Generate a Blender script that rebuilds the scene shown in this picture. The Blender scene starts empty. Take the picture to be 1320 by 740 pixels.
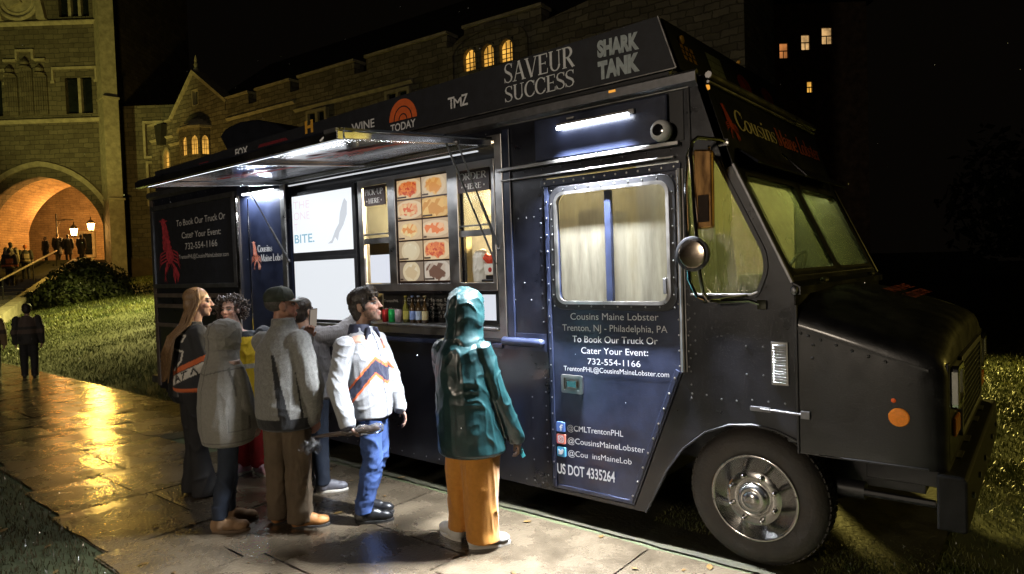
import bpy, bmesh, math, random
import numpy as np
from mathutils import Vector, Matrix

SC = bpy.context.scene
COL = SC.collection
R = math.radians
random.seed(7)

# ------------------------------------------------------------------ camera
cam_data = bpy.data.cameras.new("camera")
cam = bpy.data.objects.new("camera", cam_data)
COL.objects.link(cam)
_fw = Vector((-0.63255374, 0.77394811, -0.02966624))
_rt = Vector((0.77448566, 0.63172277, -0.03314059))
_up = Vector((0.00690825, 0.04393928, 0.99901032))
_m = Matrix((_rt, _up, -_fw)).transposed().to_4x4()
_m.translation = Vector((1.4423, -3.9482, 1.87))
cam.matrix_world = _m
cam_data.sensor_width = 36.0
cam_data.sensor_fit = 'HORIZONTAL'
cam_data.lens = 850.0 / 1320.0 * 36.0
cam_data.clip_start = 0.05
cam_data.clip_end = 2000.0
SC.camera = cam

# ------------------------------------------------------------------ night sky, exposure
world = bpy.data.worlds.new("World")
SC.world = world
world.use_nodes = True
_nt = world.node_tree
_bg = _nt.nodes["Background"]
_sky = _nt.nodes.new("ShaderNodeTexSky")
_sky.sky_type = 'NISHITA'
_sky.sun_disc = False
_sky.sun_elevation = R(-4.0)
_sky.sun_rotation = R(200)
_mix = _nt.nodes.new("ShaderNodeMix")
_mix.data_type = 'RGBA'
_mix.inputs[0].default_value = 0.9
_nt.links.new(_sky.outputs[0], _mix.inputs[6])
_mix.inputs[7].default_value = (0.095, 0.072, 0.050, 1)      # town glow on low rain cloud
_nt.links.new(_mix.outputs[2], _bg.inputs[0])
_bg.inputs[1].default_value = 0.019
SC.view_settings.view_transform = 'Standard'
SC.view_settings.look = 'None'
SC.view_settings.exposure = 0.0
SC.view_settings.gamma = 1.0
SC.view_settings.use_curve_mapping = False
SC.cycles.use_denoising = True
SC.cycles.max_bounces = 7
SC.cycles.diffuse_bounces = 3
SC.cycles.glossy_bounces = 3
SC.cycles.transmission_bounces = 4
SC.cycles.transparent_max_bounces = 10
SC.cycles.sample_clamp_indirect = 2.0
SC.cycles.caustics_reflective = False
SC.cycles.caustics_refractive = False


def lamp(name, kind, loc, power, color, size=0.3, target=None, spot=None):
    d = bpy.data.lights.new(name, kind)
    d.energy = power
    d.color = color
    if kind == 'AREA':
        d.size = size
    else:
        d.shadow_soft_size = size
    if kind == 'SPOT':
        d.spot_size = R(spot)
        d.spot_blend = 0.6
    o = bpy.data.objects.new(name, d)
    COL.objects.link(o)
    o.location = loc
    if target is not None:
        o.rotation_euler = (Vector(target) - Vector(loc)).to_track_quat('-Z', 'Y').to_euler()
    return o


# campus street lamps out of frame or behind the truck, plus added unseen lights
SODIUM = (1.0, 0.62, 0.16)
lamp("street_or_fill_light", 'SPOT', (-6.5, 11.5, 3.5), 10500, (1.0, 0.80, 0.18), 0.6, (1.6, 4.2, 0), 70)
lamp("street_or_fill_light", 'SPOT', (11.0, 8.0, 4.2), 900, (1.0, 0.76, 0.15), 0.2, (2.5, 1.0, 0.0), 40)
lamp("street_or_fill_light", 'SPOT', (-21.0, 7.5, 6.0), 10500, (0.94, 0.84, 0.27), 0.25, (-22.0, 3.0, 0), 120)
lamp("street_or_fill_light", 'POINT', (-36.0, 8.5, 5.0), 640, (1.0, 0.64, 0.12), 0.25)  # added unseen lamp before the archway, for the path glint and the wing
lamp("street_or_fill_light", 'POINT', (-1.5, -12.5, 3.6), 1350, (1.0, 0.84, 0.66), 0.6)  # added soft fill behind the camera for the people and the truck
lamp("flood_light", 'SPOT', (-33.0, -2.0, 1.2), 8500, (0.90, 0.82, 0.20), 0.3, (-45.0, 11.0, 17), 55)

# ------------------------------------------------------------------ materials
_mats = {}


def mat(name, color, rough=0.5, metal=0.0, noise=0.0, nscale=8.0, bump=0.0, bscale=40.0, coat=0.0,
        spec=0.5, rvar=0.0, attr=None, emit=None, estr=0.0, sheen=0.0, color2=None, stretch=None):
    if name in _mats:
        return _mats[name]
    m = bpy.data.materials.new(name)
    _mats[name] = m
    m.use_nodes = True
    nt = m.node_tree
    b = nt.nodes["Principled BSDF"]
    b.inputs["Roughness"].default_value = rough
    b.inputs["Metallic"].default_value = metal
    b.inputs["Specular IOR Level"].default_value = spec
    b.inputs["Coat Weight"].default_value = coat
    b.inputs["Coat Roughness"].default_value = 0.12
    b.inputs["Sheen Weight"].default_value = sheen
    tc = nt.nodes.new("ShaderNodeTexCoord")
    src = tc.outputs["Object"]
    if stretch:
        mp = nt.nodes.new("ShaderNodeMapping")
        mp.inputs["Scale"].default_value = stretch
        nt.links.new(src, mp.inputs[0])
        src = mp.outputs[0]
    base = None
    if attr:
        a = nt.nodes.new("ShaderNodeVertexColor")
        a.layer_name = attr
        base = a.outputs[0]
    n1 = None
    if noise > 0 or rvar > 0 or color2:
        n1 = nt.nodes.new("ShaderNodeTexNoise")
        n1.inputs["Scale"].default_value = nscale
        n1.inputs["Detail"].default_value = 6
        n1.inputs["Roughness"].default_value = 0.62
        nt.links.new(src, n1.inputs["Vector"])
    if noise > 0 or color2:
        mx = nt.nodes.new("ShaderNodeMix")
        mx.data_type = 'RGBA'
        rp = nt.nodes.new("ShaderNodeMapRange")
        rp.inputs[1].default_value = 0.32
        rp.inputs[2].default_value = 0.68
        nt.links.new(n1.outputs[0], rp.inputs[0])
        nt.links.new(rp.outputs[0], mx.inputs[0])
        if base is not None:
            dk = nt.nodes.new("ShaderNodeMix")
            dk.data_type = 'RGBA'
            dk.blend_type = 'MULTIPLY'
            dk.inputs[0].default_value = 1.0
            nt.links.new(base, dk.inputs[6])
            dk.inputs[7].default_value = (1 - noise,) * 3 + (1,)
            nt.links.new(dk.outputs[2], mx.inputs[6])
            nt.links.new(base, mx.inputs[7])
        else:
            c2 = color2 or tuple(min(1, x * (1 + noise)) for x in color)
            c1 = color if color2 else tuple(x * (1 - noise) for x in color)
            mx.inputs[6].default_value = tuple(c1) + (1,)
            mx.inputs[7].default_value = tuple(c2) + (1,)
        nt.links.new(mx.outputs[2], b.inputs["Base Color"])
    elif base is not None:
        nt.links.new(base, b.inputs["Base Color"])
    else:
        b.inputs["Base Color"].default_value = tuple(color) + (1,)
    if rvar > 0:
        rr = nt.nodes.new("ShaderNodeMapRange")
        rr.inputs[1].default_value = 0.3
        rr.inputs[2].default_value = 0.7
        rr.inputs[3].default_value = max(0.02, rough - rvar)
        rr.inputs[4].default_value = min(1, rough + rvar)
        nt.links.new(n1.outputs[0], rr.inputs[0])
        nt.links.new(rr.outputs[0], b.inputs["Roughness"])
    if bump > 0:
        n2 = nt.nodes.new("ShaderNodeTexNoise")
        n2.inputs["Scale"].default_value = bscale
        n2.inputs["Detail"].default_value = 5
        nt.links.new(src, n2.inputs["Vector"])
        bp = nt.nodes.new("ShaderNodeBump")
        bp.inputs["Strength"].default_value = bump
        bp.inputs["Distance"].default_value = 0.01
        nt.links.new(n2.outputs[0], bp.inputs["Height"])
        nt.links.new(bp.outputs[0], b.inputs["Normal"])
    if emit:
        b.inputs["Emission Color"].default_value = tuple(emit) + (1,)
        b.inputs["Emission Strength"].default_value = estr
    return m


def emis(name, color, strength):
    return mat(name, (0.02, 0.02, 0.02), 0.6, emit=color, estr=strength)


# painted metal of the truck: near black, wet, with beads of rain
def wet_paint(name, color, rough, beads=0.35):
    m = mat(name, color, rough, noise=0.45, nscale=3.0, rvar=0.10, coat=0.35)
    nt = m.node_tree
    b = nt.nodes["Principled BSDF"]
    tc = nt.nodes.new("ShaderNodeTexCoord")
    v = nt.nodes.new("ShaderNodeTexVoronoi")
    v.inputs["Scale"].default_value = 95
    nt.links.new(tc.outputs["Object"], v.inputs["Vector"])
    r = nt.nodes.new("ShaderNodeMapRange")
    r.inputs[1].default_value = 0.0
    r.inputs[2].default_value = 0.30
    r.inputs[3].default_value = 1.0
    r.inputs[4].default_value = 0.0
    nt.links.new(v.outputs["Distance"], r.inputs[0])
    w = nt.nodes.new("ShaderNodeTexNoise")
    w.inputs["Scale"].default_value = 1.6
    w.inputs["Detail"].default_value = 3
    nt.links.new(tc.outputs["Object"], w.inputs["Vector"])
    ad = nt.nodes.new("ShaderNodeMath")
    ad.operation = 'MULTIPLY_ADD'
    nt.links.new(r.outputs[0], ad.inputs[0])
    ad.inputs[1].default_value = 0.10
    nt.links.new(w.outputs[0], ad.inputs[2])
    bp = nt.nodes.new("ShaderNodeBump")
    bp.inputs["Strength"].default_value = beads
    bp.inputs["Distance"].default_value = 0.02
    nt.links.new(ad.outputs[0], bp.inputs["Height"])
    nt.links.new(bp.outputs[0], b.inputs["Normal"])
    nt.links.new(bp.outputs[0], b.inputs["Coat Normal"])
    return m


M = {}
M['paint'] = wet_paint('black_paint', (0.0075, 0.0085, 0.015), 0.34)
M['hood_paint'] = mat('matte_hood_paint', (0.0075, 0.0075, 0.008), 0.42, noise=0.5, nscale=6, bump=0.10, bscale=110, spec=0.45, rvar=0.12, coat=0.25)
M['bumper_paint'] = mat('bumper_paint', (0.008, 0.008, 0.008), 0.62, noise=0.4, nscale=9, bump=0.2, bscale=30, spec=0.25)
M['paint_blue_sheen'] = wet_paint('blue_black_sheen_paint', (0.018, 0.024, 0.052), 0.36)  # blue paint, brightened to hold the bluish sheen of the LED light
M['sign_paint'] = mat('sign_board_paint', (0.010, 0.011, 0.016), 0.6, noise=0.4, nscale=12, bump=0.1)
M['trim'] = mat('dark_trim', (0.012, 0.012, 0.014), 0.45, noise=0.3, nscale=20)
M['rubber'] = mat('tyre_rubber', (0.020, 0.018, 0.016), 0.72, color2=(0.034, 0.027, 0.021), nscale=7, bump=0.35, bscale=60)
M['chrome'] = mat('chrome', (0.80, 0.78, 0.75), 0.10, 1.0, rvar=0.07, nscale=9)
M['rim_metal'] = mat('polished_rim', (0.86, 0.85, 0.83), 0.20, 1.0, noise=0.12, nscale=12, rvar=0.08)
M['alu'] = mat('aluminium', (0.42, 0.41, 0.40), 0.36, 1.0, noise=0.18, nscale=7, rvar=0.1)
M['alu_polished'] = mat('polished_aluminium', (0.62, 0.62, 0.64), 0.20, 1.0, noise=0.12, nscale=2.5, rvar=0.07)
M['white_vinyl'] = mat('white_vinyl', (0.74, 0.75, 0.77), 0.5, noise=0.12, nscale=30)
M['grey_vinyl'] = mat('grey_vinyl', (0.40, 0.45, 0.47), 0.55, noise=0.2, nscale=25)
M['red_vinyl'] = mat('red_vinyl', (0.55, 0.035, 0.022), 0.5, noise=0.4, nscale=18)
M['orange_vinyl'] = mat('orange_vinyl', (0.75, 0.14, 0.03), 0.5, noise=0.15, nscale=20)
M['gold_vinyl'] = mat('gold_vinyl', (0.70, 0.36, 0.04), 0.5, noise=0.2, nscale=20)
M['steel_dull'] = mat('dull_steel', (0.20, 0.20, 0.21), 0.42, 0.9, noise=0.25, nscale=10)
M['white_plastic'] = mat('white_plastic', (0.72, 0.72, 0.72), 0.4)
M['black_gloss'] = mat('black_lens', (0.01, 0.01, 0.012), 0.08, coat=0.5)
M['cream_wall'] = mat('cream_wall', (0.66, 0.56, 0.34), 0.55, noise=0.12, nscale=4)
M['kitchen_steel'] = mat('kitchen_steel', (0.55, 0.52, 0.46), 0.35, 0.85, noise=0.2, nscale=6)
M['stone_tower'] = None


# ------------------------------------------------------------------ mesh builder
class MB:
    def __init__(s):
        s.v = []
        s.f = []

    def add(s, vs, fs):
        o = len(s.v)
        s.v.extend([tuple(p) for p in vs])
        s.f.extend([tuple(i + o for i in f) for f in fs])
        return s

    def box(s, x0, x1, y0, y1, z0, z1):
        vs = [(x, y, z) for z in (z0, z1) for y in (y0, y1) for x in (x0, x1)]
        return s.add(vs, [(0, 2, 3, 1), (4, 5, 7, 6), (0, 1, 5, 4), (2, 6, 7, 3), (0, 4, 6, 2), (1, 3, 7, 5)])

    def obox(s, c, ax, ay, az):
        c, ax, ay, az = map(Vector, (c, ax, ay, az))
        vs = [c + ax * i + ay * j + az * k for k in (-1, 1) for j in (-1, 1) for i in (-1, 1)]
        return s.add(vs, [(0, 2, 3, 1), (4, 5, 7, 6), (0, 1, 5, 4), (2, 6, 7, 3), (0, 4, 6, 2), (1, 3, 7, 5)])

    def prism(s, pts, axis, a, b):
        def mk(p, t):
            u, w = p
            return (t, u, w) if axis == 'x' else ((u, t, w) if axis == 'y' else (u, w, t))
        n = len(pts)
        vs = [mk(p, a) for p in pts] + [mk(p, b) for p in pts]
        fs = [tuple(range(n))[::-1], tuple(range(n, 2 * n))]
        fs += [(i, (i + 1) % n, n + (i + 1) % n, n + i) for i in range(n)]
        return s.add(vs, fs)

    def tube(s, path, r, n=8, cap=True):
        path = [Vector(p) for p in path]
        rs = r if isinstance(r, (list, tuple)) else [r] * len(path)
        prev = None
        vs = []
        for i, p in enumerate(path):
            t = (path[min(i + 1, len(path) - 1)] - path[max(i - 1, 0)])
            t = t.normalized() if t.length > 1e-9 else Vector((0, 0, 1))
            if prev is None:
                a = Vector((0, 0, 1)) if abs(t.z) < 0.9 else Vector((1, 0, 0))
                nrm = (a - t * a.dot(t)).normalized()
            else:
                nrm = (prev - t * prev.dot(t))
                nrm = nrm.normalized() if nrm.length > 1e-6 else t.orthogonal().normalized()
            prev = nrm
            bi = t.cross(nrm)
            for k in range(n):
                an = 2 * math.pi * k / n
                vs.append(p + (nrm * math.cos(an) + bi * math.sin(an)) * rs[i])
        fs = []
        m = len(path)
        for i in range(m - 1):
            for k in range(n):
                k2 = (k + 1) % n
                fs.append((i * n + k, i * n + k2, (i + 1) * n + k2, (i + 1) * n + k))
        if cap:
            fs.append(tuple(range(n))[::-1])
            fs.append(tuple((m - 1) * n + k for k in range(n)))
        return s.add(vs, fs)

    def lathe(s, prof, c, axis='z', n=24, a0=0.0, a1=2 * math.pi):
        """prof: (radius, height along axis)"""
        c = Vector(c)
        full = abs(a1 - a0 - 2 * math.pi) < 1e-6
        cnt = n if full else n + 1
        vs = []
        for r_, h in prof:
            for k in range(cnt):
                an = a0 + (a1 - a0) * k / n
                ca, sa = math.cos(an) * r_, math.sin(an) * r_
                p = (ca, sa, h) if axis == 'z' else ((ca, h, sa) if axis == 'y' else (h, ca, sa))
                vs.append(c + Vector(p))
        fs = []
        for i in range(len(prof) - 1):
            for k in range(n):
                k2 = (k + 1) % cnt
                fs.append((i * cnt + k, i * cnt + k2, (i + 1) * cnt + k2, (i + 1) * cnt + k))
        if full and prof[0][0] > 1e-6:
            fs.append(tuple(range(cnt))[::-1])
        if full and prof[-1][0] > 1e-6:
            fs.append(tuple((len(prof) - 1) * cnt + k for k in range(cnt)))
        return s.add(vs, fs)

    def ell(s, c, r, n=14, m=9, yaw=0.0, rot=None):
        c = Vector(c)
        r = (r, r, r) if not isinstance(r, (tuple, list)) else r
        rm = rot if rot is not None else Matrix.Rotation(yaw, 3, 'Z')
        vs = [c + rm @ Vector((0, 0, -r[2]))]
        for i in range(1, m):
            ph = -math.pi / 2 + math.pi * i / m
            for k in range(n):
                a = 2 * math.pi * k / n
                vs.append(c + rm @ Vector((r[0] * math.cos(ph) * math.cos(a), r[1] * math.cos(ph) * math.sin(a), r[2] * math.sin(ph))))
        vs.append(c + rm @ Vector((0, 0, r[2])))
        fs = []
        for k in range(n):
            fs.append((0, 1 + (k + 1) % n, 1 + k))
        for i in range(m - 2):
            for k in range(n):
                a, b = 1 + i * n + k, 1 + i * n + (k + 1) % n
                fs.append((a, b, b + n, a + n))
        last = len(vs) - 1
        for k in range(n):
            fs.append((1 + (m - 2) * n + k, 1 + (m - 2) * n + (k + 1) % n, last))
        return s.add(vs, fs)

    def caps(s, p0, r0, p1, r1, n=12):
        """capsule with two radii"""
        p0, p1 = Vector(p0), Vector(p1)
        d = (p1 - p0)
        L = d.length
        t = d / L if L > 1e-9 else Vector((0, 0, 1))
        pts, rs = [], []
        for a in (-80, -55, -28, 0):
            pts.append(p0 + t * (r0 * math.sin(R(a))))
            rs.append(r0 * math.cos(R(a)))
        for a in (0, 28, 55, 80):
            pts.append(p1 + t * (r1 * math.sin(R(a))))
            rs.append(r1 * math.cos(R(a)))
        return s.tube(pts, rs, n)

    def chain(s, pts, rs, n=12):
        for i in range(len(pts) - 1):
            s.caps(pts[i], rs[i], pts[i + 1], rs[i + 1], n)
        return s

    def loft(s, rings, n=20):
        """rings: (centre, rx, ry, yaw) ellipses stacked, closed at both ends"""
        vs = []
        for c, rx, ry, yaw in rings:
            c = Vector(c)
            for k in range(n):
                a = 2 * math.pi * k / n
                x, y = rx * math.cos(a), ry * math.sin(a)
                vs.append(c + Vector((x * math.cos(yaw) - y * math.sin(yaw), x * math.sin(yaw) + y * math.cos(yaw), 0)))
        fs = []
        m = len(rings)
        for i in range(m - 1):
            for k in range(n):
                k2 = (k + 1) % n
                fs.append((i * n + k, i * n + k2, (i + 1) * n + k2, (i + 1) * n + k))
        fs.append(tuple(range(n))[::-1])
        fs.append(tuple((m - 1) * n + k for k in range(n)))
        return s.add(vs, fs)

    def quad(s, a, b, c, d):
        return s.add([a, b, c, d], [(0, 1, 2, 3)])

    def mesh(s, name):
        me = bpy.data.meshes.new(name)
        me.from_pydata(s.v, [], s.f)
        me.update()
        return me

    def build(s, name, material, parent=None, smooth=False, bevel=0.0, fix=True):
        me = s.mesh(name)
        if fix:
            bm = bmesh.new()
            bm.from_mesh(me)
            bmesh.ops.recalc_face_normals(bm, faces=bm.faces)
            bm.to_mesh(me)
            bm.free()
        return link(name, me, material, parent, smooth, bevel)


def link(name, me, material, parent=None, smooth=False, bevel=0.0):
    o = bpy.data.objects.new(name, me)
    COL.objects.link(o)
    if material is not None:
        me.materials.append(material)
    if parent is not None:
        o.parent = parent
    if smooth:
        me.polygons.foreach_set("use_smooth", [True] * len(me.polygons))
        if smooth != 'all':
            try:
                me.set_sharp_from_angle(angle=R(38))
            except Exception:
                pass
    if bevel > 0:
        b = o.modifiers.new("bevel", 'BEVEL')
        b.width = bevel
        b.segments = 2
        b.limit_method = 'ANGLE'
        b.angle_limit = R(40)
    return o


def plate(outer, holes, to3d, t):
    """flat plate with holes; to3d(u, w, depth) -> point. returns MB"""
    bm = bmesh.new()
    edges = []
    loops = [outer] + list(holes)
    for lp in loops:
        vs = [bm.verts.new((u, w, 0)) for u, w in lp]
        for i in range(len(vs)):
            edges.append(bm.edges.new((vs[i], vs[(i + 1) % len(vs)])))
    bmesh.ops.triangle_fill(bm, use_beauty=True, use_dissolve=False, edges=edges)
    bm.verts.index_update()
    pts = [(v.co.x, v.co.y) for v in bm.verts]
    tris = [tuple(v.index for v in f.verts) for f in bm.faces]
    bm.free()
    mb = MB()
    n = len(pts)
    mb.add([to3d(u, w, 0.0) for u, w in pts] + [to3d(u, w, t) for u, w in pts],
           tris + [tuple(i + n for i in f) for f in tris])
    o = 0
    for lp in loops:
        k = len(lp)
        for i in range(k):
            a, b = o + i, o + (i + 1) % k
            mb.f.append((a, b, b + n, a + n))
        o += k
    return mb


def rrect(x0, x1, z0, z1, r, n=5):
    pts = []
    for cx, cz, a0 in ((x1 - r, z1 - r, 0), (x0 + r, z1 - r, 90), (x0 + r, z0 + r, 180), (x1 - r, z0 + r, 270)):
        for k in range(n + 1):
            a = R(a0 + 90 * k / n)
            pts.append((cx + r * math.cos(a), cz + r * math.sin(a)))
    return pts


def rpoly(pts, rs, n=5):
    """polygon with rounded corners"""
    out = []
    m = len(pts)
    for i in range(m):
        p, a, b = Vector(pts[i]), Vector(pts[i - 1]), Vector(pts[(i + 1) % m])
        r_ = rs[i] if isinstance(rs, (list, tuple)) else rs
        p0 = p + (a - p).normalized() * r_
        p1 = p + (b - p).normalized() * r_
        for k in range(n + 1):
            t = k / n
            q = p0 * (1 - t) ** 2 + p * 2 * t * (1 - t) + p1 * t * t
            out.append((q.x, q.y))
    return out


def thing(name, label, cat, loc=(0, 0, 0), rotz=0.0, group=None):
    o = bpy.data.objects.new(name, None)
    COL.objects.link(o)
    o.empty_display_size = 0.2
    o.location = loc
    o.rotation_euler = (0, 0, rotz)
    return tag(o, label, cat, group)


def tag(o, label, cat, group=None):
    o['label'] = label
    o['category'] = cat
    if group:
        o['group'] = group
    return o


def kids(o):
    return [c for c in COL.objects if c.parent == o]


def dup(root, loc, rotz, label, group=None):
    r_ = root.copy()
    COL.objects.link(r_)
    r_.location = loc
    r_.rotation_euler = (0, 0, rotz)
    r_['label'] = label
    if group:
        r_['group'] = group
    for ch in kids(root):
        c = ch.copy()
        COL.objects.link(c)
        c.parent = r_
        for g in kids(ch):
            d = g.copy()
            COL.objects.link(d)
            d.parent = c
    return r_


# ------------------------------------------------------------------ lettering
_DG = None


def text_outline(body, bold=0.0, spacing=1.0):
    """flat lettering from the built-in typeface: verts (x, y), faces, cap height, bounds"""
    cu = bpy.data.curves.new("lettering", 'FONT')
    cu.body = body
    cu.size = 1.0
    cu.offset = bold
    cu.space_character = spacing
    cu.resolution_u = 4
    cu.fill_mode = 'FRONT' if False else cu.fill_mode
    o = bpy.data.objects.new("lettering", cu)
    COL.objects.link(o)
    bpy.context.view_layer.update()
    me = bpy.data.meshes.new_from_object(o.evaluated_get(bpy.context.evaluated_depsgraph_get()))
    vs = [(v.co.x, v.co.y) for v in me.vertices]
    fs = [tuple(p.vertices) for p in me.polygons]
    bpy.data.objects.remove(o)
    bpy.data.curves.remove(cu)
    bpy.data.meshes.remove(me)
    return vs, fs


CAP = 0.728


def letters(mb, body, base, U, V, width, cap, bold=0.0, spacing=1.0, depth=0.003, widen=None):
    """put lettering on a surface: base = left end of the baseline, U along, V up"""
    vs, fs = text_outline(body, bold, spacing)
    if not vs:
        return mb
    x0 = min(v[0] for v in vs)
    x1 = max(v[0] for v in vs)
    sx = width / (x1 - x0)
    sy = cap / (CAP + 2 * bold)
    base, U, V = Vector(base), Vector(U).normalized(), Vector(V).normalized()
    N = U.cross(V).normalized()
    n = len(vs)
    p = [base + U * ((x - x0) * sx) + V * ((y + bold) * sy) for x, y in vs]
    mb.add([q + N * depth for q in p], fs)
    return mb


# a small drawn roman typeface (thick and thin strokes with serifs) for the serif signs
def _arc(cx, cy, rx, ry, a0, a1, n=14):
    return [(cx + rx * math.cos(R(a0 + (a1 - a0) * k / n)), cy + ry * math.sin(R(a0 + (a1 - a0) * k / n))) for k in range(n + 1)]


def _wts(n, a, b, c=None):
    """weights along a stroke: a -> b -> c"""
    c = a if c is None else c
    return [(a + (b - a) * (2 * i / n)) if i <= n / 2 else (b + (c - b) * (2 * i / n - 1)) for i in range(n + 1)]


TK, TN = 0.125, 0.045


def _st(pts, w):
    return (pts, w if isinstance(w, list) else [w] * len(pts))


def _serif(x, y, w=0.13):
    return _st([(x - w, y), (x + w, y)], 0.038)


def _bow(cx, cy, rx, ry, a0, a1, hv=TK, n=16):
    pts = _arc(cx, cy, rx, ry, a0, a1, n)
    w = [TN + (hv - TN) * abs(math.cos(R(a0 + (a1 - a0) * k / n))) ** 1.3 for k in range(n + 1)]
    return (pts, w)


def _Scurve(w, h, y0=0.0):
    pts = [(w * .90, y0 + h * .80), (w * .78, y0 + h * .95), (w * .5, y0 + h * .985), (w * .22, y0 + h * .92), (w * .12, y0 + h * .76),
           (w * .22, y0 + h * .61), (w * .5, y0 + h * .51), (w * .78, y0 + h * .40), (w * .90, y0 + h * .24), (w * .78, y0 + h * .08),
           (w * .48, y0 + h * .015), (w * .2, y0 + h * .06), (w * .07, y0 + h * .22)]
    wt = [.03, .05, .045, .06, .09, .115, .125, .115, .09, .06, .045, .05, .03]
    k = min(1.0, h * 1.05)
    return [(pts, [x * k for x in wt]), _st([(w * .90, y0 + h * .74), (w * .91, y0 + h * .98)], .035), _st([(w * .07, y0 + h * .02), (w * .06, y0 + h * .27)], .035)]


def _glyphs():
    G = {}
    G['S'] = (.58, _Scurve(.56, 1.0))
    G['A'] = (.80, [_st([(.10, 0), (.40, 1.0)], TN), _st([(.40, 1.0), (.70, 0)], TK), _st([(.20, .36), (.60, .36)], TN), _serif(.10, .02), _serif(.70, .02)])
    G['V'] = (.80, [_st([(.10, 1), (.41, 0)], TK), _st([(.41, 0), (.70, 1)], TN), _serif(.10, .98), _serif(.70, .98)])
    G['E'] = (.66, [_st([(.16, 0), (.16, 1)], TK), _st([(.02, .98), (.58, .98)], TN), _st([(.16, .52), (.48, .52)], TN), _st([(.02, .02), (.60, .02)], TN),
                    _st([(.57, .98), (.58, .78)], .04), _st([(.59, .02), (.61, .24)], .04), _st([(.48, .44), (.48, .60)], .035)])
    G['U'] = (.80, [_st([(.16, 1), (.16, .30)], TK), _bow(.40, .30, .24, .28, 180, 360, TK * .8), _st([(.64, .30), (.64, 1)], TN), _serif(.16, .98), _serif(.64, .98)])
    G['R'] = (.74, [_st([(.16, 0), (.16, 1)], TK), _st([(.02, .98), (.32, .98)], TN), _bow(.32, .74, .24, .24, 90, -90), _st([(.16, .50), (.34, .50)], TN), _st([(.34, .50), (.66, .0)], TK), _serif(.16, .02), _serif(.68, .02, .07)])
    G['C'] = (.72, [_bow(.40, .5, .33, .49, 42, 318), _st([(.66, .66), (.67, .97)], .035), _st([(.66, .14), (.67, .30)], .03)])
    G['P'] = (.66, [_st([(.16, 0), (.16, 1)], TK), _st([(.02, .98), (.32, .98)], TN), _bow(.32, .73, .26, .25, 90, -90), _st([(.16, .48), (.34, .48)], TN), _serif(.16, .02)])
    G['I'] = (.34, [_st([(.17, 0), (.17, 1)], TK), _serif(.17, .98), _serif(.17, .02)])
    G['K'] = (.78, [_st([(.16, 0), (.16, 1)], TK), _st([(.18, .42), (.60, 1)], TN), _st([(.30, .56), (.66, 0)], TK), _serif(.16, .98), _serif(.16, .02), _serif(.62, .98, .1), _serif(.68, .02, .1)])
    G['H'] = (.84, [_st([(.16, 0), (.16, 1)], TK), _st([(.68, 0), (.68, 1)], TK), _st([(.16, .51), (.68, .51)], TN)] + [_serif(x, y) for x in (.16, .68) for y in (.02, .98)])
    G['O'] = (.80, [_bow(.40, .5, .33, .49, 0, 360, TK, 26)])
    G['D'] = (.80, [_st([(.16, 0), (.16, 1)], TK), _st([(.02, .98), (.34, .98)], TN), _st([(.02, .02), (.34, .02)], TN), _bow(.33, .5, .38, .48, 90, -90)])
    G['M'] = (1.0, [_st([(.14, 0), (.16, 1)], TN), _st([(.18, 1), (.50, .05)], TK), _st([(.50, .05), (.82, 1)], TN), _st([(.84, 1), (.86, 0)], TK), _serif(.12, .02, .11), _serif(.86, .02), _serif(.12, .98, .08), _serif(.88, .98, .08)])
    G['L'] = (.64, [_st([(.16, 0), (.16, 1)], TK), _st([(.02, .02), (.58, .02)], TN), _serif(.16, .98), _st([(.57, .02), (.59, .26)], .04)])
    G['-'] = (.40, [_st([(.07, .42), (.33, .42)], .07)])
    x = .62
    G['o'] = (.60, [_bow(.30, x / 2, .24, x / 2 - .02, 0, 360, TK, 22)])
    G['u'] = (.66, [_st([(.15, x), (.15, .20)], TK), _bow(.32, .20, .17, .18, 180, 330, TK * .7), _st([(.50, 0), (.50, x)], TK), _serif(.10, x - .02, .07), _serif(.46, x - .02, .07), _serif(.54, .02, .07)])
    G['s'] = (.46, _Scurve(.44, x))
    G['i'] = (.32, [_st([(.16, 0), (.16, x)], TK), _serif(.16, .02), _serif(.10, x - .02, .06), _st([(.16, .78), (.16, .90)], .13)])
    G['n'] = (.66, [_st([(.15, 0), (.15, x)], TK), _bow(.32, .40, .17, .20, 170, 0, TK * .7), _st([(.50, .42), (.50, 0)], TK), _serif(.15, .02, .11), _serif(.50, .02, .11), _serif(.09, x - .02, .06)])
    G['a'] = (.56, [_bow(.26, .42, .18, .18, 160, 0, TK * .7), _st([(.44, .44), (.44, .0)], TK), _bow(.26, .18, .19, .17, 60, 330, TK * .85), _serif(.48, .02, .06)])
    G['e'] = (.56, [_bow(.29, x / 2, .23, x / 2 - .02, 10, 320), _st([(.08, .33), (.51, .33)], TN)])
    G['b'] = (.64, [_st([(.15, 0), (.15, 1)], TK), _bow(.34, .31, .22, .29, 150, -150), _serif(.09, .98, .06)])
    G['t'] = (.42, [_st([(.18, .82), (.18, .14)], TK), _bow(.30, .14, .12, .13, 180, 320, TK * .6), _st([(.03, x - .02), (.38, x - .02)], TN)])
    G['r'] = (.48, [_st([(.15, 0), (.15, x)], TK), _bow(.32, .40, .15, .20, 150, 30, TK * .9), _serif(.15, .02, .11), _serif(.09, x - .02, .06)])
    G[' '] = (.30, [])
    return G


GLY = _glyphs()


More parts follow.
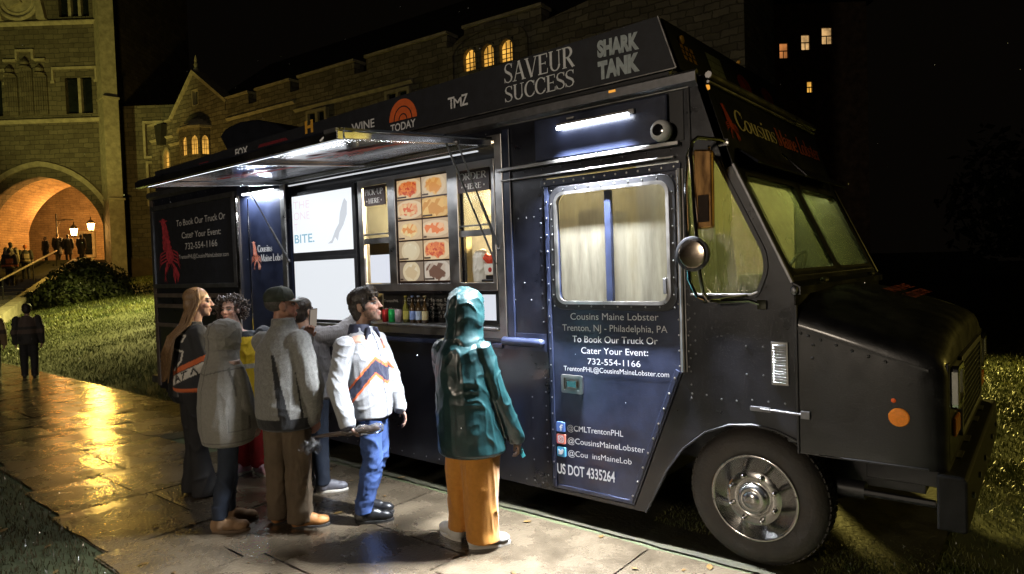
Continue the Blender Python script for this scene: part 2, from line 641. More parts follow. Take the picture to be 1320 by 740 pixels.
def roman(mb, body, base, U, V, width, cap, weight=1.0, depth=0.003):
    base, U, V = Vector(base), Vector(U).normalized(), Vector(V).normalized()
    N = U.cross(V).normalized()
    tot = sum(GLY[c][0] for c in body)
    sx = width / tot
    x = 0.0
    k = 0
    for ch in body:
        adv, strokes = GLY[ch]
        for pts, ws in strokes:
            k += 1
            d = N * (depth + 0.00035 * (k % 7))
            P = [Vector((p[0], p[1])) for p in pts]
            L, Rr = [], []
            for i, p in enumerate(P):
                a, b = P[max(i - 1, 0)], P[min(i + 1, len(P) - 1)]
                t = (b - a)
                t = t.normalized() if t.length > 0 else Vector((1, 0))
                nn = Vector((-t.y, t.x)) * ws[i] * 0.5 * weight
                for s_, lst in ((1, L), (-1, Rr)):
                    q = p + nn * s_
                    lst.append(base + U * ((x + q.x) * sx) + V * (q.y * cap) + d)
            n = len(P)
            mb.add(L + Rr, [(i, i + 1, n + i + 1, n + i) for i in range(n - 1)])
        x += adv
    return mb


# ------------------------------------------------------------------ noise, remeshed volumes
def _hash(i, j, k):
    h = (i * 374761393 + j * 668265263 + k * 2147483647 + 1013904223) & 0xffffffff
    h = ((h ^ (h >> 13)) * 1274126177) & 0xffffffff
    return ((h ^ (h >> 16)) & 0xffff) / 65535.0


def vnoise(p):
    p = np.asarray(p, float)
    i = np.floor(p).astype(np.int64)
    f = p - i
    u = f * f * (3 - 2 * f)
    out = np.zeros(len(p))
    for dx in (0, 1):
        for dy in (0, 1):
            for dz in (0, 1):
                w = (u[:, 0] if dx else 1 - u[:, 0]) * (u[:, 1] if dy else 1 - u[:, 1]) * (u[:, 2] if dz else 1 - u[:, 2])
                out += w * _hash(i[:, 0] + dx, i[:, 1] + dy, i[:, 2] + dz)
    return out * 2 - 1


def get_co(me):
    a = np.empty(len(me.vertices) * 3)
    me.vertices.foreach_get("co", a)
    return a.reshape(-1, 3)


def get_no(me):
    a = np.empty(len(me.vertices) * 3)
    me.vertices.foreach_get("normal", a)
    return a.reshape(-1, 3)


def fused(mb, name, material, parent, voxel=0.01, smooth=4, fold=0.0, fscale=(9, 9, 5), crisp=0.0, paint=None, attr='Col', trim=None, seed=0.0):
    """fuse overlapping closed volumes into one continuous skin, then add folds"""
    me = mb.mesh(name)
    tmp = bpy.data.objects.new(name, me)
    COL.objects.link(tmp)
    rm = tmp.modifiers.new("fuse", 'REMESH')
    rm.mode = 'VOXEL'
    rm.voxel_size = voxel
    if smooth:
        sm = tmp.modifiers.new("soft", 'SMOOTH')
        sm.factor = 0.5
        sm.iterations = smooth
    bpy.context.view_layer.update()
    out = bpy.data.meshes.new_from_object(tmp.evaluated_get(bpy.context.evaluated_depsgraph_get()))
    bpy.data.objects.remove(tmp)
    bpy.data.meshes.remove(me)
    out.name = name
    co = get_co(out)
    if fold > 0:
        no = get_no(out)
        p = co * np.array(fscale) + seed
        warp = np.stack([vnoise(p * 0.7 + 11), vnoise(p * 0.7 + 37), vnoise(p * 0.7 + 71)], 1)
        n1 = (1 - np.abs(vnoise(p + warp * 1.1))) ** 4 * 1.6 - 0.5
        n2 = vnoise(p * 0.6 + warp * 0.8 + 5)
        d = fold * (0.62 * n1 + 0.45 * n2)
        if crisp:
            n3 = (1 - np.abs(vnoise(p * 2.6 + warp * 1.8 + 3))) ** 5 * 1.6 - 0.4
            d += crisp * n3
        d *= np.clip((co[:, 2] - co[:, 2].min()) / 0.09, 0.12, 1)
        co = co + no * d[:, None]
    if trim is not None:
        co = trim(co)
    out.vertices.foreach_set("co", co.ravel())
    if paint is not None:
        ca = out.color_attributes.new(attr, 'FLOAT_COLOR', 'POINT')
        cc = np.ones((len(co), 4))
        cc[:, :3] = paint(co)
        ca.data.foreach_set("color", cc.ravel())
    out.update()
    return link(name, out, material, parent, 'all')
# ================================================================== GROUND, PATH, GRASS
def smooth(t):
    t = np.clip(t, 0, 1)
    return t * t * (3 - 2 * t)


def ground_h(x, y):
    x = np.asarray(x, float)
    y = np.asarray(y, float)
    up = np.clip((y - 0.75) / 12.6, 0, 1)
    h = 2.05 * (up ** 0.85) * smooth((-6.0 - x) / 6.0)
    p = np.stack([x * 0.35, y * 0.35, np.zeros_like(x)], -1).reshape(-1, 3)
    n = vnoise(p).reshape(x.shape)
    off = np.clip(np.maximum(y - 0.5, -2.5 - y) * 1.2, 0, 1)
    return h + 0.07 * n * off - 0.012


def terrain():
    xs = np.concatenate([np.arange(-150, -50, 5.0), np.arange(-50, -12, 0.8), np.arange(-12, 12, 0.3), np.arange(12, 30, 1.0), np.arange(30, 121, 6.0)])
    ys = np.concatenate([np.arange(-60, -8, 4.0), np.arange(-8, 16, 0.3), np.arange(16, 40, 1.5), np.arange(40, 160, 6.0)])
    X, Y = np.meshgrid(xs, ys)
    Z = ground_h(X, Y)
    n, m = X.shape
    vs = np.stack([X, Y, Z], -1).reshape(-1, 3).tolist()
    fs = [(j * m + i, j * m + i + 1, (j + 1) * m + i + 1, (j + 1) * m + i) for j in range(n - 1) for i in range(m - 1)]
    me = bpy.data.meshes.new('lawn')
    me.from_pydata(vs, [], fs)
    mt = mat('lawn_soil', (0.030, 0.040, 0.014), 0.75, color2=(0.062, 0.070, 0.026), nscale=1.7, bump=0.9, bscale=9, rvar=0.2)
    o = link('lawn', me, mt, None, 'all')
    o['kind'] = 'structure'
    o['label'] = 'rain soaked lawn rising gently behind the paved path'
    o['category'] = 'lawn'
    return o


terrain()


def stone_path():
    """wet stone slabs of uneven height, one sheet of paving"""
    mb = MB()
    rnd = random.Random(3)
    x = -34.0
    bed = MB()
    while x < 0.30:
        L = min(rnd.uniform(0.75, 1.25), max(0.4, 0.42 - x))
        yn = -2.52 - 0.066 * (x + 1.0) if x > -12 else -1.8
        yf = 0.47 if x < -7.6 else (-0.62 if x < -6.5 else -0.10)
        cuts = [yn]
        k = 0
        while cuts[-1] < yf - 0.55:
            cuts.append(min(yf, cuts[-1] + (rnd.uniform(0.55, 0.8))))
        if yf - cuts[-1] > 0.05:
            cuts[-1] = yf
        o = len(mb.v)
        mb.v += [(x - 0.16, yn, -0.005), (x + L - 0.16, yn, -0.005), (x + L - 0.01, yf, -0.005), (x - 0.01, yf, -0.005)]
        mb.f.append((o, o + 1, o + 2, o + 3))
        for a, b in zip(cuts[:-1], cuts[1:]):
            g = 0.0045
            sh = 0.10 * (a + b) * 0.5
            jx = rnd.uniform(-0.03, 0.03)
            z = [rnd.uniform(0.000, 0.006) + 0.004 for _ in range(4)]
            x0, x1 = x + g + sh + jx, x + L - g + sh + jx
            ya, yb = a + g, b - g
            nx, ny = 5, 4
            top = []
            for j in range(ny + 1):
                for i in range(nx + 1):
                    u, v = i / nx, j / ny
                    e = 0.004 if (i in (0, nx) or j in (0, ny)) else 0.0
                    zz = (z[0] * (1 - u) + z[1] * u) * (1 - v) + (z[2] * (1 - u) + z[3] * u) * v + rnd.uniform(-.0012, .0012) - e
                    wob = 0.012 if b == yf or a == yn else 0.0
                    top.append((x0 + (x1 - x0) * u, ya + (yb - ya) * v + rnd.uniform(-wob, wob) * (j in (0, ny)), zz))
            o = len(mb.v)
            mb.v.extend(top)
            W_ = nx + 1
            for j in range(ny):
                for i in range(nx):
                    mb.f.append((o + j * W_ + i, o + j * W_ + i + 1, o + (j + 1) * W_ + i + 1, o + (j + 1) * W_ + i))
        x += L
    m = bpy.data.materials.new('wet_stone')
    m.use_nodes = True
    nt = m.node_tree
    b = nt.nodes['Principled BSDF']
    tc = nt.nodes.new('ShaderNodeTexCoord')
    n1 = nt.nodes.new('ShaderNodeTexNoise')
    n1.inputs['Scale'].default_value = 2.3
    n1.inputs['Detail'].default_value = 10
    n1.inputs['Roughness'].default_value = 0.65
    n2 = nt.nodes.new('ShaderNodeTexNoise')
    n2.inputs['Scale'].default_value = 45
    n2.inputs['Detail'].default_value = 4
    n3 = nt.nodes.new('ShaderNodeTexVoronoi')
    n3.inputs['Scale'].default_value = 70
    for n in (n1, n2, n3):
        nt.links.new(tc.outputs['Object'], n.inputs['Vector'])
    cr = nt.nodes.new('ShaderNodeValToRGB')
    cr.color_ramp.elements[0].position = 0.30
    cr.color_ramp.elements[0].color = (0.050, 0.039, 0.026, 1)
    cr.color_ramp.elements[1].position = 0.72
    cr.color_ramp.elements[1].color = (0.175, 0.136, 0.088, 1)
    e = cr.color_ramp.elements.new(0.5)
    e.color = (0.108, 0.084, 0.055, 1)
    nt.links.new(n1.outputs[0], cr.inputs[0])
    mx = nt.nodes.new('ShaderNodeMix')
    mx.data_type = 'RGBA'
    mx.blend_type = 'MULTIPLY'
    mx.inputs[0].default_value = 0.5
    nt.links.new(cr.outputs[0], mx.inputs[6])
    nt.links.new(n2.outputs[0], mx.inputs[7])
    nt.links.new(mx.outputs[2], b.inputs['Base Color'])
    rr = nt.nodes.new('ShaderNodeMapRange')
    rr.inputs[1].default_value = 0.35
    rr.inputs[2].default_value = 0.65
    rr.inputs[3].default_value = 0.14
    rr.inputs[4].default_value = 0.40
    nt.links.new(n1.outputs[0], rr.inputs[0])
    nt.links.new(rr.outputs[0], b.inputs['Roughness'])
    ad = nt.nodes.new('ShaderNodeMath')
    ad.operation = 'MULTIPLY_ADD'
    nt.links.new(n3.outputs['Distance'], ad.inputs[0])
    ad.inputs[1].default_value = 0.35
    nt.links.new(n2.outputs[0], ad.inputs[2])
    bp = nt.nodes.new('ShaderNodeBump')
    bp.inputs['Strength'].default_value = 0.5
    bp.inputs['Distance'].default_value = 0.010
    nt.links.new(ad.outputs[0], bp.inputs['Height'])
    nt.links.new(bp.outputs[0], b.inputs['Normal'])
    # film of rain water over the stone
    b.inputs['Coat Weight'].default_value = 0.85
    b.inputs['Coat Roughness'].default_value = 0.085
    b2 = nt.nodes.new('ShaderNodeBump')
    b2.inputs['Strength'].default_value = 0.16
    b2.inputs['Distance'].default_value = 0.010
    nt.links.new(ad.outputs[0], b2.inputs['Height'])
    nt.links.new(b2.outputs[0], b.inputs['Coat Normal'])
    o = mb.build('path', m, None, False, fix=False)
    o['kind'] = 'structure'
    o['label'] = 'wet stone slab path running past the truck'
    o['category'] = 'path'


stone_path()


def ground_under():
    mb = MB()
    pts = []
    rnd = random.Random(5)
    for i in range(60):
        x = -7.7 + 8.6 * i / 59
        pts.append((x, -0.04 - 0.02 * rnd.random() if x > -6.4 else -0.66 - 0.04 * rnd.random()))
    n = len(pts)
    for i, (x, y) in enumerate(pts):
        mb.v += [(x, y, 0.0005), (x, y + 1.2, 0.004), (x, 2.6, 0.004)]
    for i in range(n - 1):
        a, b = 3 * i, 3 * (i + 1)
        mb.f += [(a, b, b + 1, a + 1), (a + 1, b + 1, b + 2, a + 2)]
    m = mat('dark_ground', (0.018, 0.016, 0.008), 0.7, color2=(0.040, 0.038, 0.016), nscale=5, bump=0.8, bscale=30, rvar=0.2)  # dark brown ground sheet, also filling the notch in the path
    o = mb.build('dark_ground', m, None, True, fix=False)
    o['kind'] = 'structure'
    o['label'] = 'dark ground under the truck'
    o['category'] = 'dark_ground'


ground_under()


def grass_patch(name, label, boxes, material, seed):
    """boxes: (x0, x1, y0, y1, count, height, width)"""
    rs = np.random.RandomState(seed)
    V = []
    for (x0, x1, y0, y1, cnt, hh, ww, test) in boxes:
        x = rs.uniform(x0, x1, cnt)
        y = rs.uniform(y0, y1, cnt)
        keep = test(x, y)
        dens = vnoise(np.stack([x * 0.9, y * 0.9, x * 0 + seed], 1))
        keep &= rs.uniform(-0.9, 0.6, cnt) < dens + 0.15
        x, y = x[keep], y[keep]
        n = len(x)
        z = ground_h(x, y)
        a = rs.uniform(0, 2 * np.pi, n)
        h = hh * rs.uniform(0.45, 1.25, n)
        w = ww * rs.uniform(0.6, 1.3, n)
        la = rs.uniform(0, 2 * np.pi, n)
        ln = h * rs.uniform(0.15, 0.95, n)
        p0 = np.stack([x - np.cos(a) * w, y - np.sin(a) * w, z - 0.01], 1)
        p1 = np.stack([x + np.cos(a) * w, y + np.sin(a) * w, z - 0.01], 1)
        mx, my = x + np.cos(la) * ln * 0.35, y + np.sin(la) * ln * 0.35
        p2 = np.stack([mx + np.cos(a) * w * .7, my + np.sin(a) * w * .7, z + h * 0.6], 1)
        p3 = np.stack([mx - np.cos(a) * w * .7, my - np.sin(a) * w * .7, z + h * 0.6], 1)
        p4 = np.stack([x + np.cos(la) * ln, y + np.sin(la) * ln, z + h * 0.92], 1)
        V.append(np.stack([p0, p1, p2, p3, p4], 1))
    P = np.concatenate(V).reshape(-1, 3)
    n = len(P) // 5
    me = bpy.data.meshes.new(name)
    me.vertices.add(n * 5)
    me.vertices.foreach_set("co", P.ravel())
    idx = np.arange(n)[:, None] * 5
    q = (idx + np.array([0, 1, 2, 3])).ravel()
    t = (idx + np.array([3, 2, 4])).ravel()
    me.loops.add(n * 7)
    me.loops.foreach_set("vertex_index", np.concatenate([q, t]))
    me.polygons.add(n * 2)
    st = np.concatenate([np.arange(n) * 4, n * 4 + np.arange(n) * 3])
    me.polygons.foreach_set("loop_start", st)
    me.update(calc_edges=True)
    me.validate()
    o = link(name, me, material, None, False)
    o['kind'] = 'stuff'
    tag(o, label, 'grass')
    return o


G1 = mat('grass_blades', (0.040, 0.070, 0.016), 0.40, color2=(0.15, 0.145, 0.040), nscale=5.5, rvar=0.14)
G2 = mat('grass_blades_far', (0.045, 0.075, 0.018), 0.5, color2=(0.12, 0.12, 0.03), nscale=0.8)
G3 = mat('grass_blades_muddy', (0.022, 0.026, 0.010), 0.22, color2=(0.085, 0.060, 0.032), nscale=6, rvar=0.12)
grass_patch('grass', 'short wet lawn around the nose of the truck under yellow lamp light',
            [(0.1, 2.4, -0.6, 3.4, 70000, 0.034, 0.0028, lambda x, y: (x > 0.36) | (y > 0.3)), (-0.8, 5.0, -2.4, 3.2, 120000, 0.040, 0.0030, lambda x, y: (x > 0.36) | ((y > 0.3) & (x > -0.8))),
             (-1.2, 3.6, 2.6, 9, 90000, 0.050, 0.0042, lambda x, y: x > -99),
             (-2, 6, 9, 20, 40000, 0.060, 0.007, lambda x, y: x > -99), (5.0, 12, -2, 8, 9000, 0.065, 0.006, lambda x, y: x > -99)], G1, 11)
grass_patch('grass', 'lawn slope between the paved path and the stone buildings',
            [(-24, -8.3, 0.5, 10, 90000, 0.065, 0.006, lambda x, y: y > 0.5),
             (-44, -22, 0.5, 14.0, 60000, 0.10, 0.012, lambda x, y: (y > 0.5) & (y - 3.1 > (-29.4 - x) * 0.462 - 0.6))], G2, 12)
grass_patch('grass', 'muddy trampled grass at the near edge of the path',
            [(-9.5, 0.5, -4.2, -1.9, 26000, 0.045, 0.004, lambda x, y: (y < -2.50 - 0.066 * (x + 1.0)) & (x < 0.4))], G3, 13)


# ================================================================== STONE MATERIALS
def stone(name, c1, c2, mortar, bw, bh, bump=0.6):
    m = bpy.data.materials.new(name)
    m.use_nodes = True
    nt = m.node_tree
    b = nt.nodes['Principled BSDF']
    b.inputs['Roughness'].default_value = 0.85
    tc = nt.nodes.new('ShaderNodeTexCoord')
    sp = nt.nodes.new('ShaderNodeSeparateXYZ')
    nt.links.new(tc.outputs['Object'], sp.inputs[0])
    ad = nt.nodes.new('ShaderNodeMath')
    nt.links.new(sp.outputs[0], ad.inputs[0])
    nt.links.new(sp.outputs[1], ad.inputs[1])
    cb = nt.nodes.new('ShaderNodeCombineXYZ')
    nt.links.new(ad.outputs[0], cb.inputs[0])
    nt.links.new(sp.outputs[2], cb.inputs[1])
    br = nt.nodes.new('ShaderNodeTexBrick')
    br.inputs['Scale'].default_value = 1.0
    br.inputs['Brick Width'].default_value = bw
    br.inputs['Row Height'].default_value = bh
    br.inputs['Mortar Size'].default_value = 0.022
    br.inputs['Mortar Smooth'].default_value = 0.4
    br.inputs['Bias'].default_value = 0.0
    br.inputs['Color1'].default_value = tuple(c1) + (1,)
    br.inputs['Color2'].default_value = tuple(c2) + (1,)
    br.inputs['Mortar'].default_value = tuple(mortar) + (1,)
    nz = nt.nodes.new('ShaderNodeTexNoise')
    nz.inputs['Scale'].default_value = 1.1
    nz.inputs['Detail'].default_value = 10
    nz.inputs['Roughness'].default_value = 0.7
    nt.links.new(tc.outputs['Object'], nz.inputs['Vector'])
    wv = nt.nodes.new('ShaderNodeVectorMath')
    wv.operation = 'MULTIPLY_ADD'
    nt.links.new(nz.outputs[1], wv.inputs[0])
    wv.inputs[1].default_value = (0.42, 0.34, 0)
    nt.links.new(cb.outputs[0], wv.inputs[2])
    nt.links.new(wv.outputs[0], br.inputs['Vector'])
    mx = nt.nodes.new('ShaderNodeMix')
    mx.data_type = 'RGBA'
    mx.blend_type = 'OVERLAY'
    mx.inputs[0].default_value = 0.8
    nt.links.new(br.outputs[0], mx.inputs[6])
    nt.links.new(nz.outputs[0], mx.inputs[7])
    nt.links.new(mx.outputs[2], b.inputs['Base Color'])
    bp = nt.nodes.new('ShaderNodeBump')
    bp.inputs['Strength'].default_value = bump
    bp.inputs['Distance'].default_value = 0.04
    mm = nt.nodes.new('ShaderNodeMath')
    mm.operation = 'MULTIPLY_ADD'
    nt.links.new(br.outputs[1], mm.inputs[0])
    mm.inputs[1].default_value = -0.8
    nt.links.new(nz.outputs[0], mm.inputs[2])
    nt.links.new(mm.outputs[0], bp.inputs['Height'])
    nt.links.new(bp.outputs[0], b.inputs['Normal'])
    return m


STONE_T = stone('tower_stone', (0.12, 0.105, 0.078), (0.19, 0.17, 0.125), (0.075, 0.068, 0.055), 0.62, 0.30)
STONE_W = stone('wing_stone', (0.13, 0.117, 0.09), (0.25, 0.225, 0.175), (0.10, 0.09, 0.075), 0.55, 0.24, 0.9)
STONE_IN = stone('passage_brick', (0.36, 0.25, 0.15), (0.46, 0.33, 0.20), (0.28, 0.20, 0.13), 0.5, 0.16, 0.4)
TRIM = mat('limestone', (0.42, 0.38, 0.28), 0.75, noise=0.3, nscale=3, bump=0.4, bscale=12)
SLATE = mat('slate_roof', (0.03, 0.03, 0.032), 0.55, noise=0.4, nscale=6)
DARK_GLASS = mat('dark_window_glass', (0.012, 0.016, 0.018), 0.12, noise=0.3, nscale=2)
LEAD = mat('window_lead', (0.035, 0.03, 0.025), 0.6)


def lit_glass(name, color, strength):
    """window lit from inside: uneven warm light behind leaded panes"""
    m = mat(name, (0.05, 0.04, 0.03), 0.4, emit=color, estr=strength)
    nt = m.node_tree
    b = nt.nodes['Principled BSDF']
    tc = nt.nodes.new('ShaderNodeTexCoord')
    nz = nt.nodes.new('ShaderNodeTexNoise')
    nz.inputs['Scale'].default_value = 1.7
    nz.inputs['Detail'].default_value = 3
    nt.links.new(tc.outputs['Object'], nz.inputs['Vector'])
    rp = nt.nodes.new('ShaderNodeMapRange')
    rp.inputs[1].default_value = 0.3
    rp.inputs[2].default_value = 0.7
    rp.inputs[3].default_value = 0.35 * strength
    rp.inputs[4].default_value = 1.25 * strength
    nt.links.new(nz.outputs[0], rp.inputs[0])
    nt.links.new(rp.outputs[0], b.inputs['Emission Strength'])
    return m


LIT = lit_glass('lit_window_glass', (1.0, 0.50, 0.08), 1.0)
LIT_PALE = lit_glass('lit_window_pale', (1.0, 0.60, 0.24), 0.75)
LIT_DIM = lit_glass('lit_window_dim', (1.0, 0.36, 0.10), 0.5)


def arch_pts(cx, hw, z0, zs, za, n=8, point=0.35):
    """pointed arch outline: from bottom left over the apex to bottom right (u, z)"""
    L = []
    for k in range(n + 1):
        t = k / n
        a = t * math.pi / 2
        u = -hw * (math.cos(a) * (1 - point) + (1 - t) * point)
        z = zs + (za - zs) * (math.sin(a) * (1 - point * 0.5) + t * point * 0.5)
        L.append((u, z))
    pts = [(cx - hw, z0)] + [(cx + u, z) for u, z in L] + [(cx - u, z) for u, z in reversed(L[:-1])] + [(cx + hw, z0)]
    return pts


def arched_window(parent, cx, hw, z0, zs, za, y, glass, frame_mat, mull=1, bars=3, surround=0.14, deep=0.16, leads=True):
    """window set in a wall face at local y: moulded surround, glass, mullions; the glass and bars are sub-parts"""
    o = arch_pts(cx, hw + surround, z0 - surround, zs, za + surround)
    i = arch_pts(cx, hw, z0, zs, za)
    w = plate(o, [i], lambda u, v, d: (u, y - 0.07 + d, v), 0.12 + deep).build('window', frame_mat, parent)
    g = MB()
    g.prism(i, 'y', y + deep - 0.03, y + deep)
    g.build('pane', glass, w)
    if leads:
        b = MB()
        for k in range(1, mull + 1):
            u = cx - hw + 2 * hw * k / (mull + 1)
            b.box(u - 0.018, u + 0.018, y + deep - 0.06, y + deep - 0.034, z0, za - 0.12 * (za - zs) - abs(u - cx) * 0.3)
        for k in range(1, bars + 1):
            z = z0 + (zs - z0) * k / (bars + 0.4)
            b.box(cx - hw + 0.005, cx + hw - 0.005, y + deep - 0.058, y + deep - 0.036, z - 0.014, z + 0.014)
        b.build('glazing_bar', LEAD, w)
    return w


def square_window(parent, x0, x1, z0, z1, y, glass, lights=2, surround=0.16, deep=0.2, frame=None):
    frame = frame or TRIM
    w = plate([(x0 - surround, z0 - surround), (x1 + surround, z0 - surround), (x1 + surround, z1 + surround), (x0 - surround, z1 + surround)],
              [[(x0, z0), (x1, z0), (x1, z1), (x0, z1)]], lambda u, v, d: (u, y - 0.08 + d, v), 0.12 + deep).build('window', frame, parent)
    MB().box(x0, x1, y + deep - 0.02, y + deep, z0, z1).build('pane', glass, w)
    b = MB()
    for k in range(1, lights):
        u = x0 + (x1 - x0) * k / lights
        b.box(u - 0.09, u + 0.09, y - 0.05, y + deep - 0.021, z0, z1)
    if lights > 1:
        b.build('mullion', frame, w)
    return w


ANG = math.atan2(0.63172277, 0.77448566)


# ------------------------------------------------------------------ gate tower
def gate_tower():
    t = thing('gate_tower', 'tall stone gate tower with a wide pointed archway glowing orange inside', 'tower', (-48.14, 9.80, 0), ANG)
    arch = arch_pts(-0.0, 3.85, 1.6, 5.5, 8.62, 12, 0.30)
    win_r = [(1.9, 12.5), (3.6, 12.5), (3.6, 14.75), (1.9, 14.75)]
    win_l = [(-3.95, 12.5), (-2.1, 12.5), (-2.1, 14.75), (-3.95, 14.75)]
    top_r = [(1.75, 18.55), (3.65, 18.55), (3.65, 22.5), (1.75, 22.5)]
    top_l = [(-4.6, 18.55), (-3.1, 18.55), (-3.1, 22.5), (-4.6, 22.5)]
    plate([(-9, -1), (4.6, -1), (4.6, 29), (-9, 29)], [arch, win_r, win_l, top_r, top_l], lambda u, v, d: (u, d, v), 0.9).build('wall', STONE_T, t)
    # side wall of the tower running back
    MB().box(3.75, 4.6, 0.905, 11, -1, 29).build('side_wall', STONE_T, t)
    # arch mouldings stepping inwards
    for k, (o, i, y0, y1) in enumerate(((0.95, 0.62, -0.16, 0.10), (0.60, 0.32, -0.05, 0.30), (0.30, -0.02, 0.06, 0.5))):
        ou = arch_pts(0, 3.85 + o, 1.6, 5.5, 8.62 + o, 12, 0.30)
        iu = arch_pts(0, 3.85 + i, 1.6, 5.5, 8.62 + i, 12, 0.30)
        n = len(ou)
        mb = MB()
        for a, b in zip(range(n - 1), range(1, n)):
            mb.add([(ou[a][0], y0, ou[a][1]), (ou[b][0], y0, ou[b][1]), (iu[b][0], y0, iu[b][1]), (iu[a][0], y0, iu[a][1]),
                    (ou[a][0], y1, ou[a][1]), (ou[b][0], y1, ou[b][1]), (iu[b][0], y1, iu[b][1]), (iu[a][0], y1, iu[a][1])],
                   [(0, 1, 2, 3), (3, 2, 6, 7), (0, 4, 5, 1)])
        mb.build('arch_moulding', TRIM if k == 0 else STONE_T, t)
    # string courses
    for z in (12.12, 18.22):
        MB().prism([(-0.20, z), (0.0, z - 0.16), (0.0, z + 0.16), (-0.06, z + 0.14), (-0.20, z + 0.06)], 'x', -9, 4.6).build('string_course', TRIM, t)
    for wn, lights in ((win_r, 2), (win_l, 2), (top_r, 3), (top_l, 2)):
        square_window(t, wn[0][0], wn[1][0], wn[0][1], wn[2][1], 0.12, DARK_GLASS, lights)
    # label moulds over the two windows
    for x0, x1 in ((1.15, 4.0), (-4.6, -1.75)):
        mb = MB()
        mb.box(x0, x1, -0.12, 0.0, 15.28, 15.42)
        mb.box(x0, x0 + 0.12, -0.12, 0.0, 14.55, 15.279)
        mb.box(x1 - 0.12, x1, -0.12, 0.0, 14.55, 15.279)
        mb.box(x0 - 0.06, x0 + 0.18, -0.15, -0.121, 14.40, 14.56)
        mb.box(x1 - 0.18, x1 + 0.06, -0.15, -0.121, 14.40, 14.56)
        mb.build('label_mould', TRIM, t)
    # carved niche: three canopied heads under a stepped mould
    mb = MB()
    mb.box(-1.05, 0.10, -0.16, 0.0, 16.45, 16.58)
    mb.box(-0.05, 0.10, -0.16, 0.0, 15.95, 16.449)
    mb.box(-1.05, -0.92, -0.16, 0.0, 15.95, 16.449)
    mb.box(0.10, 0.80, -0.16, 0.0, 15.85, 15.98)
    mb.box(-1.85, -1.051, -0.16, 0.0, 15.85, 15.98)
    mb.build('niche_mould', TRIM, t)
    for x, h in ((-1.45, 15.45), (-0.48, 15.9), (0.42, 15.45)):
        mb = MB()
        mb.prism([(x - 0.42, 12.5), (x + 0.42, 12.5), (x + 0.40, h - 0.55), (x, h - 0.3), (x - 0.40, h - 0.55)], 'y', -0.14, 0.02)
        mb.lathe([(0.30, h - 0.5), (0.34, h - 0.42), (0.20, h - 0.3), (0.26, h - 0.12), (0.16, h + 0.02), (0.03, h + 0.14)], (x, -0.16, 0), 'z', 12)
        for k in range(5):
            mb.tube([(x - 0.3 + 0.15 * k, -0.17, 12.6), (x - 0.3 + 0.15 * k, -0.17, h - 0.7)], 0.05, 6)
        mb.build('carved_figure', STONE_T, t, True)
    # round medallion with a scroll
    mb = MB()
    ring = [(-0.75 + 1.30 * math.cos(R(a)), -0.10, 19.75 + 1.25 * math.sin(R(a))) for a in range(0, 361, 12)]
    mb.tube(ring, 0.13, 8, False)
    ring = [(-0.75 + 0.95 * math.cos(R(a)), -0.08, 19.75 + 0.92 * math.sin(R(a))) for a in range(0, 361, 12)]
    mb.tube(ring, 0.06, 6, False)
    mb.lathe([(0.001, -0.1), (1.2, -0.04), (1.28, 0.0)], (-0.75, 0, 19.75), 'y', 28)
    mb.obox((-1.0, -0.2, 19.6), (0.42, 0, 0.20), (0, 0.1, 0), (-0.16, 0, 0.33))
    mb.obox((-0.35, -0.2, 20.0), (0.30, 0, 0.14), (0, 0.1, 0), (-0.12, 0, 0.26))
    mb.build('medallion', TRIM, t, True)
    mb = MB()
    for x in (-2.1, 0.6):
        mb.prism([(x - 0.1, 18.4), (x + 0.45, 18.4), (x + 0.25, 19.4), (x + 0.1, 21), (x - 0.15, 21)], 'y', -0.3, 0.0)
    mb.build('medallion_bracket', TRIM, t)
    # diagonal buttress with set-offs
    for z0, z1, w in ((1.0, 6.9, 1.25), (6.9, 13.2, 1.02), (13.2, 29.0, 0.82)):
        mb = MB()
        c = Vector((4.55, -0.05, 0))
        d = Vector((0.707, -0.707, 0))
        s = Vector((0.707, 0.707, 0))
        a, b = w, 0.42
        pts = [c - s * b - d * 0.6, c - s * b + d * a * 0.75, c + s * b + d * a * 0.75, c + s * b - d * 0.6]
        vs = [(p.x, p.y, z) for z in (z0, z1 - 0.004) for p in pts]
        mb.add(vs, [(0, 1, 2, 3), (4, 7, 6, 5), (0, 4, 5, 1), (1, 5, 6, 2), (2, 6, 7, 3), (3, 7, 4, 0)])
        mb.build('buttress', TRIM, t)
        if z1 < 20:
            mb = MB()
            k = 1.13
            pts2 = [c - s * b * k - d * 0.6, c - s * b * k + d * (a * 0.75 + 0.1), c + s * b * k + d * (a * 0.75 + 0.1), c + s * b * k - d * 0.6]
            vs = [(p.x, p.y, z1 - 0.0) for p in pts2] + [(p.x, p.y, z1 + 0.12) for p in pts2]
            mb.add(vs, [(0, 1, 2, 3), (4, 7, 6, 5), (0, 4, 5, 1), (1, 5, 6, 2), (2, 6, 7, 3), (3, 7, 4, 0)])
            mb.build('set_off', TRIM, t)
    # link wall to the right with a lit basement window
    plate([(4.62, -1), (8.6, -1), (8.6, 13.2), (4.62, 13.2)], [[(6.0, 2.15), (7.3, 2.15), (7.3, 3.35), (6.0, 3.35)]], lambda u, v, d: (u, 1.3 + d, v), 0.7).build('link_wall', STONE_T, t)
    square_window(t, 6.0, 7.3, 2.15, 3.35, 1.42, LIT_PALE, 2)
    for z0, z1, x in ((6.8, 9.4, 6.3), (9.9, 12.0, 6.2)):
        square_window(t, x, x + 1.0, z0, z1, 1.2, DARK_GLASS, 1)
    MB().box(4.7, 8.6, 1.0, 1.3, -1, 1.9).build('plinth', TRIM, t)
    # gate passage
    inner = arch_pts(0, 3.95, 2.6, 5.4, 8.7, 12, 0.30)
    mb = MB()
    n = len(inner)
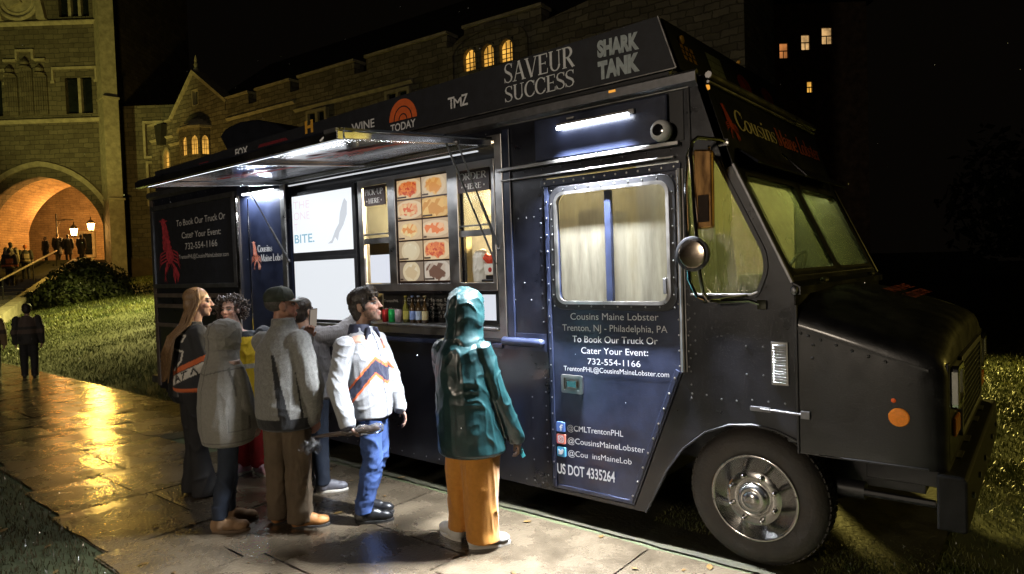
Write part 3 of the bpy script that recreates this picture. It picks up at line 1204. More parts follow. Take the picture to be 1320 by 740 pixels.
    for a in range(n - 1):
        p, q = inner[a], inner[a + 1]
        mb.add([(p[0], 0.9, p[1]), (q[0], 0.9, q[1]), (q[0], 4.2, q[1]), (p[0], 4.2, p[1])], [(0, 1, 2, 3)])
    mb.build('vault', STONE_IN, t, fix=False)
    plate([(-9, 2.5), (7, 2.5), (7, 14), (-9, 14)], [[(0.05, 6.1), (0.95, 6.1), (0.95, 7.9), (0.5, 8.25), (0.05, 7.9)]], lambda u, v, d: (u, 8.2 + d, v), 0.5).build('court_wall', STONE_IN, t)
    arched_window(t, 0.5, 0.46, 6.1, 7.6, 8.3, 8.2, DARK_GLASS, TRIM, 0, 0, 0.22, 0.25, False)
    square_window(t, -2.75, -2.0, 3.9, 5.5, 8.12, DARK_GLASS, 1, 0.2, 0.05)
    dr = plate([(0.3, 3.28), (2.1, 3.28), (2.1, 6.0), (0.3, 6.0)], [[(0.5, 3.3), (1.9, 3.3), (1.9, 5.8), (0.5, 5.8)]], lambda u, v, d: (u, 8.0 + d, v), 0.19).build('doorway', TRIM, t)
    MB().box(0.5, 1.9, 8.15, 8.19, 3.3, 5.8).build('door', mat('pale_door', (0.5, 0.36, 0.18), 0.6, noise=0.2), dr)
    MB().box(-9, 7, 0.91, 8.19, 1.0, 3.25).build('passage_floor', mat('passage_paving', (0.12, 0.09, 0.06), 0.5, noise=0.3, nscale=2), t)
    # iron bracket arm for the lantern
    mb = MB()
    mb.tube([(-0.2, 1.6, 3.25), (-0.2, 1.6, 6.4)], 0.05, 8)
    mb.tube([(-0.2, 1.6, 5.95), (0.3, 1.6, 6.0), (0.93, 1.6, 5.98)], 0.03, 8)
    mb.tube([(-0.2, 1.6, 5.5), (0.05, 1.6, 5.85), (0.4, 1.6, 5.98)], 0.02, 6)
    mb.build('lantern_bracket', LEAD, t)
    return t


tower = gate_tower()


def lantern(label, lx, ly, z, power):
    c, s = math.cos(ANG), math.sin(ANG)
    p = (-48.14 + lx * c - ly * s, 9.80 + lx * s + ly * c, z)
    t = thing('lantern', label, 'lantern', p, ANG, 'lanterns in the archway')
    LAMP = emis('lantern_glow', (1.0, 0.62, 0.22), 40.0)
    mb = MB()
    mb.lathe([(0.17, 0.0), (0.24, 0.42)], (0, 0, 0), 'z', 6)
    mb.build('glass', LAMP, t)
    mb = MB()
    mb.lathe([(0.28, 0.425), (0.20, 0.56), (0.05, 0.70), (0.03, 0.86), (0.005, 0.9)], (0, 0, 0), 'z', 6)
    mb.lathe([(0.05, -0.12), (0.19, -0.05), (0.19, -0.004)], (0, 0, 0), 'z', 6)
    for k in range(6):
        a = R(60 * k)
        mb.tube([(0.175 * math.cos(a), 0.175 * math.sin(a), 0.0), (0.245 * math.cos(a), 0.245 * math.sin(a), 0.42)], 0.012, 5)
    mb.build('lantern_frame', LEAD, t)
    lamp('lantern_light', 'POINT', (p[0] - s * 0.45, p[1] + c * 0.45, p[2] + 0.2), power, (1.0, 0.47, 0.10), 0.25)
    return t


lantern('brighter lantern hanging lower from the bracket in the archway', 0.93, 1.6, 4.95, 480)
lantern('lantern a little higher and to the right of the bracket lantern in the archway', 1.62, 2.3, 5.32, 380)
lamp('passage_light', 'POINT', (-48.14 - 2.2 * math.cos(ANG) - 4.5 * math.sin(ANG), 9.8 - 2.2 * math.sin(ANG) + 4.5 * math.cos(ANG), 6.6), 230, (1.0, 0.45, 0.12), 0.3)


# ------------------------------------------------------------------ gabled wing behind the truck
def stone_wing():
    t = thing('stone_building', 'long dark stone hall with a gable, battlements and warm lit windows behind the truck', 'building',
              (-41.8, 14.0, 0), math.atan2(2.0, 24.2))
    outer = [(0, 0), (36, 0), (36, 11.9)]
    # battlements along the top
    x = 30.6
    outer += [(30.6, 11.9), (30.6, 11.35)]
    xs = [(24.9, 28.6), (19.2, 24.0), (14.4, 18.4), (10.9, 13.7), (8.1, 10.2)]
    for a, b in xs:
        outer += [(b, 11.05), (b, 11.62), (a, 11.62), (a, 11.05)]
    outer += [(8.05, 11.05), (8.05, 11.55), (5.03, 13.62), (2.6, 11.45), (2.6, 11.3), (0.0, 11.3)]
    holes = [[(4.72, 11.8), (5.42, 11.8), (5.42, 12.75), (4.72, 12.75)],
             [(0.95, 8.4), (2.1, 8.4), (2.1, 9.75), (0.95, 9.75)]]
    for x0 in (24.80, 25.72, 26.62):
        holes.append([(x0, 9.85), (x0 + .66, 9.85), (x0 + .66, 10.80), (x0, 10.80)])
        holes.append([(x0, 7.7), (x0 + .66, 7.7), (x0 + .66, 9.62), (x0, 9.62)])
    plate(outer, holes, lambda u, v, d: (u, d, v), 0.6).build('wall', STONE_W, t)
    # coping stones on the merlons and on the gable
    mb = MB()
    for a, b in xs:
        mb.box(a - 0.05, b + 0.05, -0.10, 0.68, 11.622, 11.74)
    for (a, za), (b, zb) in zip([(p[1]) for p in []], []):
        pass
    mb.build('coping', TRIM, t)
    mb = MB()
    for (xa, za, xb, zb) in ((5.03, 13.62, 8.2, 11.45), (5.03, 13.62, 2.45, 11.33)):
        dx, dz = xb - xa, zb - za
        L = math.hypot(dx, dz)
        nx, nz = (-dz / L, dx / L) if dx < 0 else (dz / L * -1, dx / L)
        if nz < 0:
            nx, nz = -nx, -nz
        w = 0.17
        mb.prism([(xa, za + 0.004), (xb, zb + 0.004), (xb + nx * w, zb + nz * w), (xa + nx * w * 0.2, za + w * 1.3)], 'y', -0.12, 0.7)
    mb.build('gable_coping', TRIM, t)
    mb = MB()
    mb.lathe([(0.20, 13.8), (0.14, 14.0), (0.09, 14.05), (0.13, 14.2), (0.06, 14.35), (0.09, 14.45), (0.02, 14.75)], (5.03, 0.2, 0), 'z', 8)
    mb.build('finial', TRIM, t, True)
    # sloped kneeler tops left of the gable, little lead hopper
    mb = MB()
    mb.box(-0.12, 2.55, -0.14, 0.7, 11.302, 11.42)
    mb.build('cornice', TRIM, t)
    mb = MB()
    mb.prism([(1.3, 10.0), (1.75, 10.0), (1.95, 11.2), (1.1, 11.2)], 'y', -0.35, -0.004)
    mb.build('rain_hopper', SLATE, t)
    for z, a, b in ((10.45, 0, 2.6), (9.95, 2.2, 4.0), (10.55, 8.2, 14.0), (10.1, 14.0, 22)):
        MB().prism([(-0.14, z), (0, z - 0.12), (0, z + 0.1), (-0.04, z + 0.1)], 'x', a, b).build('string_course', TRIM, t)
    # gable slit, small lit window
    square_window(t, 4.80, 5.34, 11.85, 12.70, 0.1, DARK_GLASS, 1, 0.12)
    arched_window(t, 1.72, 0.32, 8.45, 9.35, 9.72, 0.05, LIT, TRIM, 1, 3, 0.12)
    MB().box(0.93, 1.28, 0.1, 0.58, 8.4, 9.74).build('window_jamb', STONE_W, t)
    # oriel bay with a stepped lead cap
    cx = 5.15
    def bay(r, za, zb, n=5):
        pts = [(cx + r * math.cos(a), -0.62 * r * math.sin(a)) for a in [math.pi * k / n for k in range(n + 1)]]
        return pts
    mb = MB()
    mb.prism(bay(1.36, 0, 0), 'z', 7.0, 8.75)
    mb.prism(bay(1.36, 0, 0), 'z', 9.98, 10.32)
    mb.build('bay', STONE_W, t)
    ps = bay(1.33, 0, 0)
    for a, b in zip(ps[:-1], ps[1:]):
        a, b = Vector((a[0], a[1], 0)), Vector((b[0], b[1], 0))
        u = (b - a)
        L = u.length
        u.normalize()
        nrm = Vector((u.y, -u.x, 0))
        if nrm.y > 0:
            nrm = -nrm
        w = plate([(0, 8.752), (L, 8.752), (L, 9.978), (0, 9.978)], [arch_pts(L / 2, L * 0.30, 8.85, 9.65, 9.92)],
                  lambda q, v, d: tuple(a + u * q - nrm * d * 0.0 + nrm * (0.0 - d) + Vector((0, 0, v))), 0.14).build('window', STONE_W, t)
        g = MB()
        g.add([tuple(a + u * q - nrm * 0.10 + Vector((0, 0, v))) for q, v in arch_pts(L / 2, L * 0.32, 8.84, 9.66, 9.93)], [tuple(range(len(arch_pts(0, 1, 0, 1, 2))))])
        g.build('pane', LIT, w)
        bb = MB()
        for k in (0.42, 0.58):
            q = a + u * (L * k) - nrm * 0.085
            bb.tube([(q.x, q.y, 8.85), (q.x, q.y, 9.9)], 0.014, 4)
        for z in (9.15, 9.42, 9.66):
            q0, q1 = a + u * (L * .22) - nrm * 0.085, a + u * (L * .78) - nrm * 0.085
            bb.tube([(q0.x, q0.y, z), (q1.x, q1.y, z)], 0.012, 4)
        bb.build('glazing_bar', LEAD, w)
    mb = MB()
    for r, z0, z1 in ((1.50, 10.322, 10.45), (1.30, 10.45, 10.60), (1.02, 10.60, 10.76), (0.70, 10.76, 10.92)):
        mb.prism(bay(r, 0, 0), 'z', z0, z1 - 0.003)
    mb.build('bay_roof', TRIM, t)
    # group of three tall lit lights with a relieving surround
    for i, x0 in enumerate((24.80, 25.72, 26.62)):
        arched_window(t, x0 + .33, 0.30, 9.90, 10.52, 10.78, 0.05, LIT, STONE_W, 2, 3, 0.10)
        arched_window(t, x0 + .33, 0.30, 7.75, 9.30, 9.60, 0.05, LIT, STONE_W, 2, 4, 0.10)
    mb = MB()
    so = arch_pts(26.05, 1.95, 9.6, 10.6, 11.55, 8, 0.1)
    si = arch_pts(26.05, 1.72, 9.6, 10.6, 11.30, 8, 0.1)
    for a in range(len(so) - 1):
        p, q, r_, s_ = so[a], so[a + 1], si[a + 1], si[a]
        mb.add([(p[0], -0.1, p[1]), (q[0], -0.1, q[1]), (r_[0], -0.1, r_[1]), (s_[0], -0.1, s_[1]), (p[0], 0, p[1]), (q[0], 0, q[1]), (r_[0], 0, r_[1]), (s_[0], 0, s_[1])],
               [(0, 1, 2, 3), (0, 4, 5, 1), (3, 2, 6, 7)])
    mb.build('window_hood', STONE_W, t)
    for x0, x1 in ((9.2, 10.1), (15.2, 16.4), (20.6, 21.8)):
        square_window(t, x0, x1, 8.3, 9.7, -0.12, DARK_GLASS, 2, 0.14, 0.1)
    # slate roof behind the parapet
    mb = MB()
    mb.add([(0.3, 0.9, 11.2), (30.5, 0.9, 11.2), (30.5, 5.2, 15.4), (5.0, 5.2, 15.4)], [(0, 1, 2, 3)])
    mb.build('roof', SLATE, t, fix=False)
    MB().box(30.62, 36, 0.61, 4.0, 0, 13.2).build('stair_turret', STONE_W, t)
    MB().box(0.0, 0.6, 0.61, 8.0, 0, 11.2).build('end_wall', STONE_W, t)
    return t


stone_wing()


def far_hall():
    """dark building far to the right with three lit sash windows"""
    d = 45.0
    c = Vector((1.4423, -3.9482, 1.87)) + Vector((-.6328, .7743, 0)) * d
    t = thing('brick_building', 'nearly black building beyond the cab with a row of three lit sash windows', 'building', (c.x, c.y, 0), ANG)
    wins = [(18.55, 15.35, 0.62, 1.05, LIT_DIM), (20.03, 15.86, 0.62, 1.05, LIT_PALE), (21.42, 16.20, 0.74, 1.15, LIT_PALE), (20.36, 13.0, 0.40, 0.78, LIT)]
    holes = [[(x, z), (x + w, z), (x + w, z + h), (x, z + h)] for x, z, w, h, _ in wins]
    plate([(5, 0), (24.5, 0), (24.5, 19), (5, 19)], holes, lambda u, v, dd: (u, dd, v), 0.5).build(
        'wall', mat('dark_brick', (0.20, 0.14, 0.10), 0.9, noise=0.5, nscale=2), t)
    for x, z, w, h, g in wins:
        f = plate([(x - .05, z - .05), (x + w + .05, z - .05), (x + w + .05, z + h + .05), (x - .05, z + h + .05)],
                  [[(x + .03, z + .03), (x + w - .03, z + .03), (x + w - .03, z + h - .03), (x + .03, z + h - .03)]],
                  lambda u, v, dd: (u, -0.04 + dd, v), 0.1).build('window', LEAD, t)
        MB().box(x + .03, x + w - .03, 0.12, 0.14, z + .03, z + h - .03).build('pane', g, f)
        MB().box(x + .03, x + w - .03, 0.02, 0.07, z + h * 0.5 - .03, z + h * 0.5 + .03).box(x + w / 2 - .02, x + w / 2 + .02, 0.02, 0.068, z + .03, z + h * 0.5 - .031).build('glazing_bar', LEAD, f)
    MB().prism([(4.5, 19.0), (25, 19.0), (23, 22.5), (6, 22.5)], 'y', 0.0, 8.0).build('roof', SLATE, t)
    return t


far_hall()


# ------------------------------------------------------------------ steps and handrail up to the archway
def steps():
    p0 = Vector((-24.0, 0.55, 0.10))
    d = Vector((-0.908, 0.419, 0))
    side = Vector((-0.419, -0.908, 0))
    n, run, rise = 22, 1.10, 0.142
    t = thing('stone_steps', 'long flight of shallow stone steps climbing to the archway', 'steps', tuple(p0), 0)
    mb = MB()
    for k in range(n):
        c0 = d * (k * run)
        a, b = c0, c0 + d * (run * (n - k) if k == n - 1 else run)
        w = 6.5
        z1 = rise * (k + 1)
        vs = [a, b, b + side * w, a + side * w]
        mb.add([(v.x, v.y, -0.6) for v in vs] + [(v.x, v.y, z1) for v in vs],
               [(4, 5, 6, 7), (0, 4, 7, 3), (0, 1, 5, 4), (3, 7, 6, 2), (1, 2, 6, 5)])
    mb.build('treads', mat('step_stone', (0.10, 0.085, 0.065), 0.5, noise=0.3, nscale=2, bump=0.3), t)
    mb = MB()
    L = n * run
    a, b = -side * 0.42, d * L - side * 0.42
    for off0, off1, in ((0.0, 0.40),):
        vs = [a, b, b + side * 0.40, a + side * 0.40]
        hz = [0.10, 0.10 + rise * n]
        mb.add([(v.x, v.y, -0.6) for v in vs] + [(vs[0].x, vs[0].y, hz[0]), (vs[1].x, vs[1].y, hz[1]), (vs[2].x, vs[2].y, hz[1]), (vs[3].x, vs[3].y, hz[0])],
               [(4, 5, 6, 7), (0, 4, 7, 3), (0, 1, 5, 4), (3, 7, 6, 2), (1, 2, 6, 5)])
    mb.build('kerb_stone', TRIM, t)
    h = thing('handrail', 'thin pale metal handrail rising along the edge of the steps', 'handrail', tuple(p0), 0)
    mb = MB()
    q = [side * 0.25 + d * s + Vector((0, 0, 0.95 + rise * s / run)) for s in (2.0, 8, 14, 20.5)]
    mb.tube([tuple(x) for x in q], 0.045, 8)
    mb.build('rail', mat('pale_rail', (0.45, 0.42, 0.36), 0.4, 0.6), h)
    for s in (2.2, 8.0, 14.0, 20.3):
        b0 = side * 0.25 + d * s
        MB().tube([(b0.x, b0.y, 0.05 + rise * s / run), (b0.x, b0.y, 0.92 + rise * s / run)], 0.03, 6).build('post', LEAD, h)


steps()


# ------------------------------------------------------------------ bush on the bank
def bush():
    cx, cy = -30.6, 6.2
    t = thing('bush', 'broad rounded evergreen bush on the grassy bank below the archway', 'bush', (cx, cy, float(ground_h(np.array([cx]), np.array([cy]))[0])), ANG)
    rs = np.random.RandomState(4)
    lobes = [(-1.35, 0, .30, .62), (-.75, .1, .55, .85), (0.05, .2, .85, 1.0), (.65, .1, .80, .98), (1.25, 0, .55, .8), (-1.9, -.3, .10, .45), (0.2, -.5, .45, .9), (-.7, -.5, .30, .72), (1.75, .0, .25, .5), (-2.15, -.5, -.05, .40)]
    P, Nn = [], []
    for lx, ly, lz, r in lobes:
        n = int(2600 * r * r)
        v = rs.normal(size=(n, 3))
        v /= np.linalg.norm(v, axis=1)[:, None]
        rad = r * (1 + 0.28 * vnoise(v * 2.8 + lx * 7) + 0.12 * vnoise(v * 7 + 3)) * rs.uniform(0.72, 1.05, n) ** 0.6
        P.append(np.array([lx, ly, lz]) + v * rad[:, None] * np.array([1, 1, 0.9]))
        Nn.append(v)
    P = np.concatenate(P)
    Nn = np.concatenate(Nn)
    k = P[:, 2] > -0.25
    P, Nn = P[k], Nn[k]
    n = len(P)
    a = rs.normal(size=(n, 3))
    a -= Nn * (a * Nn).sum(1)[:, None] * 0.6
    a /= np.linalg.norm(a, axis=1)[:, None]
    b = np.cross(a, Nn + rs.normal(size=(n, 3)) * 0.5)
    b /= np.linalg.norm(b, axis=1)[:, None]
    s = rs.uniform(0.05, 0.12, n)[:, None]
    V = np.stack([P - a * s, P + b * s * .45, P + a * s, P - b * s * .45], 1).reshape(-1, 3)
    me = bpy.data.meshes.new('foliage')
    me.from_pydata(V.tolist(), [], [(4 * i, 4 * i + 1, 4 * i + 2, 4 * i + 3) for i in range(n)])
    link('foliage', me, mat('bush_leaves', (0.025, 0.045, 0.014), 0.5, color2=(0.09, 0.10, 0.03), nscale=2.2), t)
    mb = MB()
    for lx, ly, lz, r in lobes:
        mb.ell((lx, ly, lz * 0.9), (r * .72, r * .72, r * .62), 10, 7)
    for k in range(8):
        mb.tube([(0.2 * k - .8, 0, -0.3), (0.25 * k - 1, 0.1, 0.5)], 0.05, 5)
    mb.build('branches', mat('bush_inner', (0.012, 0.016, 0.008), 0.9), t)


bush()


# ------------------------------------------------------------------ far dark trees closing the view on the right
def treeline():
    rs = np.random.RandomState(17)
    V = []
    for k in range(16):
        t = k / 15.0
        cx, cy = -1.0 + 44 * t, 62 - 18 * t + rs.uniform(-4, 4)
        hh = rs.uniform(6, 15)
        n = 900
        v = rs.normal(size=(n, 3))
        v /= np.linalg.norm(v, axis=1)[:, None]
        P = np.array([cx, cy, hh * .55]) + v * np.array([4.2, 3.5, hh * .5]) * (rs.uniform(.6, 1.05, n) * (1 + .3 * vnoise(v * 2.5 + k)))[:, None]
        a = rs.normal(size=(n, 3)); b = rs.normal(size=(n, 3))
        a /= np.linalg.norm(a, axis=1)[:, None]; b /= np.linalg.norm(b, axis=1)[:, None]
        s = rs.uniform(.25, .6, n)[:, None]
        V.append(np.stack([P - a * s, P + b * s * .6, P + a * s, P - b * s * .6], 1).reshape(-1, 3))
    V = np.concatenate(V)
    me = bpy.data.meshes.new('treeline')
    me.from_pydata(V.tolist(), [], [(4 * i, 4 * i + 1, 4 * i + 2, 4 * i + 3) for i in range(len(V) // 4)])
    o = link('treeline', me, mat('far_foliage', (0.03, 0.04, 0.015), 0.7, noise=0.5, nscale=.4), None)
    o['kind'] = 'stuff'
    tag(o, 'dark trees far beyond the lawn at the right, almost lost in the night', 'trees')


treeline()


def fallen_leaves():
    rs = np.random.RandomState(8)
    mb = MB()
    for k in range(260):
        x, y = (rs.uniform(-9, 0.3), rs.uniform(-2.6, 0.3)) if k < 130 else (rs.uniform(-12, 6), rs.choice([rs.uniform(-3.6, -2.3), rs.uniform(-0.5, 0.6)]))
        if -7 < x < 1 and y > -0.02:
            continue
        s, a = rs.uniform(.018, .045), rs.uniform(0, 6.28)
        z = float(ground_h(np.array([x]), np.array([y]))[0]) * (y > 0.5) + .012
        c, n = math.cos(a), math.sin(a)
        pts = [(-1, 0), (-.3, .45), (.5, .38), (1, 0), (.5, -.35), (-.3, -.45)]
        mb.add([(x + s * (u * c - v * n), y + s * (u * n + v * c), z + s * .25 * abs(v) * rs.uniform(.2, 1.2)) for u, v in pts], [tuple(range(6))])
    o = mb.build('fallen_leaves', mat('wet_leaf', (.07, .035, .012), .35, color2=(.17, .10, .03), nscale=1.5), None, fix=False)
    o['kind'] = 'stuff'
    tag(o, 'wet brown leaves scattered on the path and along its edges', 'leaves')


fallen_leaves()
# ================================================================== THE FOOD TRUCK
def glass_mat(name, tint, fog, fogcol, rough=0.04, drops=0.25, streak=True):
    m = bpy.data.materials.new(name)
    m.use_nodes = True
    nt = m.node_tree
    nt.nodes.clear()
    out = nt.nodes.new('ShaderNodeOutputMaterial')
    tr = nt.nodes.new('ShaderNodeBsdfTransparent')
    tr.inputs[0].default_value = tuple(tint) + (1,)
    gl = nt.nodes.new('ShaderNodeBsdfGlossy')
    gl.inputs['Roughness'].default_value = rough
    fr = nt.nodes.new('ShaderNodeFresnel')
    fr.inputs[0].default_value = 1.5
    mg = nt.nodes.new('ShaderNodeMixShader')
    nt.links.new(fr.outputs[0], mg.inputs[0])
    nt.links.new(tr.outputs[0], mg.inputs[1])
    nt.links.new(gl.outputs[0], mg.inputs[2])
    df = nt.nodes.new('ShaderNodeBsdfDiffuse')
    df.inputs[0].default_value = tuple(fogcol) + (1,)
    tl = nt.nodes.new('ShaderNodeBsdfTranslucent')
    tl.inputs[0].default_value = tuple(fogcol) + (1,)
    mf = nt.nodes.new('ShaderNodeMixShader')
    mf.inputs[0].default_value = 0.8
    nt.links.new(df.outputs[0], mf.inputs[1])
    nt.links.new(tl.outputs[0], mf.inputs[2])
    tc = nt.nodes.new('ShaderNodeTexCoord')
    mp = nt.nodes.new('ShaderNodeMapping')
    mp.inputs['Scale'].default_value = (9, 9, 1.3) if streak else (3, 3, 3)
    nz = nt.nodes.new('ShaderNodeTexNoise')
    nz.inputs['Scale'].default_value = 1.6
    nz.inputs['Detail'].default_value = 7
    nz.inputs['Roughness'].default_value = 0.65
    nt.links.new(tc.outputs['Object'], mp.inputs[0])
    nt.links.new(mp.outputs[0], nz.inputs['Vector'])
    rp = nt.nodes.new('ShaderNodeMapRange')
    rp.inputs[1].default_value = 0.3
    rp.inputs[2].default_value = 0.7
    rp.inputs[3].default_value = fog * 0.65
    rp.inputs[4].default_value = min(1, fog * 1.35)
    nt.links.new(nz.outputs[0], rp.inputs[0])
    mx = nt.nodes.new('ShaderNodeMixShader')
    nt.links.new(rp.outputs[0], mx.inputs[0])
    nt.links.new(mg.outputs[0], mx.inputs[1])
    nt.links.new(mf.outputs[0], mx.inputs[2])
    nt.links.new(mx.outputs[0], out.inputs[0])
    v = nt.nodes.new('ShaderNodeTexVoronoi')
    v.inputs['Scale'].default_value = 80
    nt.links.new(tc.outputs['Object'], v.inputs['Vector'])
    bp = nt.nodes.new('ShaderNodeBump')
    bp.inputs['Strength'].default_value = drops
    bp.inputs['Distance'].default_value = 0.01
    nt.links.new(v.outputs['Distance'], bp.inputs['Height'])
    nt.links.new(bp.outputs[0], gl.inputs['Normal'])
    return m


M['glass_door'] = glass_mat('door_glass', (0.85, 0.85, 0.80), 0.45, (0.80, 0.74, 0.58))
M['glass_quarter'] = glass_mat('cab_side_glass', (0.66, 0.70, 0.50), 0.30, (0.48, 0.49, 0.30))
M['glass_front'] = glass_mat('windscreen_glass', (0.55, 0.66, 0.42), 0.36, (0.27, 0.34, 0.15), drops=0.5, streak=False)
M['glass_clear'] = glass_mat('window_glass', (0.96, 0.96, 0.94), 0.03, (0.8, 0.8, 0.7), drops=0.05)

truck = thing('food_truck', 'black step van food truck with its serving hatch propped open', 'food truck', (0, 0, 0))
XU, ZV = Vector((1, 0, 0)), Vector((0, 0, 1))


def part(mb, name, m, smooth=False, bevel=0.0, parent=None, fix=True):
    return mb.build(name, M[m] if isinstance(m, str) else m, parent or truck, smooth, bevel, fix)


def side3(y):
    return lambda u, v, d: (u, y + d, v)


W_TRUCK = 2.40
arch = [(-0.68, 0.19), (-0.60, 0.34), (-0.52, 0.50), (-0.40, 0.665), (-0.25, 0.79), (-0.10, 0.855), (0.05, 0.875), (0.18, 0.862), (0.303, 0.815)]
rear_arch = [(-5.30 - 0.62 + 0.62 * math.cos(a), 0.36 + 0.55 * math.sin(a)) for a in [math.pi * k / 10 for k in range(10, -1, -1)]]
rear_arch = [(x - 0.35, z) for x, z in rear_arch]
outline = [(-8.17, 0.36)] + rear_arch + [(-5.0, 0.19)] + arch + [(0.303, 1.70), (0.28, 1.75), (-0.03, 2.43), (-0.215, 3.02), (-8.17, 3.02)]
door_hole = [(-1.455, 0.215), (-0.762, 0.215), (-0.385, 1.16), (-0.385, 2.515), (-1.455, 2.515)]
serve_hole = [(-4.86, 1.36), (-1.885, 1.36), (-1.885, 2.875), (-4.86, 2.875)]
qwin = rpoly([(-0.325, 1.655), (0.085, 1.655), (0.142, 1.80), (0.135, 1.90), (-0.13, 2.465), (-0.19, 2.55), (-0.30, 2.54), (-0.328, 2.46)],
             [0.05, 0.05, 0.04, 0.04, 0.06, 0.04, 0.03, 0.03], 4)
part(plate(outline, [door_hole, serve_hole, qwin], side3(0.0), 0.045), 'body_side', 'paint')
far_outline = [(-8.17, 0.36), (-5.0, 0.36), (-0.7, 0.36), (-0.5, 0.8), (0.303, 0.8)] + [(0.303, 1.70), (0.28, 1.75), (-0.03, 2.43), (-0.215, 3.02), (-8.17, 3.02)]
part(plate(far_outline, [], side3(W_TRUCK - 0.045), 0.045), 'body_side', 'paint')
mb = MB()
mb.box(-8.165, -0.22, 0.046, W_TRUCK - 0.046, 2.985, 3.018)
part(mb, 'roof', 'paint')
mb = MB()
mb.box(-8.17, -8.13, 0.046, W_TRUCK - 0.046, 0.36, 2.984)
part(mb, 'rear_wall', 'paint')
mb = MB()
mb.box(-8.1, -0.75, 0.05, W_TRUCK - 0.05, 0.30, 0.42)
mb.box(-0.75, 0.29, 0.05, W_TRUCK - 0.05, 0.90, 0.94)
mb.box(-7.9, 0.85, 0.65, 0.80, 0.42, 0.60)
mb.box(-7.9, 0.85, 1.60, 1.75, 0.42, 0.60)
part(mb, 'chassis', 'trim')
# roof edge rail, drip gutter and belt rails along the side
mb = MB()
mb.prism([(-0.045, 2.985), (0.0, 2.955), (0.0, 3.05), (-0.02, 3.06), (-0.045, 3.04)], 'x', -8.2, -0.24)
part(mb, 'roof_rail', 'steel_dull')
mb = MB()
mb.box(-1.86, -0.30, -0.012, -0.0005, 2.955, 2.975)
mb.box(-1.86, -0.36, -0.055, -0.0005, 2.605, 2.632)
mb.box(-1.84, -0.40, -0.040, -0.0005, 2.53, 2.545)
part(mb, 'drip_rail', 'alu', bevel=0.004)
# raised box panel above the door
mb = MB()
mb.prism([(-0.03, 2.64), (-0.0005, 2.64), (-0.0005, 2.945), (-0.03, 2.945)], 'x', -1.50, -0.44)
part(mb, 'header_panel', 'paint_blue_sheen', bevel=0.01)
mb = MB()
mb.box(-0.43, -0.34, -0.010, -0.0005, 2.64, 2.95)
mb.tube([(-0.30, -0.004, 2.60), (-0.305, -0.004, 2.96)], 0.008, 6)
part(mb, 'cab_seam', 'trim')
# rivets over the whole side
mb = MB()
rnd = random.Random(2)


def rivet(x, z, y=0.0, r=0.0065):
    mb.ell((x, y, z), (r, 0.006, r), 7, 4)


for z in np.arange(0.30, 2.5, 0.105):
    rivet(-1.49, z)
for z in np.arange(0.24, 1.3, 0.16):
    rivet(-1.62, z)
for x in np.arange(-4.9, -1.5, 0.16):
    rivet(x, 0.235)
for x in np.arange(-4.9, -1.5, 0.30):
    rivet(x, 1.315)
for x, z in ((-1.62, 2.24), (-1.70, 2.24), (-1.55, 2.24), (-1.66, 1.75), (-1.60, 1.62), (-1.75, 1.62)):
    rivet(x, z)
for x in np.arange(-0.33, 0.30, 0.095):
    rivet(x, 1.02 + rnd.uniform(-.01, .01))
for z in np.arange(1.0, 1.62, 0.085):
    rivet(-0.335, z)
    if z > 1.2:
        rivet(-0.30, z + 0.03)
for x in (0.02, 0.12, 0.20):
    rivet(x, 1.35)
    rivet(x, 1.18)
for x in np.arange(-1.8, -0.4, 0.17):
    rivet(x, 2.585, -0.004)
for x in np.arange(-8.0, -1.9, 0.2):
    rivet(x, 2.925)
part(mb, 'rivets', 'steel_dull', True)

# ---------------------------------------------------------------- cab door
door_out = [(-1.445, 0.222), (-0.768, 0.222), (-0.395, 1.162), (-0.395, 2.505), (-1.445, 2.505)]
dwin = rrect(-1.345, -0.455, 1.600, 2.395, 0.075)
door = part(plate(door_out, [dwin], side3(-0.004), 0.04), 'cab_door', 'paint_blue_sheen')
mb = MB()
o1, i1 = rrect(-1.395, -0.405, 1.552, 2.442, 0.10), rrect(-1.335, -0.465, 1.61, 2.385, 0.07)
mb = plate(o1, [i1], lambda u, v, d: (u, -0.019 + d, v), 0.014)
part(mb, 'window_gasket', 'trim', parent=door, bevel=0.005)
o1, i1 = rrect(-1.352, -0.448, 1.592, 2.402, 0.08), rrect(-1.330, -0.470, 1.614, 2.380, 0.065)
part(plate(o1, [i1], lambda u, v, d: (u, -0.026 + d, v), 0.02), 'window_trim', 'alu', parent=door)
mb = MB()
mb.box(-0.935, -0.885, -0.012, 0.022, 1.615, 2.379)
part(mb, 'sash_bar', 'paint_blue_sheen', parent=door, bevel=0.004)
mb = MB()
mb.prism(rrect(-1.332, -0.468, 1.612, 2.382, 0.066), 'y', 0.024, 0.029)
part(mb, 'door_glass', 'glass_door', parent=door)
mb = MB()
mb.box(-0.50, -0.475, -0.03, -0.0, 1.665, 1.77)
part(mb, 'window_latch', 'steel_dull', parent=door, bevel=0.004)
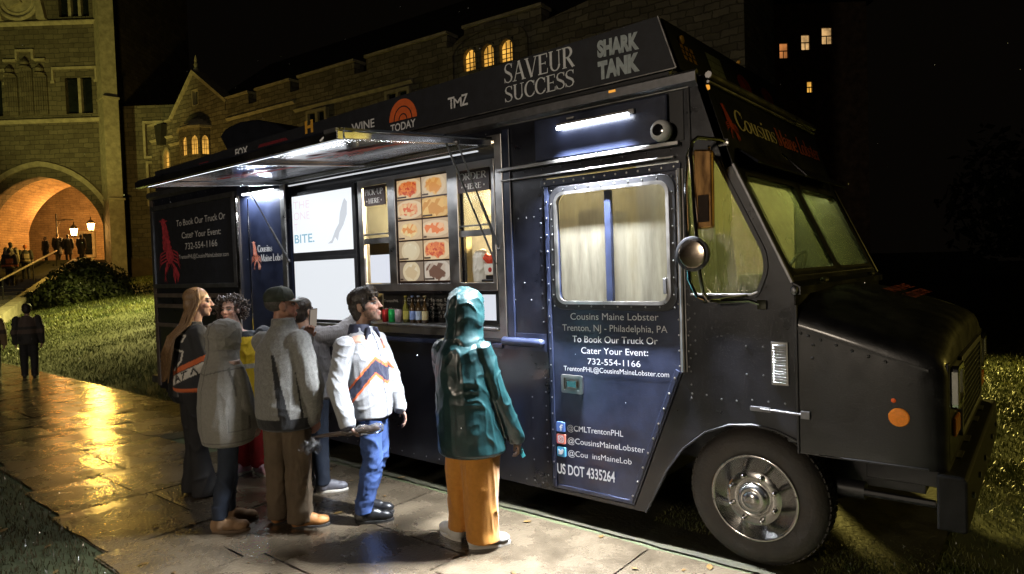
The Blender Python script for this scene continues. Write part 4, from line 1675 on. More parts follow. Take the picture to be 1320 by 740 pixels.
# frame strips with rivets around the door
mb = MB()
mb.box(-1.47, -0.365, -0.016, -0.0045, 2.455, 2.50)
mb.box(-1.440, -1.405, -0.016, -0.0045, 0.235, 2.454)
s0, s1 = Vector((-0.768, 0.222)), Vector((-0.395, 1.162))
dd = (s1 - s0).normalized()
nn = Vector((-dd.y, dd.x))
a, b = s0 + nn * 0.012, s1 + nn * 0.012
c_, d_ = s1 + nn * 0.045, s0 + nn * 0.045
mb.prism([tuple(a), tuple(b), tuple(c_), tuple(d_)], 'y', -0.014, -0.0045)
mb.box(-1.40, -0.80, -0.014, -0.0045, 0.232, 0.255)
part(mb, 'door_frame', 'paint_blue_sheen', parent=door, bevel=0.003)
mb = MB()
for x in np.arange(-1.43, -0.40, 0.085):
    rivet(x, 2.478, -0.017, 0.008)
for z in np.arange(0.30, 2.45, 0.12):
    rivet(-1.4225, z, -0.017)
for k in range(9):
    p = s0 + dd * (0.06 + 0.112 * k) + nn * 0.028
    rivet(p.x, p.y, -0.015, 0.008)
for k in range(10):
    rivet(-1.37 + 0.105 * k, 1.578, -0.019)
    rivet(-1.37 + 0.105 * k, 2.418, -0.019)
for k in range(7):
    rivet(-1.375, 1.66 + 0.11 * k, -0.019)
    rivet(-0.428, 1.66 + 0.11 * k, -0.019)
part(mb, 'rivets', 'alu', True, parent=door)
# door handle in its dish
mb = MB()
mb = plate(rrect(-1.335, -1.150, 0.945, 1.078, 0.014, 3), [rrect(-1.312, -1.172, 0.968, 1.056, 0.01, 3)], lambda u, v, d: (u, -0.020 + d, v), 0.015)
mb.box(-1.312, -1.172, -0.005, -0.0045, 0.968, 1.056)
hd = part(mb, 'door_handle', 'alu', parent=door, bevel=0.003)
mb = MB()
mb.box(-1.285, -1.195, -0.026, -0.006, 0.985, 1.04)
part(mb, 'handle_lever', 'chrome', parent=door, bevel=0.006)
# piano hinge at the front edge
mb = MB()
mb.tube([(-0.375, -0.020, 1.165), (-0.375, -0.020, 2.46)], 0.014, 8)
mb.box(-0.40, -0.355, -0.010, -0.001, 1.165, 2.46)
part(mb, 'door_hinge', 'alu', True, parent=door)
mb = MB()
for z in np.arange(1.2, 2.45, 0.10):
    rivet(-0.345, z, -0.004)
    rivet(-0.408, z, -0.006)
part(mb, 'hinge_rivets', 'alu', True, parent=door)
# lettering on the door
mb = MB()
for body, x0, x1, z0, z1, cap in (
        ('Cousins Maine Lobster', -1.243, -0.549, 1.480, 1.490, 0.050), ('Trenton, NJ - Philadelphia, PA', -1.317, -0.488, 1.398, 1.412, 0.048),
        ('To Book Our Truck Or', -1.232, -0.560, 1.318, 1.332, 0.049), ('Cater Your Event:', -1.160, -0.631, 1.240, 1.252, 0.047),
        ('732-554-1166', -1.108, -0.690, 1.166, 1.174, 0.044), ('TrentonPHL@CousinsMaineLobster.com', -1.316, -0.484, 1.106, 1.122, 0.036),
        ('@CMLTrentonPHL', -1.301, -0.837, 0.667, 0.683, 0.042), ('@CousinsMaineLobster', -1.300, -0.676, 0.574, 0.596, 0.043),
        ('@Cou  insMaineLob', -1.300, -0.778, 0.482, 0.500, 0.042)):
    letters(mb, body, (x0, -0.0045, z0), (x1 - x0, 0, z1 - z0), ZV, x1 - x0, cap, -0.004, depth=0.0025)
letters(mb, 'US DOT 4335264', (-1.395, -0.0165, 0.338), (1, 0, 0.035), ZV, 0.49, 0.080, 0.018, depth=0.001)
part(mb, 'lettering', 'white_vinyl', parent=door, fix=False)
# small square badges beside the handles
for z, col, kind in ((0.652, (0.10, 0.19, 0.52), 'f'), (0.562, (0.70, 0.10, 0.24), 'cam'), (0.467, (0.10, 0.42, 0.72), 'bird')):
    mb = MB()
    mb.prism(rrect(-1.390, -1.318, z, z + 0.072, 0.008, 3), 'y', -0.0185, -0.0046)
    bd = part(mb, 'badge', mat('badge_' + kind, col, 0.45, color2=(0.85, 0.28, 0.12) if kind == 'cam' else None, nscale=9), parent=door)
    mb = MB()
    cx, cz = -1.354, z + 0.036
    if kind == 'f':
        letters(mb, 'f', (cx - 0.008, -0.0185, z + 0.006), XU, ZV, 0.030, 0.052, 0.03, depth=0.002)
    elif kind == 'cam':
        for r0, r1 in ((0.0085, 0.0135),):
            pts = [(cx + r1 * math.cos(R(a)), -0.0195, cz + r1 * math.sin(R(a))) for a in range(0, 360, 20)]
            pin = [(cx + r0 * math.cos(R(a)), -0.0195, cz + r0 * math.sin(R(a))) for a in range(0, 360, 20)]
            mb.add(pts + pin, [(k, (k + 1) % 18, 18 + (k + 1) % 18, 18 + k) for k in range(18)])
        o1, i1 = rrect(cx - .025, cx + .025, cz - .025, cz + .025, .012, 4), rrect(cx - .019, cx + .019, cz - .019, cz + .019, .009, 4)
        n = len(o1)
        mb.add([(p[0], -0.0195, p[1]) for p in o1 + i1], [(k, (k + 1) % n, n + (k + 1) % n, n + k) for k in range(n)])
        mb.ell((cx + .014, -0.0195, cz + .014), (.003, .001, .003), 6, 4)
    else:
        body = [(-.026, -.014), (-.012, -.020), (.006, -.018), (.018, -.004), (.021, .010), (.027, .016), (.019, .016), (.012, .022), (.002, .018), (.0, .008), (-.012, .012), (-.022, .020), (-.022, .008), (-.016, .0), (-.022, .001), (-.014, -.009)]
        mb.prism([(cx + u, cz + v) for u, v in body], 'y', -0.0205, -0.0186)
    part(mb, 'badge_mark', 'white_vinyl', parent=bd, fix=(kind == 'bird'))

# ---------------------------------------------------------------- light bar and round speaker above the door
mb = MB()
mb.box(-1.27, -0.70, -0.075, -0.0305, 2.862, 2.878)
mb.box(-1.20, -1.14, -0.05, -0.0305, 2.90, 2.915)
mb.box(-0.72, -0.66, -0.06, -0.0305, 2.85, 2.885)
fx = part(mb, 'light_fixture', 'alu', bevel=0.003)
mb = MB()
mb.tube([(-1.27, -0.062, 2.848), (-0.70, -0.062, 2.848)], 0.0135, 10)
part(mb, 'light_tube', emis('led_tube', (0.88, 0.93, 1.0), 22.0), parent=fx)
_l = lamp('door_light', 'AREA', (-0.985, -0.115, 2.842), 430, (0.88, 0.93, 1.0), 0.56, None)
_l.data.shape = 'RECTANGLE'
_l.data.size_y = 0.03
_l.rotation_euler = (R(-20), 0, 0)
_l.data.spread = R(96)
mb = MB()
mb.lathe([(0.045, 0.0), (0.064, -0.02), (0.070, -0.05), (0.066, -0.078), (0.054, -0.098), (0.036, -0.106)], (-0.455, -0.0305, 2.70), 'y', 24)
sp = part(mb, 'speaker', 'white_plastic', True)
mb = MB()
mb.lathe([(0.037, -0.1065), (0.028, -0.1085), (0.012, -0.110), (0.001, -0.110)], (-0.455, -0.0305, 2.70), 'y', 20)
part(mb, 'speaker_cone', 'black_gloss', True, parent=sp)

# ---------------------------------------------------------------- quarter window, vent, lamps on the flank
part(plate(rpoly([(-0.345, 1.635), (0.098, 1.635), (0.165, 1.80), (0.157, 1.91), (-0.115, 2.48), (-0.18, 2.57), (-0.31, 2.56), (-0.348, 2.46)], .05, 4),
           [rpoly([(-0.322, 1.658), (0.083, 1.658), (0.139, 1.80), (0.132, 1.90), (-0.132, 2.462), (-0.192, 2.547), (-0.298, 2.537), (-0.325, 2.46)], .045, 4)],
           lambda u, v, d: (u, -0.012 + d, v), 0.016), 'quarter_gasket', 'trim', bevel=0.004)
mb = MB()
mb.prism(qwin, 'y', 0.018, 0.023)
part(mb, 'quarter_glass', 'glass_quarter')
mb = MB()
mb.tube([(-0.32, -0.014, 1.662), (0.06, -0.014, 1.660), (0.10, -0.014, 1.675)], 0.008, 6)
part(mb, 'quarter_rail', 'alu', True)
mb = MB()
mb.box(0.168, 0.266, -0.010, -0.0005, 1.13, 1.385)
vt = part(mb, 'side_vent', 'alu', bevel=0.004)
mb = MB()
for k in range(14):
    z = 1.145 + 0.0165 * k
    mb.prism([(-0.010, z), (-0.019, z + 0.003), (-0.010, z + 0.011)], 'x', 0.180, 0.254)
part(mb, 'vent_louvre', mat('louvre', (0.55, 0.55, 0.56), 0.35, 0.8), parent=vt)
mb = MB()
mb.tube([(-1.86, -0.030, 1.30), (-1.50, -0.030, 1.298)], 0.034, 12)
mb.ell((-1.50, -0.030, 1.298), (0.03, 0.034, 0.034), 10, 7)
mb.box(-1.88, -1.462, -0.012, -0.0005, 1.235, 1.365)
mb.prism([(-0.0005, 1.235), (-0.03, 1.245), (-0.03, 1.275), (-0.0005, 1.285)], 'x', -4.95, -1.881)
part(mb, 'rub_rail', 'paint_blue_sheen', True)
mb = MB()
mb.box(0.04, 0.16, -0.018, -0.0005, 0.965, 0.992)
mb.tube([(0.10, -0.014, 0.98), (0.36, -0.014, 0.972)], 0.009, 6)
mb.box(0.33, 0.38, -0.022, -0.001, 0.95, 0.995)
part(mb, 'hood_latch', 'steel_dull', bevel=0.003)

# ---------------------------------------------------------------- hood and nose
HW = 2.2


def hood_section(x, zs, zc, inset, rr=0.12, z0=0.745):
    """half-section loop from lower near side over the top to the far side"""
    y0, y1 = 0.0 + inset, HW - inset
    pts = [(y0, z0), (y0, zs - rr)]
    for k in range(1, 7):
        a = R(180 - 90 * k / 6 * 0.86)
        pts.append((y0 + rr + rr * math.cos(a), zs - rr + rr * math.sin(a)))
    mid = [(0.36, zs + (zc - zs) * 0.72), (0.75, zs + (zc - zs) * 0.96), (1.1, zc), (1.45, zs + (zc - zs) * 0.96), (1.84, zs + (zc - zs) * 0.72)]
    pts += mid
    far = [(HW - p[0] if True else p[0], p[1]) for p in reversed(pts[:8])]
    pts += far
    return [(x, y, z) for y, z in pts]


secs = []
for x, zs, zc, ins in ((0.308, 1.600, 1.690, 0.0), (0.45, 1.555, 1.665, 0.0), (0.60, 1.507, 1.628, 0.0), (0.75, 1.458, 1.580, 0.0), (0.90, 1.405, 1.525, 0.003), (0.97, 1.378, 1.490, 0.012), (1.012, 1.345, 1.455, 0.03), (1.033, 1.30, 1.41, 0.06)):
    secs.append(hood_section(x, zs, zc, ins, 0.12 if x < 1 else 0.10))
mb = MB()
n = len(secs[0])
for s_ in secs:
    mb.v.extend(s_)
for i in range(len(secs) - 1):
    for k in range(n - 1):
        mb.f.append((i * n + k, i * n + k + 1, (i + 1) * n + k + 1, (i + 1) * n + k))
mb.f.append(tuple((len(secs) - 1) * n + k for k in range(n)))
hood = part(mb, 'hood', 'hood_paint', True)
mb = MB()
# flank panel hanging below the rolled edge: crease, fold lines and bolts
mb.prism([(0.312, 1.475), (0.312, 1.462), (0.955, 1.262), (0.955, 1.275)], 'y', -0.006, -0.0004)
mb.tube([(0.312, -0.004, 0.745), (0.312, -0.004, 1.60)], 0.008, 6)
mb.tube([(0.42, -0.001, 0.748), (0.95, -0.001, 0.755)], 0.006, 6)
part(mb, 'hood_crease', 'trim', parent=hood)
mb = MB()
for x, z in ((0.335, 1.44), (0.375, 1.425), (0.44, 1.405), (0.52, 1.38), (0.60, 1.353), (0.68, 1.328), (0.76, 1.303), (0.40, 1.375), (0.395, 1.30)):
    mb.ell((x, -0.004, z), (0.009, 0.006, 0.009), 7, 5)
part(mb, 'hood_bolts', 'trim', True, parent=hood)
mb = MB()
mb.lathe([(0.05, -0.003), (0.046, -0.014), (0.001, -0.017)], (0.819, 0.0, 1.013), 'y', 20)
part(mb, 'side_reflector', mat('orange_reflector', (0.85, 0.25, 0.03), 0.25, noise=0.15, nscale=60, emit=(1.0, 0.30, 0.03), estr=0.12), True)
mb = MB()
mb.ell((0.795, -0.003, 1.10), (0.012, 0.008, 0.012), 8, 5)
part(mb, 'marker_lamp', mat('small_red_lamp', (0.7, 0.10, 0.02), 0.3, emit=(1, .15, .02), estr=0.15), True)
# grille, head lamps and marker lamps on the front face
nose = MB()
nose.box(1.020, 1.036, 0.07, HW - 0.07, 0.78, 1.30)
part(nose, 'front_panel', 'hood_paint', bevel=0.006)
mb = plate(rrect(0.46, 1.74, 0.84, 1.29, 0.03, 3), [rrect(0.50, 1.70, 0.88, 1.25, 0.02, 3)], lambda u, v, d: (1.0365 + d, u, v), 0.022)
gr = part(mb, 'grille', 'steel_dull', bevel=0.004)
mb = MB()
for y in np.arange(0.52, 1.70, 0.035):
    mb.box(1.040, 1.046, y, y + 0.007, 0.88, 1.25)
for z in np.arange(0.90, 1.25, 0.035):
    mb.box(1.0465, 1.052, 0.50, 1.70, z, z + 0.007)
part(mb, 'grille_mesh', 'steel_dull', parent=gr)
for y in (0.27, HW - 0.27):
    mb = plate(rrect(y - 0.14, y + 0.14, 1.05, 1.28, 0.03, 3), [rrect(y - 0.105, y + 0.105, 1.085, 1.245, 0.02, 3)], lambda u, v, d: (1.0365 + d, u, v), 0.035)
    hl = part(mb, 'headlight', 'chrome', bevel=0.004)
    mb = MB()
    mb.prism(rrect(y - 0.104, y + 0.104, 1.086, 1.244, 0.02, 3), 'x', 1.04, 1.06)
    part(mb, 'headlight_lens', mat('headlight_lens', (0.5, 0.5, 0.48), 0.1, 0.3, noise=0.2, nscale=60), parent=hl)
    mb = MB()
    mb.box(1.037, 1.056, y - 0.10, y + 0.10, 0.90, 1.00)
    part(mb, 'turn_lamp', mat('amber_lens', (0.6, 0.16, 0.02), 0.25), bevel=0.01)
# reflection of the brow lettering, laid on the hood as dull red letters
for x0, z0 in ((0.62, 0.0),):
    mb = MB()
    o = Vector((0.66, 0.95, 1.622))
    u = Vector((0.08, 0.9, 0.0)).normalized()
    w = Vector((-1.0, 0.0, 0.33)).normalized()
    letters(mb, 'MAINE', o, Vector((0, 1, 0)), w, 0.80, 0.085, 0.01, depth=0.006)
    letters(mb, 'LOBSTER', o - w * 0.115, Vector((0, 1, 0)), w, 0.80, 0.085, 0.01, depth=0.006)
    part(mb, 'hood_text_reflection', mat('reflected_red', (.26, .035, .018), .6, noise=.6, nscale=40), parent=hood, fix=False)
# bumper: deep channel with holes
mb = MB()
mb.prism([(0.985, 0.745), (1.105, 0.745), (1.118, 0.728), (1.118, 0.47), (1.100, 0.46), (0.985, 0.46)], 'y', -0.03, 2.20)
bp = part(mb, 'bumper', 'bumper_paint', bevel=0.012)
mb = MB()
for y in (0.35, 0.75, 1.35, 1.75):
    mb.prism([(1.03, 0.7455), (1.06, 0.7455), (1.06, 0.751), (1.03, 0.751)], 'y', y, y + 0.16)
for y in (0.2, 0.6, 1.0, 1.6, 2.0):
    mb.lathe([(0.018, 0.0), (0.018, 0.012), (0.001, 0.016)], (1.118, y, 0.60), 'x', 8)
part(mb, 'bumper_bolts', 'steel_dull', parent=bp)
mb = MB()
for y in (0.55, 1.5):
    part(MB().box(0.55, 0.985, y, y + 0.12, 0.50, 0.62), 'frame_rail', 'trim', bevel=0.006)
mb.tube([(0.30, 0.25, 0.50), (0.95, 0.25, 0.50)], 0.022, 8)
mb.tube([(0.44, 0.28, 0.50), (0.60, 0.28, 0.50)], 0.055, 10)
part(mb, 'steering_link', 'trim', True)
for x in (0.035, -5.92):
    part(MB().tube([(x, 0.25, 0.42), (x, 2.15, 0.42)], 0.065, 10), 'axle', 'trim', True)

part(MB().box(-4.6, -1.2, 1.95, 2.25, 0.16, 0.36), 'under_light_block', 'trim', bevel=0.04)  # unseen box added to stop lamp light passing under the truck
part(MB().box(0.50, 0.98, 2.02, 2.06, 0.20, 0.745), 'nose_light_block', 'rubber', bevel=0.01)  # unseen plate added below the far hood side to block lamp light
part(MB().box(-0.95, -0.72, 1.2, 2.3, 0.14, 0.36), 'sill_light_block', 'trim', bevel=0.02)  # unseen box under the cab, added to block the same lamp light

# ---------------------------------------------------------------- windscreen and brow
# A-pillar plane: from (-0.03, 2.43) to (0.28, 1.75)
ws0, ws1 = Vector((0.285, 0, 1.735)), Vector((-0.035, 0, 2.440))
wdir = (ws1 - ws0).normalized()
WL = (ws1 - ws0).length
wn = Vector((wdir.z, 0, -wdir.x))


def ws(u, v, d):
    p = ws0 + wdir * v + wn * d
    return (p.x, u, p.z)


fr_out = [(0.02, 0), (W_TRUCK - 0.02, 0), (W_TRUCK - 0.02, WL), (0.02, WL)]
pane_a = rpoly([(0.13, 0.075), (1.13, 0.075), (1.13, WL - 0.055), (0.13, WL - 0.055)], 0.05, 4)
pane_b = rpoly([(1.27, 0.075), (2.27, 0.075), (2.27, WL - 0.055), (1.27, WL - 0.055)], 0.05, 4)
part(plate(fr_out, [pane_a, pane_b], lambda u, v, d: ws(u, v, -d), 0.05), 'windscreen_frame', 'paint')
for pn in (pane_a, pane_b):
    mb = MB()
    k = len(pn)
    mb.add([ws(u, v, -0.02) for u, v in pn], [tuple(range(k))])
    part(mb, 'windscreen', 'glass_front', fix=False)
    g = [(u + (0.012 if u < sum(q[0] for q in pn) / k else -0.012) * -1.6, v + (0.02 if v > WL / 2 else -0.02)) for u, v in pn]
    n2 = len(pn)
    mb = MB()
    mb.add([ws(u, v, 0.008) for u, v in g] + [ws(u, v, 0.008) for u, v in pn], [(i, (i + 1) % n2, n2 + (i + 1) % n2, n2 + i) for i in range(n2)])
    part(mb, 'windscreen_gasket', 'trim', fix=False)
mb = MB()
for y in np.arange(0.1, 2.35, 0.045):
    p = ws(y, 0.03, 0.003)
    mb.ell(p, 0.006, 6, 4)
part(mb, 'rivets', 'steel_dull', True)
# cowl between the windscreen and the hood
mb = MB()
mb.prism([(0.255, 1.745), (0.285, 1.735), (0.335, 1.705), (0.335, 1.66), (0.255, 1.66)], 'y', 0.01, W_TRUCK - 0.01)
mb.box(0.25, 0.306, 0.01, W_TRUCK - 0.01, 0.80, 1.659)
part(mb, 'cowl', 'paint')
mb = MB()
mb.ell((0.31, 0.62, 1.725), (0.03, 0.06, 0.018), 8, 5)
mb.ell((0.31, 2.05, 1.725), (0.03, 0.05, 0.018), 8, 5)
mb.ell((0.305, -0.008, 1.685), (0.022, 0.015, 0.03), 8, 6)
part(mb, 'cowl_clip', 'steel_dull', True)
# A pillar strips
mb = MB()
for y in (0.005, W_TRUCK - .005):
    part(MB().tube([(0.292, y, 1.73), (-0.035, y, 2.45)], 0.012, 6), 'pillar_trim', 'steel_dull', True)
# brow panel with the shop name
br0, br1 = Vector((-0.035, 0, 2.440)), Vector((-0.215, 0, 3.02))
bdir = (br1 - br0).normalized()
bn = Vector((bdir.z, 0, -bdir.x))
BL = (br1 - br0).length


def brow(u, v, d=0.0):
    p = br0 + bdir * v + bn * d
    return (p.x, u, p.z)


mb = MB()
mb.add([brow(0.0, 0), brow(W_TRUCK, 0), brow(W_TRUCK, BL), brow(0.0, BL), brow(0.0, 0, -.05), brow(W_TRUCK, 0, -.05), brow(W_TRUCK, BL, -.05), brow(0.0, BL, -.05)],
       [(0, 1, 2, 3), (7, 6, 5, 4), (0, 4, 5, 1), (1, 5, 6, 2), (2, 6, 7, 3), (3, 7, 4, 0)])
part(mb, 'brow_panel', 'paint')
# sun visor lip over the glass
mb = MB()
mb.add([brow(0.15, 0.13, 0.004), brow(2.30, 0.13, 0.004), brow(2.34, -0.02, 0.11), brow(0.11, -0.02, 0.11),
        brow(0.15, 0.13, 0.014), brow(2.30, 0.13, 0.014), brow(2.34, -0.01, 0.12), brow(0.11, -0.01, 0.12)],
       [(0, 1, 2, 3), (7, 6, 5, 4), (0, 4, 5, 1), (1, 5, 6, 2), (2, 6, 7, 3), (3, 7, 4, 0)])
mb.tube([brow(1.08, 0.20, 0.02), brow(1.08, -0.02, 0.13)], 0.006, 6)
part(mb, 'sun_visor', 'paint')
mb = MB()
mb.tube([brow(0.02, BL - 0.01, 0.03), brow(2.38, BL - 0.01, 0.03)], 0.022, 8)
mb.tube([brow(0.02, BL - 0.05, 0.015), brow(2.38, BL - 0.05, 0.015)], 0.010, 6)
part(mb, 'brow_rail', 'alu', True)
mb = MB()
Vb = Vector(bdir)
Yv = Vector((0, 1, 0))
vbase = Vector(brow(0.335, 0.29, 0.0))
roman(mb, 'Cousins', vbase, Yv, Vb, 0.80, 0.145, 1.35, 0.004)
part(mb, 'shop_lettering', mat('cream_vinyl', (0.72, 0.64, 0.50), 0.5), fix=False)
mb = MB()
roman(mb, 'Maine Lobster', Vector(brow(1.16, 0.285, 0.0)), Yv, Vb, 1.14, 0.145, 1.5, 0.004)
part(mb, 'shop_lettering', mat('red_bright_vinyl', (0.60, 0.10, 0.04), 0.5), fix=False)


def lobster(mb, o, U, V, w, h, depth=0.003):
    """flat red lobster mark: tail curled at the top, claws hanging at the bottom"""
    o, U, V = Vector(o), Vector(U).normalized(), Vector(V).normalized()
    N = U.cross(V).normalized()
    k = [0]

    def poly(pts):
        k[0] += 1
        d = N * (depth + 0.0003 * (k[0] % 9))
        mb.add([o + U * (x * w) + V * (y * h) + d for x, y in pts], [tuple(range(len(pts)))])
    # tail segments
    for i in range(6):
        y = 0.94 - 0.075 * i
        hw = 0.10 + 0.022 * i
        cx = 0.30 + 0.03 * i + 0.02 * math.sin(i)
        poly([(cx - hw, y), (cx - hw * .6, y + .055), (cx + hw * .6, y + .05), (cx + hw, y - .01), (cx + hw * .7, y - .055), (cx - hw * .8, y - .05)])
    for dx, dy in ((-.13, .98), (0.0, 1.0), (.13, .97)):
        poly([(0.30, .93), (0.30 + dx - .06, dy - .02), (0.30 + dx, dy), (0.30 + dx + .06, dy - .02)])
    # body
    poly([(.36, .56), (.60, .54), (.70, .46), (.70, .38), (.60, .31), (.46, .31), (.36, .40)])
    # legs
    for i in range(4):
        y = .52 - .05 * i
        poly([(.40, y), (.40, y - .018), (.14, y - .07), (.02, y - .16), (.13, y - .045)])
        poly([(.66, y), (.66, y - .018), (.86, y - .07), (.98, y - .16), (.88, y - .045)])
    # claws
    for s, cx in ((-1, .36), (1, .74)):
        poly([(.52 + s * .05, .33), (.52 + s * .15, .33), (cx + s * .06, .24), (cx - s * .03, .22)])
        poly([(cx - .07, .24), (cx + .07, .25), (cx + .14 * s + .05, .13), (cx + s * .10, .02), (cx + s * .05, .12), (cx - s * .01, .0), (cx - .09, .12)])
    # antennae
    for s in (-1, 1):
        poly([(.53, .32), (.55, .32), (.53 + s * .30, .05), (.53 + s * .32, .04)])


mb = MB()
lobster(mb, brow(0.10, 0.19, 0.002), Yv, (0, 0, 1) if False else Vb, 0.22, 0.25)
part(mb, 'lobster_emblem', 'red_vinyl', fix=False)

# ---------------------------------------------------------------- roof sign boards
mb = MB()
mb.add([(-8.0, 0.0, 3.075), (-0.38, 0.0, 3.10), (-0.498, 0.0, 3.452), (-8.0, 0.0, 3.335), (-8.0, 0.05, 3.075), (-0.40, 0.05, 3.10), (-0.515, 0.05, 3.452), (-8.0, 0.05, 3.335)],
       [(0, 1, 2, 3), (7, 6, 5, 4), (0, 4, 5, 1), (1, 5, 6, 2), (2, 6, 7, 3), (3, 7, 4, 0)])
sgn = part(mb, 'roof_sign', 'sign_paint')
kx = (0.498 - 0.38) / 0.352
mb = MB()
mb.add([(-0.38, 0.052, 3.10), (-0.38, 2.35, 3.10), (-0.498, 2.35, 3.452), (-0.498, 0.052, 3.452), (-0.42, 0.052, 3.10), (-0.42, 2.35, 3.10), (-0.53, 2.35, 3.452), (-0.53, 0.052, 3.452)],
       [(0, 1, 2, 3), (7, 6, 5, 4), (0, 4, 5, 1), (1, 5, 6, 2), (2, 6, 7, 3), (3, 7, 4, 0)])
fsg = part(mb, 'front_sign', 'sign_paint')
mb = MB()
mb.tube([(-0.382, -0.003, 3.10), (-0.499, -0.003, 3.452)], 0.007, 6)
mb.tube([(-0.385, -0.004, 3.098), (-1.4, -0.004, 3.094), (-8.0, -0.004, 3.072)], 0.006, 6)
part(mb, 'sign_edge', 'alu', True, parent=sgn)
mb = MB()
mb.box(-7.95, -0.45, 0.055, 0.10, 3.02, 3.08)
mb.box(-0.46, -0.42, 0.1, 2.3, 3.02, 3.10)
for x in np.arange(-7.6, -0.6, 1.1):
    mb.tube([(x, 0.06, 3.25), (x, 0.45, 3.02)], 0.015, 6)
mb.box(-8.0, -0.44, 0.012, 0.054, 3.02, 3.115)
part(mb, 'sign_frame', 'trim')
ys = -0.001


def sgn_text(bodies, m, name, roman_=False):
    mb = MB()
    for b in bodies:
        body, x0, x1, z0, z1, cap, bold = b
        if roman_:
            roman(mb, body, (x0, ys, z0), (x1 - x0, 0, z1 - z0), ZV, x1 - x0, cap, 1.15, 0.002)
        else:
            letters(mb, body, (x0, ys, z0), (x1 - x0, 0, z1 - z0), ZV, x1 - x0, cap, bold, depth=0.002)
    return part(mb, name, m, parent=sgn, fix=False)


sgn_text([('SAVEUR', -1.79, -1.145, 3.278, 3.274, 0.145, 0), ('SUCCESS', -1.79, -1.148, 3.134, 3.138, 0.118, 0)], 'white_vinyl', 'sign_lettering', True)
sgn_text([('SHARK', -0.957, -0.638, 3.286, 3.275, 0.122, 0.062), ('TANK', -0.957, -0.638, 3.135, 3.132, 0.132, 0.068)], 'grey_vinyl', 'sign_lettering')
# shark bite taken out of the letters, tank top rule
sgn_text([('T', -2.40, -2.325, 3.19, 3.19, 0.100, 0.02), ('M', -2.335, -2.245, 3.19, 3.19, 0.082, 0.02), ('Z', -2.250, -2.175, 3.19, 3.19, 0.098, 0.02)], 'white_vinyl', 'sign_lettering')
sgn_text([('TODAY', -3.125, -2.797, 3.110, 3.116, 0.072, 0.018)], 'white_vinyl', 'sign_lettering')
sgn_text([('FOOD', -4.14, -3.79, 3.200, 3.200, 0.078, 0.006), ('&', -3.755, -3.71, 3.200, 3.200, 0.05, 0), ('WINE', -3.68, -3.345, 3.200, 3.200, 0.082, 0.012)], 'white_vinyl', 'sign_lettering')
sgn_text([('FOX', -5.845, -5.565, 3.246, 3.250, 0.098, 0.03)], 'white_vinyl', 'sign_lettering')
sgn_text([('H', -4.44, -4.30, 3.30, 3.30, 0.135, 0.05)], 'gold_vinyl', 'sign_lettering')
mb = MB()
cx, cz = -2.957, 3.200
for r0, r1 in ((0.0, 0.045), (0.057, 0.110), (0.122, 0.182)):
    pts = [(cx + r1 * math.cos(R(a)), ys - 0.002, cz + r1 * math.sin(R(a))) for a in range(0, 181, 9)]
    pin = [(cx + max(r0, .001) * math.cos(R(a)), ys - 0.002, cz + max(r0, .001) * math.sin(R(a))) for a in range(0, 181, 9)]
    n = len(pts)
    mb.add(pts + pin, [(k, k + 1, n + k + 1, n + k) for k in range(n - 1)])
part(mb, 'sunrise_emblem', 'orange_vinyl', parent=sgn, fix=False)
mb = MB()
for x0, x1, z0, z1 in ((-7.85, -7.50, 3.13, 3.26), (-6.75, -6.45, 3.15, 3.30), (-5.35, -4.75, 3.20, 3.33)):
    for k in range(3):
        zz = z0 + (z1 - z0) * k / 3
        mb.quad((x0, ys - .002, zz), (x1, ys - .002, zz), (x1 - 0.05, ys - .002, zz + (z1 - z0) * 0.25), (x0 + 0.03, ys - .002, zz + (z1 - z0) * 0.25))
part(mb, 'red_decal', mat('faded_red_vinyl', (0.16, 0.012, 0.02), 0.6, noise=0.4, nscale=20), parent=sgn, fix=False)
# front sign decals
fV = Vector((-0.118, 0, 0.352)).normalized()


def fs(y, z, d=0.0):
    p = Vector((-0.38 - (z - 3.10) * kx, y, z)) + Vector((0.352, 0, 0.118)).normalized() * d
    return tuple(p)


mb = MB()
mb.quad(fs(0.66, 3.19, .003), fs(0.93, 3.19, .003), fs(0.93, 3.37, .003), fs(0.66, 3.37, .003))
part(mb, 'white_decal', 'grey_vinyl', parent=fsg, fix=False)
mb = MB()
for k in range(1, 3):
    z = 3.19 + 0.18 * k / 3
    mb.quad(fs(0.66, z, .005), fs(0.93, z, .005), fs(0.93, z + .004, .005), fs(0.66, z + .004, .005))
mb.quad(fs(0.80, 3.19, .0055), fs(0.806, 3.19, .0055), fs(0.806, 3.25, .0055), fs(0.80, 3.25, .0055))
part(mb, 'decal_lines', 'trim', parent=fsg, fix=False)
mb = MB()
for cy, cz, ry, rz in ((1.345, 3.255, 0.14, 0.085), (1.90, 3.265, 0.14, 0.075)):
    pts = [fs(cy + ry * math.cos(R(a)), cz + rz * math.sin(R(a)), .003) for a in range(0, 360, 15)]
    mb.add(pts, [tuple(range(24))])
part(mb, 'red_decal', 'red_vinyl', parent=fsg, fix=False)
mb = MB()
for k in range(3):
    letters(mb, ('BEST', 'FOOD', 'TRUCK')[k] if False else ('III', 'IIII', 'III')[k], fs(0.20, 3.285 - 0.04 * k), Yv, fV, 0.20, 0.034, 0.03, depth=0.003)
part(mb, 'gold_decal', 'gold_vinyl', parent=fsg, fix=False)
mb = MB()
mb.lathe([(0.03, 0), (0.028, 0.018), (0.001, 0.024)], fs(0.235, 3.345, .003), 'x', 10)
mb.ell(fs(1.43, 3.47), 0.018, 8, 5)
part(mb, 'clearance_lamp', 'gold_vinyl', True, parent=fsg)
mb = MB()
mb.box(-0.85, -0.80, -0.05, -0.0455, 3.02, 3.035)
mb.lathe([(0.02, 0), (0.015, 0.02), (0.001, 0.022)], (-0.2, 0.02, 2.94), 'x', 8)
